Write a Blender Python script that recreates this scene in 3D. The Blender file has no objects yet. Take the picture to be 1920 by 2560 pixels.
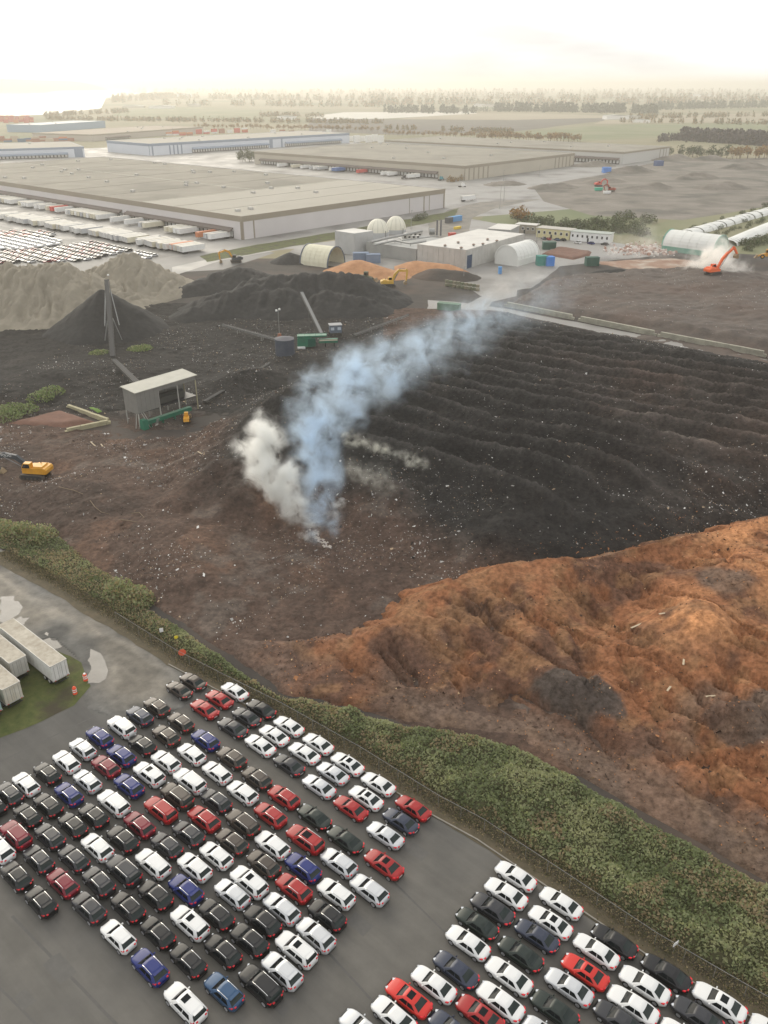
import bpy, math, random
import numpy as np
from mathutils import Vector, Matrix

random.seed(7)
rng = np.random.default_rng(7)
PI = math.pi
R = math.radians
scene = bpy.context.scene
C = bpy.context.collection

# ------------------------------------------------------------------ camera, sky, sun, exposure
CAM_H = 80.0
FPX, PW, PH, HZ = 2060.0, 1920.0, 2560.0, 212.0
PITCH = math.atan((PH / 2 - HZ) / FPX)
cd = bpy.data.cameras.new("camera")
cam = bpy.data.objects.new("camera", cd); C.objects.link(cam)
cam.location = (0, 0, CAM_H)
cam.rotation_euler = (PI / 2 - PITCH, 0, 0)
cd.sensor_fit = 'VERTICAL'; cd.sensor_height = 36.0; cd.sensor_width = 27.0
cd.lens = FPX / PH * 36.0
cd.clip_start = 0.5; cd.clip_end = 60000
scene.camera = cam

SUN_EL, SUN_AZ = R(24), R(-27)          # azimuth measured from +Y (the view direction) towards +X
w = bpy.data.worlds.new("World"); scene.world = w; w.use_nodes = True
nt = w.node_tree; nt.nodes.clear()
wo = nt.nodes.new("ShaderNodeOutputWorld"); bg = nt.nodes.new("ShaderNodeBackground")
sky = nt.nodes.new("ShaderNodeTexSky"); sky.sky_type = 'NISHITA'; sky.sun_disc = False
sky.sun_elevation = SUN_EL; sky.sun_rotation = SUN_AZ
sky.air_density = 1.0; sky.dust_density = 3.0; sky.ozone_density = 1.0
# thin overcast: the blue is veiled by an even layer of cloud
hs = nt.nodes.new("ShaderNodeHueSaturation"); hs.inputs['Saturation'].default_value = 0.25
tc = nt.nodes.new("ShaderNodeTexCoord")
mp = nt.nodes.new("ShaderNodeMapping"); mp.inputs['Scale'].default_value = (1.0, 1.0, 5.0)
cn = nt.nodes.new("ShaderNodeTexNoise"); cn.inputs['Scale'].default_value = 2.2; cn.inputs['Detail'].default_value = 5
cr = nt.nodes.new("ShaderNodeMapRange")
cr.inputs['From Min'].default_value = 0.38; cr.inputs['From Max'].default_value = 0.6
cr.inputs['To Min'].default_value = 6.4; cr.inputs['To Max'].default_value = 13.0
mx = nt.nodes.new("ShaderNodeMix"); mx.data_type = 'RGBA'; mx.inputs['Factor'].default_value = 0.72
nt.links.new(sky.outputs[0], hs.inputs['Color'])
nt.links.new(tc.outputs['Generated'], mp.inputs[0]); nt.links.new(mp.outputs[0], cn.inputs['Vector'])
nt.links.new(cn.outputs['Fac'], cr.inputs[0])
nt.links.new(hs.outputs[0], mx.inputs['A']); nt.links.new(cr.outputs[0], mx.inputs['B'])
nt.links.new(mx.outputs['Result'], bg.inputs['Color'])
bg.inputs['Strength'].default_value = 0.10
nt.links.new(bg.outputs[0], wo.inputs['Surface'])

sl = bpy.data.lights.new("sun", 'SUN'); sl.energy = 1.4; sl.angle = R(45); sl.color = (1.0, 0.90, 0.72)
so = bpy.data.objects.new("sun", sl); C.objects.link(so)
sdir = Vector((math.sin(SUN_AZ) * math.cos(SUN_EL), math.cos(SUN_AZ) * math.cos(SUN_EL), math.sin(SUN_EL)))
so.rotation_euler = sdir.to_track_quat('Z', 'Y').to_euler()
so.location = (0, 0, 200)
vs = scene.view_settings
vs.view_transform = 'Standard'; vs.look = 'None'; vs.exposure = 0.5; vs.gamma = 1.0; vs.use_curve_mapping = False
scene.cycles.max_bounces = 8; scene.cycles.volume_bounces = 6
scene.cycles.transparent_max_bounces = 12
scene.cycles.use_denoising = True
scene.cycles.volume_step_rate = 0.35; scene.cycles.volume_max_steps = 256

# ------------------------------------------------------------------ pixel <-> place helpers
_c, _s = math.cos(PITCH), math.sin(PITCH)
def G(px, py, z=0.0):
    x = (px - PW / 2) / FPX; y = (PH / 2 - py) / FPX
    d = (x, _c + y * _s, -_s + y * _c)
    t = (CAM_H - z) / -d[2]
    return Vector((d[0] * t, d[1] * t, z))
def ZAT(Y, py):
    y = (PH / 2 - py) / FPX
    return CAM_H + Y * (-_s + y * _c) / (_c + y * _s)
def AT(px, py, Y):
    """the point seen at a pixel, at distance Y along the view's ground direction"""
    x = (px - PW / 2) / FPX; y = (PH / 2 - py) / FPX
    t = Y / (_c + y * _s)
    return Vector((x * t, Y, CAM_H + t * (-_s + y * _c)))
def PX(x, y, z=0.0):
    vz = z - CAM_H
    zc = y * _c - vz * _s; yc = y * _s + vz * _c
    return PW / 2 + FPX * x / zc, PH / 2 - FPX * yc / zc
def reg(x0, y0, k):
    return lambda x, y: (x0 + x * k, y0 + y * k)
r3 = reg(0, 440, .3858); r4 = reg(640, 420, .3858); r5 = reg(1280, 420, .3858); r6 = reg(0, 640, .3376)
r7 = reg(480, 660, .3858); r8 = reg(1100, 720, .4943); ra = reg(0, 180, .5787); rb = reg(960, 180, .5787)
f1 = reg(0, 1260, .42194)
z4 = reg(0, 1660, .3858); z5 = reg(500, 1660, .3858); z6 = reg(0, 2020, .3858); z7 = reg(560, 2020, .3858); z8 = reg(1120, 2020, .4822)

# ------------------------------------------------------------------ noise
def _hash(xi, yi, seed):
    h = (xi.astype(np.int64) * 374761393 + yi.astype(np.int64) * 668265263 + seed * 974634721) & 0x7fffffff
    h = ((h ^ (h >> 13)) * 1274126177) & 0x7fffffff
    return ((h ^ (h >> 16)) & 0xffff) / 65535.0
def vnoise(x, y, seed=0):
    xi = np.floor(x); yi = np.floor(y); fx = x - xi; fy = y - yi
    fx = fx * fx * (3 - 2 * fx); fy = fy * fy * (3 - 2 * fy)
    a = _hash(xi, yi, seed); b = _hash(xi + 1, yi, seed); c = _hash(xi, yi + 1, seed); d = _hash(xi + 1, yi + 1, seed)
    return (a * (1 - fx) + b * fx) * (1 - fy) + (c * (1 - fx) + d * fx) * fy
def fbm(x, y, scale, octs=4, seed=0, gain=0.5):
    x = np.asarray(x, float) / scale; y = np.asarray(y, float) / scale
    s = 0; a = 1; t = 0
    for o in range(octs):
        s = s + a * vnoise(x, y, seed + o * 17); t += a; a *= gain
        x, y = x * 1.93 + y * .31 + 3.7, y * 1.93 - x * .31 + 1.3
    return s / t
def sstep(a, b, x):
    t = np.clip((x - a) / (b - a), 0, 1); return t * t * (3 - 2 * t)
def sd_poly(X, Y, poly):
    """signed distance, positive inside"""
    d = np.full(X.shape, 1e18); ins = np.zeros(X.shape, bool)
    n = len(poly)
    for i in range(n):
        ax, ay = poly[i]; bx, by = poly[(i + 1) % n]
        ex, ey = bx - ax, by - ay
        wx, wy = X - ax, Y - ay
        t = np.clip((wx * ex + wy * ey) / (ex * ex + ey * ey + 1e-12), 0, 1)
        d = np.minimum(d, (wx - ex * t) ** 2 + (wy - ey * t) ** 2)
        cond = ((ay > Y) != (by > Y))
        ins ^= cond & (X < ex * (Y - ay) / (ey if abs(ey) > 1e-9 else 1e-9) + ax)
    d = np.sqrt(d)
    return np.where(ins, d, -d)
def line_dist(X, Y, pts):
    """distance to a polyline, its interpolated third value, and the side (positive to the left of its direction)"""
    D = np.full(X.shape, 1e18); Zv = np.zeros(X.shape); S = np.zeros(X.shape)
    for i in range(len(pts) - 1):
        ax, ay, az = pts[i]; bx, by, bz = pts[i + 1]
        ex, ey = bx - ax, by - ay
        wx, wy = X - ax, Y - ay
        t = np.clip((wx * ex + wy * ey) / (ex * ex + ey * ey), 0, 1)
        d = np.hypot(wx - ex * t, wy - ey * t)
        m = d < D
        D = np.where(m, d, D); Zv = np.where(m, az + (bz - az) * t, Zv); S = np.where(m, ex * wy - ey * wx, S)
    return D, Zv, S

# ------------------------------------------------------------------ materials
def lin(r, g, b):
    f = lambda c: (c / 255 / 12.92) if c / 255 <= 0.04045 else ((c / 255 + 0.055) / 1.055) ** 2.4
    return (f(r), f(g), f(b), 1.0)
def col(c):
    return tuple(c) if len(c) == 4 else (c[0], c[1], c[2], 1.0)
MATS = {}
def mat(name, c1, c2=None, scale=1.0, rough=0.8, bump=0.0, bscale=None, metal=0.0, spec=0.4, c3=None, scale3=None,
        detail=6, rough2=None, coat=0.0, coord='pos', attr=None, alpha=1.0, stretch=None):
    if name in MATS: return MATS[name]
    m = bpy.data.materials.new(name); m.use_nodes = True
    n = m.node_tree.nodes; l = m.node_tree.links
    b = n['Principled BSDF']
    b.inputs['Roughness'].default_value = rough; b.inputs['Metallic'].default_value = metal
    b.inputs['Specular IOR Level'].default_value = spec; b.inputs['Base Color'].default_value = col(c1)
    b.inputs['Coat Weight'].default_value = coat
    if coat: b.inputs['Coat Roughness'].default_value = 0.04
    if alpha < 1: b.inputs['Alpha'].default_value = alpha
    vec = None
    if c2 is not None or bump or attr:
        if coord == 'pos':
            g = n.new('ShaderNodeNewGeometry'); vec = g.outputs['Position']
        else:
            g = n.new('ShaderNodeTexCoord'); vec = g.outputs['Object']
        if stretch:
            mpn = n.new('ShaderNodeMapping'); mpn.inputs['Scale'].default_value = stretch[:3]
            if len(stretch) > 3: mpn.inputs['Rotation'].default_value = (0, 0, stretch[3])
            l.new(vec, mpn.inputs[0]); vec = mpn.outputs[0]
    out = None
    if attr:
        at = n.new('ShaderNodeAttribute'); at.attribute_name = attr; out = at.outputs['Color']
    if c2 is not None:
        t = n.new('ShaderNodeTexNoise'); t.inputs['Scale'].default_value = scale; t.inputs['Detail'].default_value = detail
        t.inputs['Roughness'].default_value = 0.62
        l.new(vec, t.inputs['Vector'])
        cr = n.new('ShaderNodeMapRange'); cr.inputs['From Min'].default_value = 0.32; cr.inputs['From Max'].default_value = 0.68
        l.new(t.outputs['Fac'], cr.inputs[0])
        mx = n.new('ShaderNodeMix'); mx.data_type = 'RGBA'
        l.new(cr.outputs[0], mx.inputs['Factor'])
        mx.inputs['A'].default_value = col(c1); mx.inputs['B'].default_value = col(c2)
        if attr:
            mx.blend_type = 'MULTIPLY'; mx.clamp_result = False
            m2 = n.new('ShaderNodeMix'); m2.data_type = 'RGBA'; m2.blend_type = 'MULTIPLY'; m2.inputs['Factor'].default_value = 1
            mx.blend_type = 'MIX'
            l.new(out, m2.inputs['A']); l.new(mx.outputs['Result'], m2.inputs['B']); out = m2.outputs['Result']
        else:
            out = mx.outputs['Result']
        if rough2 is not None:
            rr = n.new('ShaderNodeMapRange'); rr.inputs['To Min'].default_value = rough; rr.inputs['To Max'].default_value = rough2
            l.new(cr.outputs[0], rr.inputs[0]); l.new(rr.outputs[0], b.inputs['Roughness'])
    if c3 is not None:
        t = n.new('ShaderNodeTexNoise'); t.inputs['Scale'].default_value = scale3; t.inputs['Detail'].default_value = 5
        l.new(vec, t.inputs['Vector'])
        cr3 = n.new('ShaderNodeMapRange'); cr3.inputs['From Min'].default_value = 0.48; cr3.inputs['From Max'].default_value = 0.66
        l.new(t.outputs['Fac'], cr3.inputs[0])
        mx3 = n.new('ShaderNodeMix'); mx3.data_type = 'RGBA'
        l.new(cr3.outputs[0], mx3.inputs['Factor']); l.new(out, mx3.inputs['A']); mx3.inputs['B'].default_value = col(c3)
        out = mx3.outputs['Result']
    if out is not None: l.new(out, b.inputs['Base Color'])
    if bump:
        t = n.new('ShaderNodeTexNoise'); t.inputs['Scale'].default_value = bscale or scale * 3; t.inputs['Detail'].default_value = 5
        t.inputs['Roughness'].default_value = 0.65
        l.new(vec, t.inputs['Vector'])
        bp = n.new('ShaderNodeBump'); bp.inputs['Strength'].default_value = 1.0; bp.inputs['Distance'].default_value = bump
        l.new(t.outputs['Fac'], bp.inputs['Height']); l.new(bp.outputs[0], b.inputs['Normal'])
    MATS[name] = m
    return m

def streak(m, sc, rot, lo, hi):
    """wear drawn out in one direction (wheel paths, stains)"""
    n = m.node_tree.nodes; l = m.node_tree.links; b = n['Principled BSDF']
    g = n.new('ShaderNodeNewGeometry'); mp = n.new('ShaderNodeMapping'); mp.vector_type = 'TEXTURE'
    mp.inputs['Rotation'].default_value = (0, 0, rot); mp.inputs['Scale'].default_value = (1 / sc[0], 1 / sc[1], 1)
    t = n.new('ShaderNodeTexNoise'); t.inputs['Scale'].default_value = 1.0; t.inputs['Detail'].default_value = 5; t.inputs['Roughness'].default_value = .65
    r = n.new('ShaderNodeMapRange'); r.inputs['From Min'].default_value = .36; r.inputs['From Max'].default_value = .62; r.inputs['To Min'].default_value = lo; r.inputs['To Max'].default_value = hi
    x = n.new('ShaderNodeMix'); x.data_type = 'RGBA'; x.blend_type = 'MULTIPLY'; x.inputs['Factor'].default_value = 1; x.clamp_result = False
    l.new(g.outputs['Position'], mp.inputs[0]); l.new(mp.outputs[0], t.inputs['Vector']); l.new(t.outputs['Fac'], r.inputs[0])
    src = b.inputs['Base Color'].links[0].from_socket
    l.new(src, x.inputs['A']); l.new(r.outputs[0], x.inputs['B']); l.new(x.outputs['Result'], b.inputs['Base Color'])

# ------------------------------------------------------------------ mesh helpers
class MB:
    def __init__(s): s.v = []; s.f = []; s.m = []
    def add(s, vs, fs, mi=0):
        o = len(s.v); s.v.extend([tuple(p) for p in vs])
        for f in fs: s.f.append(tuple(i + o for i in f)); s.m.append(mi)
    def box(s, c, d, rz=0.0, mi=0, top=1.0):
        hx, hy, hz = d[0] / 2, d[1] / 2, d[2] / 2
        cs, sn = math.cos(rz), math.sin(rz); vs = []
        for z, k in ((-hz, 1), (hz, top)):
            for x, y in ((-hx, -hy), (hx, -hy), (hx, hy), (-hx, hy)):
                x *= k; y *= k
                vs.append((c[0] + x * cs - y * sn, c[1] + x * sn + y * cs, c[2] + z))
        s.add(vs, [(3, 2, 1, 0), (4, 5, 6, 7), (0, 1, 5, 4), (1, 2, 6, 5), (2, 3, 7, 6), (3, 0, 4, 7)], mi)
        return s
    def bar(s, a, b, wd, ht, mi=0):
        a = Vector(a); b = Vector(b); d = (b - a).normalized()
        side = d.cross(Vector((0, 0, 1)))
        if side.length < 1e-4: side = Vector((1, 0, 0))
        side.normalize(); up = side.cross(d).normalized()
        vs = []
        for p in (a, b):
            for i, j in ((-1, -1), (1, -1), (1, 1), (-1, 1)):
                vs.append(p + side * (wd / 2 * i) + up * (ht / 2 * j))
        s.add(vs, [(0, 1, 2, 3), (7, 6, 5, 4), (1, 0, 4, 5), (2, 1, 5, 6), (3, 2, 6, 7), (0, 3, 7, 4)], mi)
        return s
    def tube(s, a, b, r, n=8, mi=0, r2=None):
        a = Vector(a); b = Vector(b); r2 = r if r2 is None else r2
        d = (b - a).normalized(); u = d.orthogonal().normalized(); q = d.cross(u)
        vs = [a + (u * math.cos(2 * PI * i / n) + q * math.sin(2 * PI * i / n)) * r for i in range(n)]
        vs += [b + (u * math.cos(2 * PI * i / n) + q * math.sin(2 * PI * i / n)) * r2 for i in range(n)]
        fs = [(i, (i + 1) % n, n + (i + 1) % n, n + i) for i in range(n)]
        fs += [tuple(range(n - 1, -1, -1)), tuple(range(n, 2 * n))]
        s.add(vs, fs, mi); return s
    def prism(s, poly, z0, z1, mi=0):
        n = len(poly)
        a = sum(poly[i][0] * poly[(i + 1) % n][1] - poly[(i + 1) % n][0] * poly[i][1] for i in range(n))
        if a < 0: poly = poly[::-1]
        vs = [(p[0], p[1], z0) for p in poly] + [(p[0], p[1], z1) for p in poly]
        s.add(vs, [tuple(range(n - 1, -1, -1)), tuple(range(n, 2 * n))] + [(i, (i + 1) % n, n + (i + 1) % n, n + i) for i in range(n)], mi)
        return s
    def side_prism(s, poly, y0, y1, mi=0):
        """a profile in x,z pulled out along y"""
        n = len(poly)
        a = sum(poly[i][0] * poly[(i + 1) % n][1] - poly[(i + 1) % n][0] * poly[i][1] for i in range(n))
        if a < 0: poly = poly[::-1]
        vs = [(p[0], y0, p[1]) for p in poly] + [(p[0], y1, p[1]) for p in poly]
        s.add(vs, [tuple(range(n)), tuple(range(2 * n - 1, n - 1, -1))] + [(n + i, n + (i + 1) % n, (i + 1) % n, i) for i in range(n)], mi)
        return s
    def loft(s, rings, mi=0, closed=True, caps=True):
        n = len(rings[0]); vs = [p for r in rings for p in r]; fs = []
        for k in range(len(rings) - 1):
            for i in range(n if closed else n - 1):
                j = (i + 1) % n
                fs.append((k * n + i, k * n + j, (k + 1) * n + j, (k + 1) * n + i))
        if caps and closed:
            fs.append(tuple(range(n - 1, -1, -1))); fs.append(tuple((len(rings) - 1) * n + i for i in range(n)))
        s.add(vs, fs, mi); return s
    def mesh(s, name, mats, smooth=False):
        me = bpy.data.meshes.new(name); me.from_pydata(s.v, [], s.f)
        for m in (mats if isinstance(mats, (list, tuple)) else [mats]): me.materials.append(m)
        if any(s.m): me.polygons.foreach_set('material_index', s.m)
        if smooth: me.polygons.foreach_set('use_smooth', [True] * len(s.f))
        me.update(); return me
    def build(s, name, mats, parent=None, smooth=False):
        return link(name, s.mesh(name, mats, smooth), parent)
def link(name, me, parent=None, loc=None, rz=None):
    o = bpy.data.objects.new(name, me); C.objects.link(o)
    if parent is not None: o.parent = parent
    if loc is not None: o.location = loc
    if rz is not None: o.rotation_euler = (0, 0, rz)
    return o
def tag(o, label=None, cat=None, group=None, kind=None):
    if label: o['label'] = label
    if cat: o['category'] = cat
    if group: o['group'] = group
    if kind: o['kind'] = kind
    return o
def thing(name, label, cat, loc=(0, 0, 0), rz=0.0, group=None):
    o = bpy.data.objects.new(name, None); C.objects.link(o); o.empty_display_size = 0.5
    o.location = loc; o.rotation_euler = (0, 0, rz)
    return tag(o, label, cat, group)
def copy_tree(o, parent=None):
    c = o.copy(); C.objects.link(c); c.parent = parent
    for ch in list(o.children): copy_tree(ch, c)
    return c
def sheet(name, poly, z, m, kind='structure', parent=None, wob=0.0, seed=0, sub=6.0):
    """a flat sheet with the given outline; wob roughens the outline"""
    pts = []
    n = len(poly)
    for i in range(n):
        a = Vector(poly[i][:2]); b = Vector(poly[(i + 1) % n][:2])
        k = max(1, int((b - a).length / sub)) if wob else 1
        for j in range(k):
            p = a.lerp(b, j / k); pts.append(p)
    if wob:
        X = np.array([p.x for p in pts]); Y = np.array([p.y for p in pts])
        dx = (fbm(X, Y, sub * 2.5, 3, seed) - .5) * 2 * wob; dy = (fbm(X, Y, sub * 2.5, 3, seed + 5) - .5) * 2 * wob
        pts = [Vector((p.x + dx[i], p.y + dy[i])) for i, p in enumerate(pts)]
    from mathutils.geometry import tessellate_polygon
    tri = tessellate_polygon([[Vector((p.x, p.y, 0)) for p in pts]])
    fs = []
    for t in tri:
        a, b, c = (pts[i] for i in t)
        if (b - a).x * (c - a).y - (b - a).y * (c - a).x < 0: t = (t[0], t[2], t[1])
        fs.append(tuple(t))
    me = bpy.data.meshes.new(name); me.from_pydata([(p.x, p.y, z) for p in pts], [], fs); me.materials.append(m); me.update()
    o = link(name, me, parent)
    if kind: o['kind'] = kind
    return o
def hfield(name, x0, x1, y0, y1, step, func, m, thr=-0.35, color=None, parent=None, smooth=True):
    nx = int((x1 - x0) / step) + 1; ny = int((y1 - y0) / step) + 1
    X, Y = np.meshgrid(np.linspace(x0, x1, nx), np.linspace(y0, y1, ny))
    Z = func(X, Y)
    keep = Z > thr
    q = keep[:-1, :-1] | keep[1:, :-1] | keep[:-1, 1:] | keep[1:, 1:]
    Z = np.maximum(Z, thr - 0.5)
    idx = np.arange(nx * ny).reshape(ny, nx)
    quads = np.stack([idx[:-1, :-1][q], idx[:-1, 1:][q], idx[1:, 1:][q], idx[1:, :-1][q]], 1)
    used = np.unique(quads); remap = np.full(nx * ny, -1); remap[used] = np.arange(len(used))
    quads = remap[quads]
    co = np.stack([X.ravel()[used], Y.ravel()[used], Z.ravel()[used]], 1).astype(np.float32)
    me = bpy.data.meshes.new(name)
    me.vertices.add(len(co)); me.vertices.foreach_set('co', co.ravel())
    nq = len(quads)
    me.loops.add(nq * 4); me.loops.foreach_set('vertex_index', quads.astype(np.int32).ravel())
    me.polygons.add(nq); me.polygons.foreach_set('loop_start', np.arange(0, nq * 4, 4, dtype=np.int32))
    me.polygons.foreach_set('use_smooth', np.full(nq, smooth))
    me.materials.append(m)
    me.update(calc_edges=True)
    if color is not None:
        cc = color(co[:, 0], co[:, 1], co[:, 2])
        a = me.color_attributes.new('tint', 'FLOAT_COLOR', 'POINT')
        a.data.foreach_set('color', np.concatenate([cc, np.ones((len(cc), 1))], 1).astype(np.float32).ravel())
    return link(name, me, parent)
def quads_mesh(name, cen, nrm_up, size, mats, mi=None, tilt=1.0):
    """many small randomly turned quads, one mesh: leaves, flecks"""
    n = len(cen)
    a = rng.normal(size=(n, 3)); a[:, 2] = a[:, 2] * 0.5
    up = rng.normal(size=(n, 3)) * tilt; up[:, 2] += nrm_up
    up /= np.linalg.norm(up, axis=1)[:, None]
    u = np.cross(up, a); u /= np.linalg.norm(u, axis=1)[:, None]
    v = np.cross(up, u)
    sz = np.asarray(size)
    if sz.ndim == 0: sz = np.full(n, float(sz))
    su = (sz * rng.uniform(.6, 1.2, n))[:, None]; sv = (sz * rng.uniform(.4, .9, n))[:, None]
    co = np.stack([cen - u * su - v * sv * .3, cen + v * -sv, cen + u * su, cen + v * sv], 1).reshape(-1, 3).astype(np.float32)
    me = bpy.data.meshes.new(name)
    me.vertices.add(n * 4); me.vertices.foreach_set('co', co.ravel())
    me.loops.add(n * 4); me.loops.foreach_set('vertex_index', np.arange(n * 4, dtype=np.int32))
    me.polygons.add(n); me.polygons.foreach_set('loop_start', np.arange(0, n * 4, 4, dtype=np.int32))
    for m in (mats if isinstance(mats, (list, tuple)) else [mats]): me.materials.append(m)
    if mi is not None: me.polygons.foreach_set('material_index', np.asarray(mi, dtype=np.int32))
    me.update(calc_edges=True)
    return me
# ------------------------------------------------------------------ shared materials
M_ground = mat('field_soil', (.17, .16, .085), (.26, .22, .14), .0035, rough=.95, c3=(.10, .12, .05), scale3=.0016, bump=.3, bscale=.2)
M_asphalt = mat('asphalt', (.106, .100, .089), (.138, .130, .115), .12, rough=.7, bump=.006, bscale=14, c3=(.100, .096, .089), scale3=.04, rough2=.9, spec=.3)
streak(M_asphalt, (.03, .45, 1), R(139), .90, 1.06); streak(M_asphalt, (.22, .22, 1), 0, .90, 1.06)
M_gravel = mat('gravel', (.15, .138, .118), (.215, .195, .16), .16, rough=.8, bump=.02, bscale=6, c3=(.115, .11, .10), scale3=.09)
M_grass = mat('grass_blades', (.055, .075, .018), (.11, .115, .035), .8, rough=.95, bump=.08, bscale=5, c3=(.06, .05, .03), scale3=.22)
M_drygrass = mat('dry_grass', (.12, .095, .06), (.075, .065, .04), .7, rough=.95, bump=.08, bscale=5)
M_puddle = mat('puddle_water', (.20, .188, .17), (.15, .14, .127), .3, rough=.12, spec=.25)
M_water = mat('river_water', (.2, .2, .19), rough=.12, spec=.6)
M_wetconc = mat('wet_concrete', (.20, .19, .175), (.29, .28, .26), .05, rough=.4, rough2=.8, c3=(.14, .132, .12), scale3=.03, bump=.004, bscale=6)
M_conc = mat('concrete', (.36, .35, .32), (.46, .45, .41), .5, rough=.85, bump=.01, bscale=5)
M_block = mat('block_concrete', (.26, .25, .20), (.40, .38, .30), .35, rough=.9, bump=.02, bscale=4)
M_soil = mat('yard_soil', (.036, .031, .027), (.062, .053, .045), .12, rough=.95, bump=.12, bscale=1.2, c3=(.085, .062, .048), scale3=.035)
M_compost = mat('compost', (.62, .62, .62), (1.4, 1.36, 1.32), 1.1, rough=.95, bump=.45, bscale=1.3, attr='tint', spec=.2)
M_mulch = mat('bark_mulch', (.55, .53, .51), (1.42, 1.45, 1.47), 1.2, rough=.95, bump=.28, bscale=2.2, attr='tint', spec=.2)
M_black = mat('black_compost', (.018, .0175, .017), (.034, .0325, .031), .7, rough=.95, bump=.12, bscale=1.2)
M_sand = mat('sand', (.205, .182, .14), (.27, .24, .185), .16, rough=.95, bump=.35, bscale=.45, stretch=(1, 1, .22))
def leaf(name, c):
    m = mat(name, c, rough=.7)
    n = m.node_tree.nodes; l = m.node_tree.links; b = n['Principled BSDF']; o_ = n['Material Output']
    t = n.new('ShaderNodeBsdfTranslucent'); t.inputs['Color'].default_value = (c[0] * 1.25, c[1] * 1.3, c[2], 1)
    x = n.new('ShaderNodeMixShader'); x.inputs[0].default_value = .42
    l.new(b.outputs[0], x.inputs[1]); l.new(t.outputs[0], x.inputs[2]); l.new(x.outputs[0], o_.inputs['Surface'])
    return m
M_leaf = [leaf('bramble_leaf_dark', (.155, .180, .085)), leaf('bramble_leaf', (.225, .250, .125)), leaf('bramble_leaf_pale', (.30, .305, .165)), leaf('bramble_leaf_brown', (.30, .235, .14))]
M_metal = mat('galvanised_steel', (.35, .35, .34), (.25, .25, .24), 2, rough=.5, metal=.6)
M_white = mat('white_paint', (.78, .78, .76), (.68, .67, .64), .6, rough=.5)
M_dark = mat('dark_steel', (.03, .03, .032), rough=.5)
M_rubber = mat('rubber', (.018, .018, .018), rough=.8)
M_glassd = mat('dark_glass', (.012, .014, .016), rough=.06, spec=.7)

# ------------------------------------------------------------------ the ground to the horizon, river, fields
def pxs(r, pts): return [G(*r(*p)) for p in pts]
o = sheet('ground', [(-26000, -300), (26000, -300), (26000, 30000), (-26000, 30000)], 0.0, M_ground)
sheet('river_water', [(-1900, 2600), (-1150, 2500), (-1020, 2760), (-1080, 3500), (-1900, 6300), (-2300, 8500), (-3500, 15000),
                      (-9000, 26000), (-14000, 26000), (-9500, 12000), (-4000, 3500)], .6, M_water)
M_f1 = mat('pale_field', (.48, .46, .40), (.58, .56, .50), .01, rough=.9)
M_f2 = mat('green_field', (.12, .145, .065), (.18, .185, .095), .012, rough=.95, c3=(.2, .19, .11), scale3=.006)
M_f3 = mat('dark_plough', (.075, .068, .055), (.12, .105, .085), .02, rough=.95)
M_f4 = mat('tan_field', (.26, .22, .15), (.31, .27, .19), .01, rough=.95)
M_rub = mat('rubble_ground', (.13, .115, .095), (.22, .195, .165), .05, rough=.95, bump=.5, bscale=.3, c3=(.09, .085, .07), scale3=.03)
def field(name, pts, m, z, wob=8): sheet(name, [tuple(p[:2]) for p in pts], z, m, wob=wob, sub=40, seed=len(name))
field('pale_field', pxs(lambda x, y: (x, y), [(775, 290), (860, 281), (1185, 279), (1195, 284), (960, 297), (800, 298)]), M_f1, .3)
field('ploughed_field', pxs(rb, [(-330, 200), (0, 205), (560, 208), (980, 195), (1000, 205), (520, 262), (60, 272), (-330, 255)]), M_f3, .15)
field('tan_field', pxs(rb, [(300, 178), (700, 180), (1010, 190), (980, 198), (560, 207), (60, 203)]), M_f4, .25)
field('green_field', pxs(rb, [(840, 235), (1300, 222), (1659, 228), (1659, 262), (1290, 268), (1200, 285), (860, 300), (560, 268)]), M_f2, .2)
field('green_meadow', pxs(ra, [(540, 165), (760, 150), (1130, 168), (1100, 205), (860, 205), (480, 188)]), M_f2, .2)
field('rubble_field', pxs(rb, [(640, 500), (900, 450), (1200, 385), (1659, 370), (1800, 420), (1800, 560), (1300, 640), (900, 620), (700, 560)]), M_rub, .05, 5)
field('tan_soil_field', pxs(rb, [(1000, 192), (1659, 178), (1659, 218), (1240, 220), (900, 225)]), M_f4, .22)
# shipping yard paving round the warehouses
sheet('yard_pavement', [(-640, 640), (-420, 560), (-250, 555), (-118, 440), (-60, 470), (60, 590), (150, 640), (240, 800), (300, 980), (380, 1120), (330, 1180),
                        (60, 1330), (-60, 1420), (-380, 1300), (-640, 1150)], .02, M_wetconc, wob=2)

# ------------------------------------------------------------------ site sheets
HEDGE_UP = [(-110, 172), (-79.7, 152.3), (-64.2, 143.6), (-52, 131), (-40.6, 119.1), (-25, 104.4), (-15.2, 95.2), (-3.4, 91.4), (6.8, 87.6), (16.8, 85.6), (22.6, 81.1), (30.4, 73.9), (37.4, 67.9), (42.7, 62.9), (62, 44)]
HEDGE_LOW = [(-110, 160), (-73.4, 137.5), (-59.9, 127.6), (-44.1, 115.1), (-31.8, 104.9), (-24.2, 99.5), (-13.6, 92.2), (-2.4, 83.6), (7.5, 75.2), (12.8, 71.4), (21.5, 63.5), (29, 56.6), (38.6, 49.2), (60, 30)]
lot_edge = [tuple(G(*p)[:2]) for p in [(330, 1600), (470, 1690), (700, 1820), (1000, 2010), (1200, 2150), (1640, 2400), (1900, 2540)]]
sheet('site_soil', [(-160, 205), (-70, 131), (-20, 92), (20, 62), (60, 30), (140, 60), (300, 200), (300, 470), (180, 480), (60, 440), (-60, 440), (-160, 440)], .008, M_soil)
sheet('asphalt_lot', [(-140, 20), (70, 20)] + [(p[0] - 1.1, p[1] - 1.4) for p in HEDGE_LOW[4:]][::-1] + [(-60, 122), (-140, 190)], .020, M_asphalt)
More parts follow.
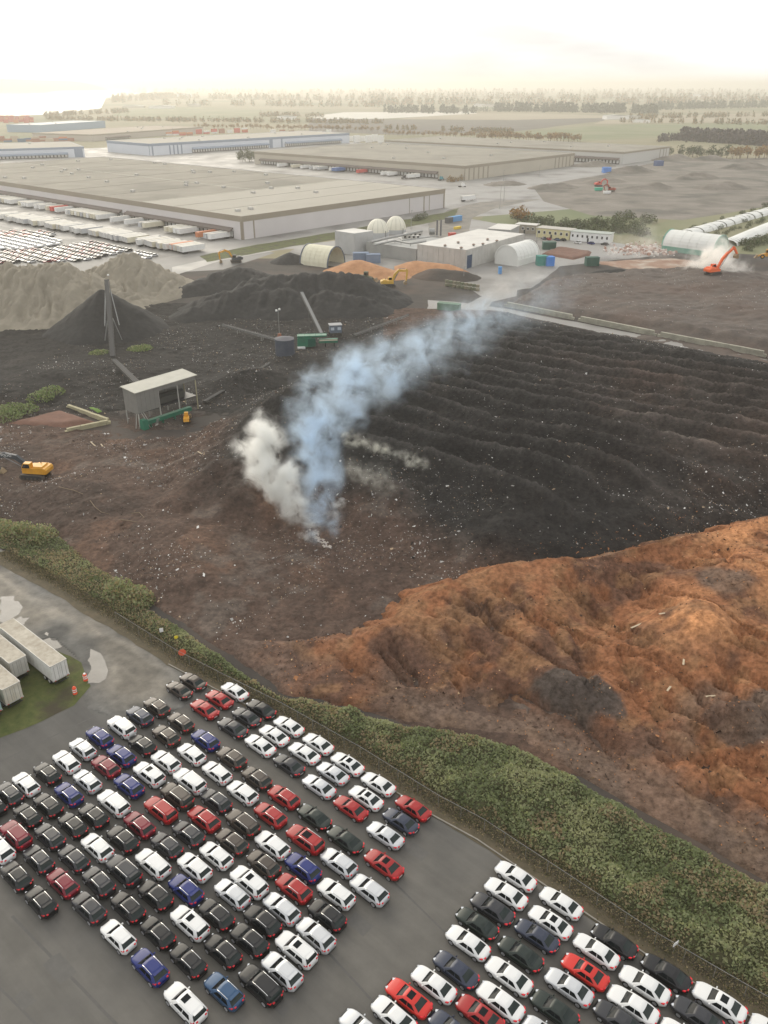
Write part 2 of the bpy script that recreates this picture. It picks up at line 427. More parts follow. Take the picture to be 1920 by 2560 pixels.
GR = [tuple(G(*p)[:2]) for p in [(-420, 1250), (-200, 1300), (0, 1385), (130, 1455), (300, 1555), (440, 1640), (520, 1700), (440, 1760), (330, 1790), (240, 1760), (215, 1640), (150, 1585), (0, 1590), (-300, 1640)]]
M_road = mat('road_gravel', (.75, .75, .75), (1.25, 1.24, 1.22), .5, rough=.8, bump=.012, bscale=8, attr='tint', spec=.3)
def road_tint(x, y, z):
    d = sd_poly(x, y, GR); k = sstep(-.5, 7, d + (fbm(x, y, 6, 4, 801) - .5) * 9)
    u = x * math.cos(R(139)) + y * math.sin(R(139)); v = -x * math.sin(R(139)) + y * math.cos(R(139))
    trk = sstep(.5, .75, fbm(u / 7, v, 1.3, 3, 803)) * .35
    c = np.array([.113, .110, .102])[None] * (1 - k[:, None]) + np.array([.195, .177, .148])[None] * k[:, None]
    wet = sstep(.56, .66, fbm(x, y, 9, 4, 805))
    return c * (1 + trk - .30 * wet)[:, None]
tag(hfield('gravel_road', -135, -14, 88, 195, .45, lambda X, Y: np.where(sd_poly(X, Y, GR) > -1.5, .032, -1.0), M_road, color=road_tint), kind='structure')
for k_, (pa_, pb_, w_) in enumerate([((30, 2290), (300, 2570), .30), ((-40, 2430), (120, 2590), .25), ((330, 2250), (420, 2350), .2), ((820, 2380), (1010, 2590), .25), ((980, 2200), (1110, 2330), .22), ((0, 1905), (330, 1745), .22)]):
    a_ = G(*pa_); b_ = G(*pb_); d_ = (b_ - a_).normalized(); q_ = Vector((-d_.y, d_.x, 0)) * w_ / 2
    sheet('asphalt_seam', [tuple(p[:2]) for p in (a_ - q_, b_ - q_, b_ + q_, a_ + q_)], .025, mat('tar_seam', (.078, .075, .07), (.095, .09, .083), 2, rough=.7), wob=.05, sub=1.2, seed=k_)
for k_, (px_, py_, l_, w_) in enumerate([(150, 2420, 3.2, 1.8), (900, 2310, 2.5, 1.6), (1030, 2120, 4.0, 1.5), (700, 2500, 2.6, 2.0), (240, 1830, 3, 1.4), (60, 2500, 2, 1.3)]):
    c_ = G(px_, py_); u_ = Vector((math.cos(R(140)), math.sin(R(140)), 0)) * l_ / 2; v_ = Vector((-math.sin(R(140)), math.cos(R(140)), 0)) * w_ / 2
    sheet('asphalt_patch', [tuple(p[:2]) for p in (c_ - u_ - v_, c_ + u_ - v_, c_ + u_ + v_, c_ - u_ + v_)], .0265, mat('tar_patch', (.095, .091, .084), (.112, .107, .098), 1.5, rough=.8), wob=.25, sub=.6, seed=40 + k_)
sheet('grass_island', [tuple(G(*p)[:2]) for p in [(-200, 1620), (0, 1600), (120, 1620), (205, 1655), (226, 1716), (181, 1764), (105, 1806), (0, 1846), (-200, 1900)]], .044, M_grass, wob=.5, sub=2, seed=4)
for i, pts in enumerate([[(540, 860), (575, 870), (630, 950), (628, 1030), (590, 1068), (530, 1070), (520, 1000)], [(0, 545), (80, 550), (133, 605), (110, 660), (60, 690), (0, 720)],
                         [(215, 815), (290, 795), (360, 815), (378, 845), (320, 860), (250, 850)], [(85, 690), (130, 660), (165, 680), (140, 710), (100, 715)], [(275, 760), (300, 770), (295, 785), (270, 775)],
                         [(135, 770), (190, 775), (200, 795), (150, 790)]]):
    sheet('puddle', [tuple(G(*f1(*p))[:2]) for p in pts], .050, M_puddle, wob=.9, sub=.7, seed=20 + i)
sheet('wet_road', [tuple(G(*r8(*p))[:2]) for p in [(-60, 60), (80, 70), (330, 105), (700, 175), (1100, 255), (1659, 362), (1900, 410), (1900, 450), (1540, 385), (1180, 300),
      (800, 225), (560, 180), (300, 160), (150, 130), (-60, 110)]], .016, M_wetconc, wob=.8, sub=3, seed=8)
sheet('wet_road', [tuple(G(*p)[:2]) for p in [(1150, 770), (1195, 745), (1260, 715), (1300, 705), (1290, 740), (1230, 755), (1205, 790)]], .024, M_wetconc, wob=.6, sub=3, seed=9)
sheet('plant_yard', [tuple(G(*p)[:2]) for p in [(700, 640), (760, 610), (850, 600), (1010, 560), (1080, 530), (1250, 560), (1400, 585), (1560, 610), (1640, 640), (1400, 665), (1330, 720), (1200, 740), (1120, 690), (900, 680)]],
      .016, M_wetconc, wob=1.5, sub=4, seed=10)
sheet('access_road', [tuple(G(*p)[:2]) for p in [(430, 690), (560, 650), (700, 625), (840, 615), (870, 602), (700, 612), (560, 640), (430, 668)]], .024, M_wetconc, wob=.8, sub=5, seed=11)
sheet('access_road', [tuple(G(*p)[:2]) for p in [(1075, 600), (1070, 560), (1120, 525), (1200, 505), (1290, 500), (1350, 498), (1240, 520), (1180, 545), (1170, 590)]], .028, M_gravel, wob=.8, sub=5, seed=12)
sheet('grass_bank', [tuple(G(*p)[:2]) for p in [(500, 640), (640, 612), (840, 580), (1110, 532), (1150, 520), (1130, 545), (1000, 572), (840, 598), (640, 632), (520, 655)]], .030, M_grass, wob=1.5, sub=5, seed=13)
sheet('grass_bank', [tuple(G(*p)[:2]) for p in [(1180, 570), (1215, 535), (1290, 515), (1420, 510), (1640, 540), (1620, 585), (1480, 590), (1330, 570), (1240, 575)]], .012, M_f2, wob=1.5, sub=5, seed=14)
sheet('grass_bank', [tuple(G(*p)[:2]) for p in [(1600, 590), (1640, 560), (1780, 520), (1930, 470), (2060, 480), (2060, 640), (1920, 640), (1700, 620)]], .012, M_f2, wob=1.5, sub=5, seed=15)
sheet('entrance_road', [tuple(G(*p)[:2]) for p in [(1120, 500), (1160, 470), (1300, 455), (1420, 430), (1480, 432), (1400, 455), (1300, 480), (1330, 495), (1240, 508)]], .026, M_wetconc, wob=1, sub=6, seed=16)

# ------------------------------------------------------------------ compost terrain
MASS = [(-47, 152), (-31, 146), (-12, 144), (3, 139), (15, 130), (28, 126), (44, 128), (78, 143), (150, 168), (150, 243), (126, 258), (96, 282), (68, 306), (48, 328), (14, 312), (-6, 285), (-20, 246), (-38, 222), (-46, 205), (-52, 180)]
def bumpf(X, Y, cx, cy, rx, ry, h, rot=0.0):
    c, s = math.cos(rot), math.sin(rot)
    u = ((X - cx) * c + (Y - cy) * s) / rx; v = (-(X - cx) * s + (Y - cy) * c) / ry
    return h * np.exp(-(u * u + v * v))
SITE = [(-150, 202), (-88, 155), (-69, 141), (-42, 118), (-26, 103), (-16, 95), (40, 70), (90, 100), (150, 150), (150, 246), (126, 262), (96, 286), (68, 310), (46, 332), (10, 336), (-60, 345), (-150, 345)]
def compost_h(X, Y):
    d = sd_poly(X, Y, MASS) + (fbm(X, Y, 9, 3, 40) - .5) * 7
    t = np.clip(d / 25, 0, 1); ramp = 1 - (1 - t) ** 1.7
    b = X * .53 + Y * .848; a = X * .848 - Y * .53
    back = 1 - .78 * sstep(150, 300, b)
    wob = (fbm(a, b, 34, 2, 11) - .5) * 9 + (fbm(a, b, 7, 3, 12) - .5) * 2.0
    ph = (b + wob) / 10.0
    saw = np.abs(np.sin(PI * ph)); ridge = (1 - saw) ** 1.3
    amp = 3.4 * sstep(.35, .9, t) * (.65 + .35 * back) * (.6 + .8 * fbm(a, b, 26, 2, 77))
    h = 8.2 * ramp * back + ridge * amp
    # brown bank west of the fire and the spur beside the pit
    h = np.maximum(h, 0) + bumpf(X, Y, -62, 160, 26, 15, 2.6, -.6) + bumpf(X, Y, -38, 136, 10, 14, 2.4, .5) + bumpf(X, Y, -30, 158, 12, 8, 2.0)
    h += bumpf(X, Y, -42, 238, 12, 7, 4.0, .7) + bumpf(X, Y, -12, 258, 16, 9, 3.0, -.3)
    h += bumpf(X, Y, -95, 245, 25, 12, 2.5, .2) + bumpf(X, Y, -120, 225, 16, 10, 3.5)
    h -= bumpf(X, Y, -62, 205, 20, 9, 1.2)
    rough = (fbm(X, Y, 6, 5, 3, .6) - .5) * 2.0 + (fbm(X, Y, 1.6, 3, 9, .65) - .5) * 1.15
    # tracks of the machines along the slope
    tr = np.sin((a * .25 + b) * 1.6 + fbm(X, Y, 14, 2, 31) * 9) * .12 * sstep(0, 10, d) * (1 - sstep(16, 30, d))
    edge = sd_poly(X, Y, SITE)
    h = h + rough * (.6 + .4 * sstep(0, 12, d)) + tr + .45
    h = h * sstep(-1, 9, edge) - .8 * (1 - sstep(-1, 4, edge))
    # keep the machine stand level
    flat = np.exp(-(((X + 62) / 14) ** 2 + ((Y - 206) / 9) ** 2) ** 2) + np.exp(-(((X + 26) / 16) ** 2 + ((Y - 280) / 7) ** 2) ** 2) + np.exp(-(((X + 80) / 9) ** 2 + ((Y - 172) / 7) ** 2) ** 2)
    flat = np.clip(flat, 0, 1)
    return h * (1 - flat) + (.12 + rough * .05) * flat
def compost_tint(x, y, z):
    d = sd_poly(x, y, MASS)
    b = x * .53 + y * .848
    n = fbm(x, y, 18, 4, 60)
    brown = np.array([.088, .060, .047]); black = np.array([.027, .0255, .024]); rust = np.array([.125, .078, .056]); grey = np.array([.145, .125, .108])
    k = np.clip(sstep(0, 15, d + (n - .5) * 16 + .10 * (x + 10)), 0, 1) * (1 - .15 * sstep(35, 75, x) * (1 - sstep(235, 260, b)))
    k = np.maximum(k, sstep(192, 214, y + (n - .5) * 14 + .16 * (x + 45)) * (x < 0))
    k = np.maximum(k, sstep(.52, .62, fbm(x, y, 30, 3, 88)) * .35)
    c = brown[None] * (1 - k[:, None]) + black[None] * k[:, None]
    r = sstep(.55, .68, fbm(x, y, 11, 4, 71)) * (1 - k) * .8
    c = c * (1 - r[:, None]) + rust[None] * r[:, None]
    g = sstep(.60, .72, fbm(x, y, 7, 5, 91)) * .5 * (1 - .85 * k)
    c = c * (1 - g[:, None]) + grey[None] * g[:, None]
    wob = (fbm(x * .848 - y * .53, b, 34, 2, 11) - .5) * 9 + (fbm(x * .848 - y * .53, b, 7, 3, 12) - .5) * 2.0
    crest_light = (1 - np.abs(np.sin(PI * (b + wob) / 10.0))) ** 5 * sstep(6, 22, d) * fbm(x, y, 8, 3, 19)   # crest highlights painted into the colour, as a dry pale crust
    s = (.70 + .6 * fbm(x, y, 2.5, 3, 15)) * (1 + 2.4 * crest_light)
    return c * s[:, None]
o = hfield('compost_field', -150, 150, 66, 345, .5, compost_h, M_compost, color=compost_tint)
tag(o, kind='structure')

# orange bark mulch mound with its rim
RIM = [(*G(px, py, z_)[:2], z_) for px, py, z_ in [(560, 1590, .6), (640, 1605, 1.2), (760, 1606, 2.0), (900, 1592, 3.0), (1010, 1534, 4.3), (1100, 1466, 5.6), (1290, 1408, 6.8), (1500, 1398, 6.8), (1700, 1350, 7.6), (1919, 1300, 9.0), (2250, 1250, 10.5), (2600, 1240, 10.5)]]
def mulch_h(X, Y):
    D, Zr, S = line_dist(X, Y, RIM)
    Dh, _, _ = line_dist(X, Y, [(p[0], p[1], 0) for p in HEDGE_UP])
    near = Zr * np.clip(Dh / (Dh + D + 1e-6), 0, 1) ** .85
    far = Zr - .62 * D
    wide = (fbm(X, Y, 16, 3, 5) - .55) * 4.5 * sstep(4, 16, Dh) * sstep(2, 10, D)
    h = np.where(S > 0, far, near + wide)
    h += np.where(S > 0, 0, 1) * (bumpf(X, Y, 47, 104, 9, 7, 4.5) + bumpf(X, Y, 62, 116, 12, 9, 3.5) - bumpf(X, Y, 37, 112, 8, 7, 3.2) - bumpf(X, Y, 52, 124, 10, 5, 2.0) + bumpf(X, Y, 12, 106, 6, 5, .6) - bumpf(X, Y, 24, 96, 10, 6, 1.6) + bumpf(X, Y, 58, 94, 9, 8, 3.0) + bumpf(X, Y, 27.5, 93.5, 5.5, 3.2, 3.4, -.5) + bumpf(X, Y, 50, 86, 5, 4, 2.5))
    u = X * .78 - Y * .62
    lum = (fbm(X, Y, 5, 5, 21, .6) - .5) * 1.4 + (fbm(X, Y, 1.2, 3, 22, .6) - .5) * .45
    track = Dh
    ruts = -.22 * (np.exp(-((track - 5.2) / .45) ** 2) + np.exp(-((track - 7.4) / .45) ** 2) + .6 * np.exp(-((track - 8.6) / .4) ** 2)) * (X > -5)
    gl = 1 - np.abs(fbm(X * .8 + Y * .6, (Y * .8 - X * .6) / 3.0, 4.5, 4, 61, .55) - .5) * 2
    cut = -1.5 * sstep(.82, .98, gl) * sstep(3, 10, Dh) * sstep(1, 6, D) + .9 * (np.abs(fbm(X, Y, 8, 3, 63) - .5) * 2) * sstep(4, 12, Dh)
    h = h + lum * sstep(0, 8, Dh) + ruts + cut + .15
    # inside of the hedge line and the ends
    inside = sd_poly(X, Y, [(p[0], p[1]) for p in HEDGE_UP[4:]] + [(150, 20), (160, 190), (60, 170), (20, 140), (-8, 118), (-34, 122)]) + (fbm(X, Y, 3.5, 3, 58) - .5) * 3 * sstep(10, -5, X)
    return np.where(inside > 0, h, -1.0) * sstep(-.1, 1.5, inside) - .4 * (1 - sstep(0, 1.5, inside)) - 2 * sstep(-20, -34, X)
def mulch_tint(x, y, z):
    Dh, _, _ = line_dist(x, y, [(p[0], p[1], 0) for p in HEDGE_UP])
    D, _, S = line_dist(x, y, RIM)
    base = np.array([.245, .105, .050]); tan = np.array([.27, .145, .072]); bright = np.array([.50, .235, .105]); dark = np.array([.090, .050, .035]); mud = np.array([.135, .098, .075])
    c = np.tile(base, (len(x), 1))
    def over(c, t, k): return c * (1 - k[:, None]) + t[None] * k[:, None]
    c = over(c, tan, np.clip(bumpf(x, y, 17, 108, 14, 9, 1.0) * 1.3, 0, .9) * sstep(.35, .6, fbm(x, y, 5, 4, 44)))
    c = over(c, dark, sstep(.50, .66, fbm(x, y, 7, 5, 33)) * .8)
    c = over(c, tan, sstep(.52, .66, fbm(x, y, 3, 4, 37)) * .6)
    c = over(c, dark, np.clip(bumpf(x, y, 3, 101, 4, 6, 1.3, -.5), 0, .85))
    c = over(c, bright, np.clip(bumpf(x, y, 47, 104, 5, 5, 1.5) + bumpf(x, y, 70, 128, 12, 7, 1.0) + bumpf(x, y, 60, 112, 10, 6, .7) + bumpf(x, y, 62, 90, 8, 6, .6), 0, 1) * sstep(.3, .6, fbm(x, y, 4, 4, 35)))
    nz_ = (fbm(x, y, 3, 4, 59) - .5) * .9
    c = over(c, np.array([.075, .062, .053]), sstep(.35, .6, bumpf(x, y, 27.5, 92.5, 6.5, 4.6, 1.0, -.5) + nz_) * .9)
    c = over(c, np.array([.085, .062, .05]), sstep(.35, .6, bumpf(x, y, 50, 86, 6, 4.5, 1.0) + nz_) * .8)
    c = over(c, mud, sstep(11, 4, Dh + (fbm(x, y, 6, 3, 51) - .5) * 5) * sstep(-8, 6, x) * .8)
    c = over(c, mud, sstep(.6, .7, fbm(x, y, 14, 3, 53)) * sstep(30, 45, x) * .7)
    c = over(c, np.array([.11, .078, .062]), sstep(0, -24, x + (fbm(x, y, 4, 3, 57) - .5) * 14))
    return c * (.78 + .44 * fbm(x, y, 2, 3, 36))[:, None]
o = hfield('bark_mulch_mound', -40, 150, 40, 175, .42, mulch_h, M_mulch, color=mulch_tint)
tag(o, 'huge rust orange bark mulch mound sloping to the bramble hedge', 'mulch mound')
def HT(x, y):
    x = np.atleast_1d(np.asarray(x, float)); y = np.atleast_1d(np.asarray(y, float))
    return np.maximum(np.maximum(compost_h(x, y), mulch_h(x, y)), 0.0)
def h1(x, y): return float(HT(x, y)[0])

def cone_pile(name, label, peaks, m, bbox, slope=.68, step=.8, rough=.7, seed=0, soft=2.0, cat='pile', group=None, z0=0.0, tint=None, gully=0.0):
    """peaks: list of (x, y, z) crest points, or pairs of them as ridges"""
    def f(X, Y):
        H = np.full(X.shape, -50.0)
        n = (fbm(X, Y, 10, 4, seed) - .5) * 2
        for p in peaks:
            if len(p) == 3: D = np.hypot(X - p[0], Y - p[1]); zz = p[2]
            else: D, zz, _ = line_dist(X, Y, [p[:3], p[3:]])
            D = np.sqrt(D * D + soft * soft) - soft
            H = np.maximum(H, zz - slope * D * (1 + .12 * n))
        gul = np.abs(fbm(X, Y, 5, 4, seed + 4) - .5) * 2
        if gully:
            g1 = np.abs(fbm(X / 3.2 + n * .8, Y / 17.0, 1.0, 4, seed + 21, .55) - .5) * 2
            H = H - gully * (1 - g1) ** 3 * sstep(.5, 6, H) + gully * .6 * (fbm(X, Y, 12, 2, seed + 31) - .5) * sstep(0, 6, H)
        return H + n * rough * sstep(-2, 6, H) - gul * rough * .7 * sstep(0, 3, H) + (fbm(X, Y, 2.2, 3, seed + 8) - .5) * rough * .7 + z0
    o = hfield(name, *bbox, step, f, m, thr=-.25 + 0 * z0)
    return tag(o, label, cat, group), f
# ------------------------------------------------------------------ piles
def cp(*a): return tuple(AT(*a))
cone_pile('sand_pile', 'broad tan sand pile with smooth gullied flanks behind the stacker conveyor', [cp(-160, 655, 330) + cp(30, 650, 330), cp(30, 650, 330) + cp(140, 648, 333), cp(140, 648, 333) + cp(215, 678, 338)],
          M_sand, (-230, -70, 285, 400), slope=.62, rough=1.6, seed=101, soft=4, step=.6, gully=3.0)
cone_pile('sand_pile', 'tan sand pile with a pointed top below the parked trailers', [cp(312, 622, 366) + cp(250, 655, 372), cp(312, 622, 366) + cp(345, 655, 362)],
          M_sand, (-190, -60, 320, 430), slope=.62, rough=1.4, seed=131, soft=3, step=.6, gully=2.4)
cone_pile('black_compost_pile', 'steep black compost cone under the head of the stacker conveyor', [cp(255, 722, 300)], M_black, (-135, -70, 270, 335), slope=.70, rough=.35, seed=151, soft=1.0, step=.6, gully=.5)
cone_pile('black_compost_pile', 'long black compost pile behind the slim inclined conveyor', [cp(640, 690, 340) + cp(770, 676, 345), cp(770, 676, 345) + cp(890, 680, 347), cp(890, 680, 347) + cp(955, 735, 338), cp(640, 700, 335) + cp(480, 765, 318), cp(700, 715, 330) + cp(540, 725, 330), cp(820, 720, 330) + cp(900, 735, 328)],
          M_black, (-110, 45, 280, 400), slope=.58, rough=1.0, seed=171, soft=3, step=.7, gully=1.5)
cone_pile('black_compost_pile', 'rounded black compost pile beside the yellow excavator at the access road', [cp(600, 660, 380) + cp(540, 680, 372), cp(540, 680, 372) + cp(460, 712, 360)], M_black, (-120, -25, 335, 410), slope=.5, rough=.9, seed=191, soft=3, gully=1.2)
cone_pile('black_compost_pile', 'low black compost heap between the sand piles and access road', [cp(425, 668, 428) + cp(450, 670, 425)], M_black, (-135, -90, 405, 445), slope=.5, rough=.6, seed=195, soft=3)
M_chip = mat('fresh_chips', (.33, .165, .08), (.45, .24, .12), .35, rough=.95, bump=.08, bscale=2)
cone_pile('wood_chip_pile', 'orange wood chip pile beside the wheel loader', [cp(895, 664, 404)[:2] + (6.0,) + cp(985, 690, 394)[:2] + (2.5,)], M_chip, (-35, 25, 375, 425), slope=.42, rough=.6, seed=201, soft=3, step=.7)
cone_pile('wood_chip_pile', 'orange wood chip pile against the pale concrete hall', [cp(1040, 655, 408)[:2] + (5.0,) + cp(1115, 664, 404)[:2] + (4.0,)], M_chip, (5, 50, 385, 430), slope=.45, rough=.5, seed=211, soft=3, step=.7)
cone_pile('dark_soil_pile', 'dark soil pile next to the chip pile at the pale hall', [cp(1090, 700, 396)[:2] + (3.6,) + cp(1150, 700, 392)[:2] + (3.0,)], M_soil, (10, 60, 370, 410), slope=.4, rough=.5, seed=213, soft=3, step=.7)
cone_pile('dark_soil_pile', 'black soil heap on the wet yard before the striped earth bed', [cp(1500, 676, 400) + cp(1550, 672, 400)], M_black, (90, 140, 380, 420), slope=.5, rough=.6, seed=217, soft=2, step=.7)
cone_pile('dark_soil_pile', 'black soil heap in the open concrete bay', [cp(725, 632, 432) + cp(755, 640, 430)], M_black, (-60, -22, 415, 450), slope=.5, rough=.4, seed=219, soft=2, step=.6)

M_bed = mat('compost_bed', (.075, .062, .053), (.12, .096, .08), .25, rough=.95, bump=.2, bscale=1.2, c3=(.10, .07, .055), scale3=.03)
BED = [(52, 338), (128, 269), (190, 215), (330, 330), (260, 400), (170, 402), (128, 408), (95, 395), (75, 385)]
def bed_h(X, Y):
    d = sd_poly(X, Y, BED) + (fbm(X, Y, 14, 3, 301) - .5) * 4
    b = X * .53 + Y * .848
    return 2.4 * sstep(-1, 5, d) - 1.2 * sstep(1, -4, d) + (fbm(X, Y, 9, 5, 303, .6) - .5) * 2.2 + 1.8 * sstep(.5, .7, fbm(X, Y, 40, 2, 305)) + (fbm(X, Y, 2.4, 3, 307, .6) - .5) * .9 - .2
tag(hfield('compost_bed', 45, 330, 205, 425, .9, bed_h, M_bed), kind='structure')
tag(hfield('brown_mulch_bed', 76, 118, 432, 470, .6, lambda X, Y: 1.5 * sstep(0, 3, sd_poly(X, Y, [tuple(G(*r5(*p))[:2]) for p in [(170, 560), (290, 510), (530, 545), (520, 570), (400, 600)]])) + (fbm(X, Y, 4, 3, 41) - .5) * .5 - .5,
    mat('brown_mulch', (.13, .07, .05), (.19, .10, .07), .4, rough=.95, bump=.1, bscale=2)), 'flat brown mulch bed on the wet yard beside the offices', 'mulch bed')
tag(hfield('pink_soil_bed', 95, 175, 395, 450, .8, lambda X, Y: .9 * sstep(0, 6, sd_poly(X, Y, [(100, 432), (150, 445), (172, 425), (160, 408), (122, 402)])) + (fbm(X, Y, 5, 4, 47) - .5) * .8 - .5,
    mat('pink_soil', (.24, .145, .10), (.33, .22, .16), .2, rough=.95, bump=.2, bscale=1, c3=(.4, .34, .28), scale3=.12)), kind='structure')
# spoil heaps on the rubble field
for k, (px, py, hh) in enumerate([(1480, 415, 5), (1570, 430, 6), (1620, 470, 4), (1730, 445, 5), (1800, 470, 5), (1380, 470, 4), (1860, 420, 6), (1510, 455, 3.5), (1680, 400, 6), (1770, 400, 5), (1260, 462, 3)]):
    p = G(px, py)
    cone_pile('spoil_heap', 'low grey brown spoil heap on the rubble field', [(p.x - 9, p.y - 3, hh * .8, p.x + 8, p.y + 4, hh)], M_rub, (p.x - 34, p.x + 34, p.y - 28, p.y + 28), slope=.3, rough=1.6, seed=400 + k, soft=3, step=1.6, group='spoil heaps on the rubble field')

# ------------------------------------------------------------------ hedge of brambles with verge and fence
def strip_poly(): return HEDGE_LOW + HEDGE_UP[::-1]
SP = strip_poly()
def hedge_h(X, Y):
    d = sd_poly(X, Y, SP)
    lump = fbm(X, Y, 5.5, 4, 500, .55)
    h = (0.3 + 4.2 * lump ** 1.5 + 1.1 * np.clip(fbm(X, Y, 2.2, 2, 505) - .5, 0, 1) * 2) * sstep(-.4, 2.2, d + (lump - .5) * 1.5)
    thin = .55 + .45 * sstep(-48, -20, X)
    return h * thin * .68 + .5 * sstep(0, 1, d) - .5
M_under = mat('bramble_stems', (.050, .056, .024), (.09, .08, .04), 1.2, rough=.95, bump=.15, bscale=3)
hedge = thing('bramble_hedge', 'long rambling green bramble hedge between the fence and the mulch', 'hedge')
hfield('stem', -110, 62, 30, 172, .5, lambda X, Y: hedge_h(X, Y) - .15, M_under, parent=hedge, thr=-.3)
N = 900000
bx = rng.uniform(-100, 60, N); by = rng.uniform(30, 165, N)
dd = sd_poly(bx, by, SP); k = dd > -.3; bx, by, dd = bx[k], by[k], dd[k]
hz = hedge_h(bx, by); k = hz > .05; bx, by, hz, dd = bx[k], by[k], hz[k], dd[k]
k = rng.random(len(bx)) < np.clip(1.15 - .006 * (by - 50), .5, 1); bx, by, hz, dd = bx[k], by[k], hz[k], dd[k]
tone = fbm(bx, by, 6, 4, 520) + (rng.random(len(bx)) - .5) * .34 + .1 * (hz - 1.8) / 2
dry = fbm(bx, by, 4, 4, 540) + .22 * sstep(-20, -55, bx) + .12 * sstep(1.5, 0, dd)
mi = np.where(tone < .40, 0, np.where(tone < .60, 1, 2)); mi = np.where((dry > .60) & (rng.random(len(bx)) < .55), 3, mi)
cen = np.stack([bx, by, hz + rng.uniform(-.25, .28, len(bx))], 1)
lf = link('foliage', quads_mesh('foliage', cen, .9, rng.uniform(.12, .27, len(bx)), M_leaf, mi, tilt=.75), hedge)
lf['kind'] = 'stuff'
# rough grass between fence and hedge
off = [(p[0] - .9, p[1] - 1.2) for p in HEDGE_LOW[1:]]
sheet('grass_verge', [(p[0] + .6, p[1] + .8) for p in HEDGE_LOW[1:]] + [(p[0] - 1.9, p[1] - 2.3) for p in HEDGE_LOW[1:]][::-1], .058, M_drygrass, wob=.4, sub=1.5, seed=31)
N = 60000
u = rng.random(N) * (len(HEDGE_LOW) - 2.001); i0 = u.astype(int); fr = u - i0
HL = np.array(HEDGE_LOW[1:]); base = HL[i0] * (1 - fr)[:, None] + HL[i0 + 1] * fr[:, None]
t = rng.normal(-.1, .75, N); gx = base[:, 0] + .62 * t; gy = base[:, 1] + .78 * t
M_tuft = [M_drygrass, mat('verge_blade', (.085, .085, .03), rough=.9), mat('verge_straw', (.24, .19, .10), rough=.9)]
gm = quads_mesh('grass', np.stack([gx, gy, np.full(N, .1) + rng.random(N) * .28], 1), .1, rng.uniform(.05, .13, N), M_tuft, rng.integers(0, 3, N), tilt=1)
tag(link('grass', gm), 'dry rough grass growing along the foot of the fence', 'grass', kind='stuff')

def fence(pts, name, label, H=2.1, gap=3.0):
    f = thing(name, label, 'fence', (pts[0][0], pts[0][1], 0))
    o0 = Vector((pts[0][0], pts[0][1], 0))
    pm = MB().tube((0, 0, 0), (0, 0, H + .05), .03, 6).mesh('post', mat('dull_post', (.16, .155, .14), rough=.7))
    mesh = MB(); rail = MB()
    for i in range(len(pts) - 1):
        a = Vector((*pts[i], 0)) - o0; b = Vector((*pts[i + 1], 0)) - o0
        n = max(1, round((b - a).length / gap))
        for j in range(n):
            link('post', pm, f, a.lerp(b, j / n))
        rail.tube(a + Vector((0, 0, H)), b + Vector((0, 0, H)), .022, 6)
        mesh.add([a + Vector((0, 0, .05)), b + Vector((0, 0, .05)), b + Vector((0, 0, H)), a + Vector((0, 0, H))], [(0, 1, 2, 3)])
    rail.build('top_rail', M_metal, f); mesh.build('wire_mesh', mat('chain_link_wire', (.22, .21, .19), rough=.6, alpha=.07), f)
    return f
FL = [(p[0] - .75, p[1] - .95) for p in HEDGE_LOW[3:]]
fence(FL, 'chain_link_fence', 'grey chain link fence with top rail along the edge of the car lot')
# low concrete kerb at the lot edge
kb = MB()
KL = [(p[0] - 1.7, p[1] - 2.1) for p in HEDGE_LOW[4:]]
for i in range(len(KL) - 1): kb.bar((*KL[i], .08), (*KL[i + 1], .08), .16, .16)
tag(kb.build('kerb', mat('kerb_concrete', (.28, .26, .22), (.2, .185, .16), .8, rough=.9)), kind='structure')

# ------------------------------------------------------------------ scattered plastic and wood bits
def flecks(name, label, x0, x1, y0, y1, n, sizes, mats, p, dens, lift=.06):
    x = rng.uniform(x0, x1, n * 3); y = rng.uniform(y0, y1, n * 3)
    k = (rng.random(n * 3) < dens(x, y)); x, y = x[k][:n], y[k][:n]
    z = HT(x, y); k = z > .05; x, y, z = x[k], y[k], z[k]
    s = rng.uniform(*sizes, len(x)) * (1 + (rng.random(len(x)) < .04) * 1.6)
    me = quads_mesh(name, np.stack([x, y, z + lift], 1), 1.2, s, mats, rng.choice(len(mats), len(x), p=p), tilt=.7)
    tag(link(name, me), label, 'debris', kind='stuff')
M_bits = [mat('white_plastic', (.60, .59, .56), rough=.5), mat('grey_scrap', (.30, .29, .27), rough=.7), mat('tan_wood_bit', (.34, .25, .16), rough=.9), mat('dark_chunk', (.022, .02, .018), rough=.95), mat('brown_chunk', (.13, .085, .06), rough=.95)]
flecks('debris', 'white plastic scraps and wood bits scattered over the compost', -110, 130, 98, 320, 42000, (.07, .22), M_bits, [.17, .27, .18, .14, .24],
       lambda x, y: (mulch_h(x, y) < compost_h(x, y)) * (1 - .65 * sstep(14, 26, sd_poly(x, y, MASS))) * np.clip(sstep(.40, .62, fbm(x, y, 14, 3, 600)) * 1.2 + .10, 0, 1) * np.clip(1.7 - y / 190, .45, 1))
flecks('wood_debris', 'pale wood chips and dark bark lumps lying on the mulch mound', -20, 120, 60, 150, 9000, (.07, .22), [mat('pale_chip', (.52, .36, .2), rough=.9), mat('bark_lump', (.05, .028, .018), rough=.95), mat('orange_chip', (.33, .15, .065), rough=.95)],
       [.04, .50, .46], lambda x, y: np.clip(sstep(.35, .65, fbm(x, y, 12, 3, 620)), .12, 1) * (mulch_h(x, y) > .3))
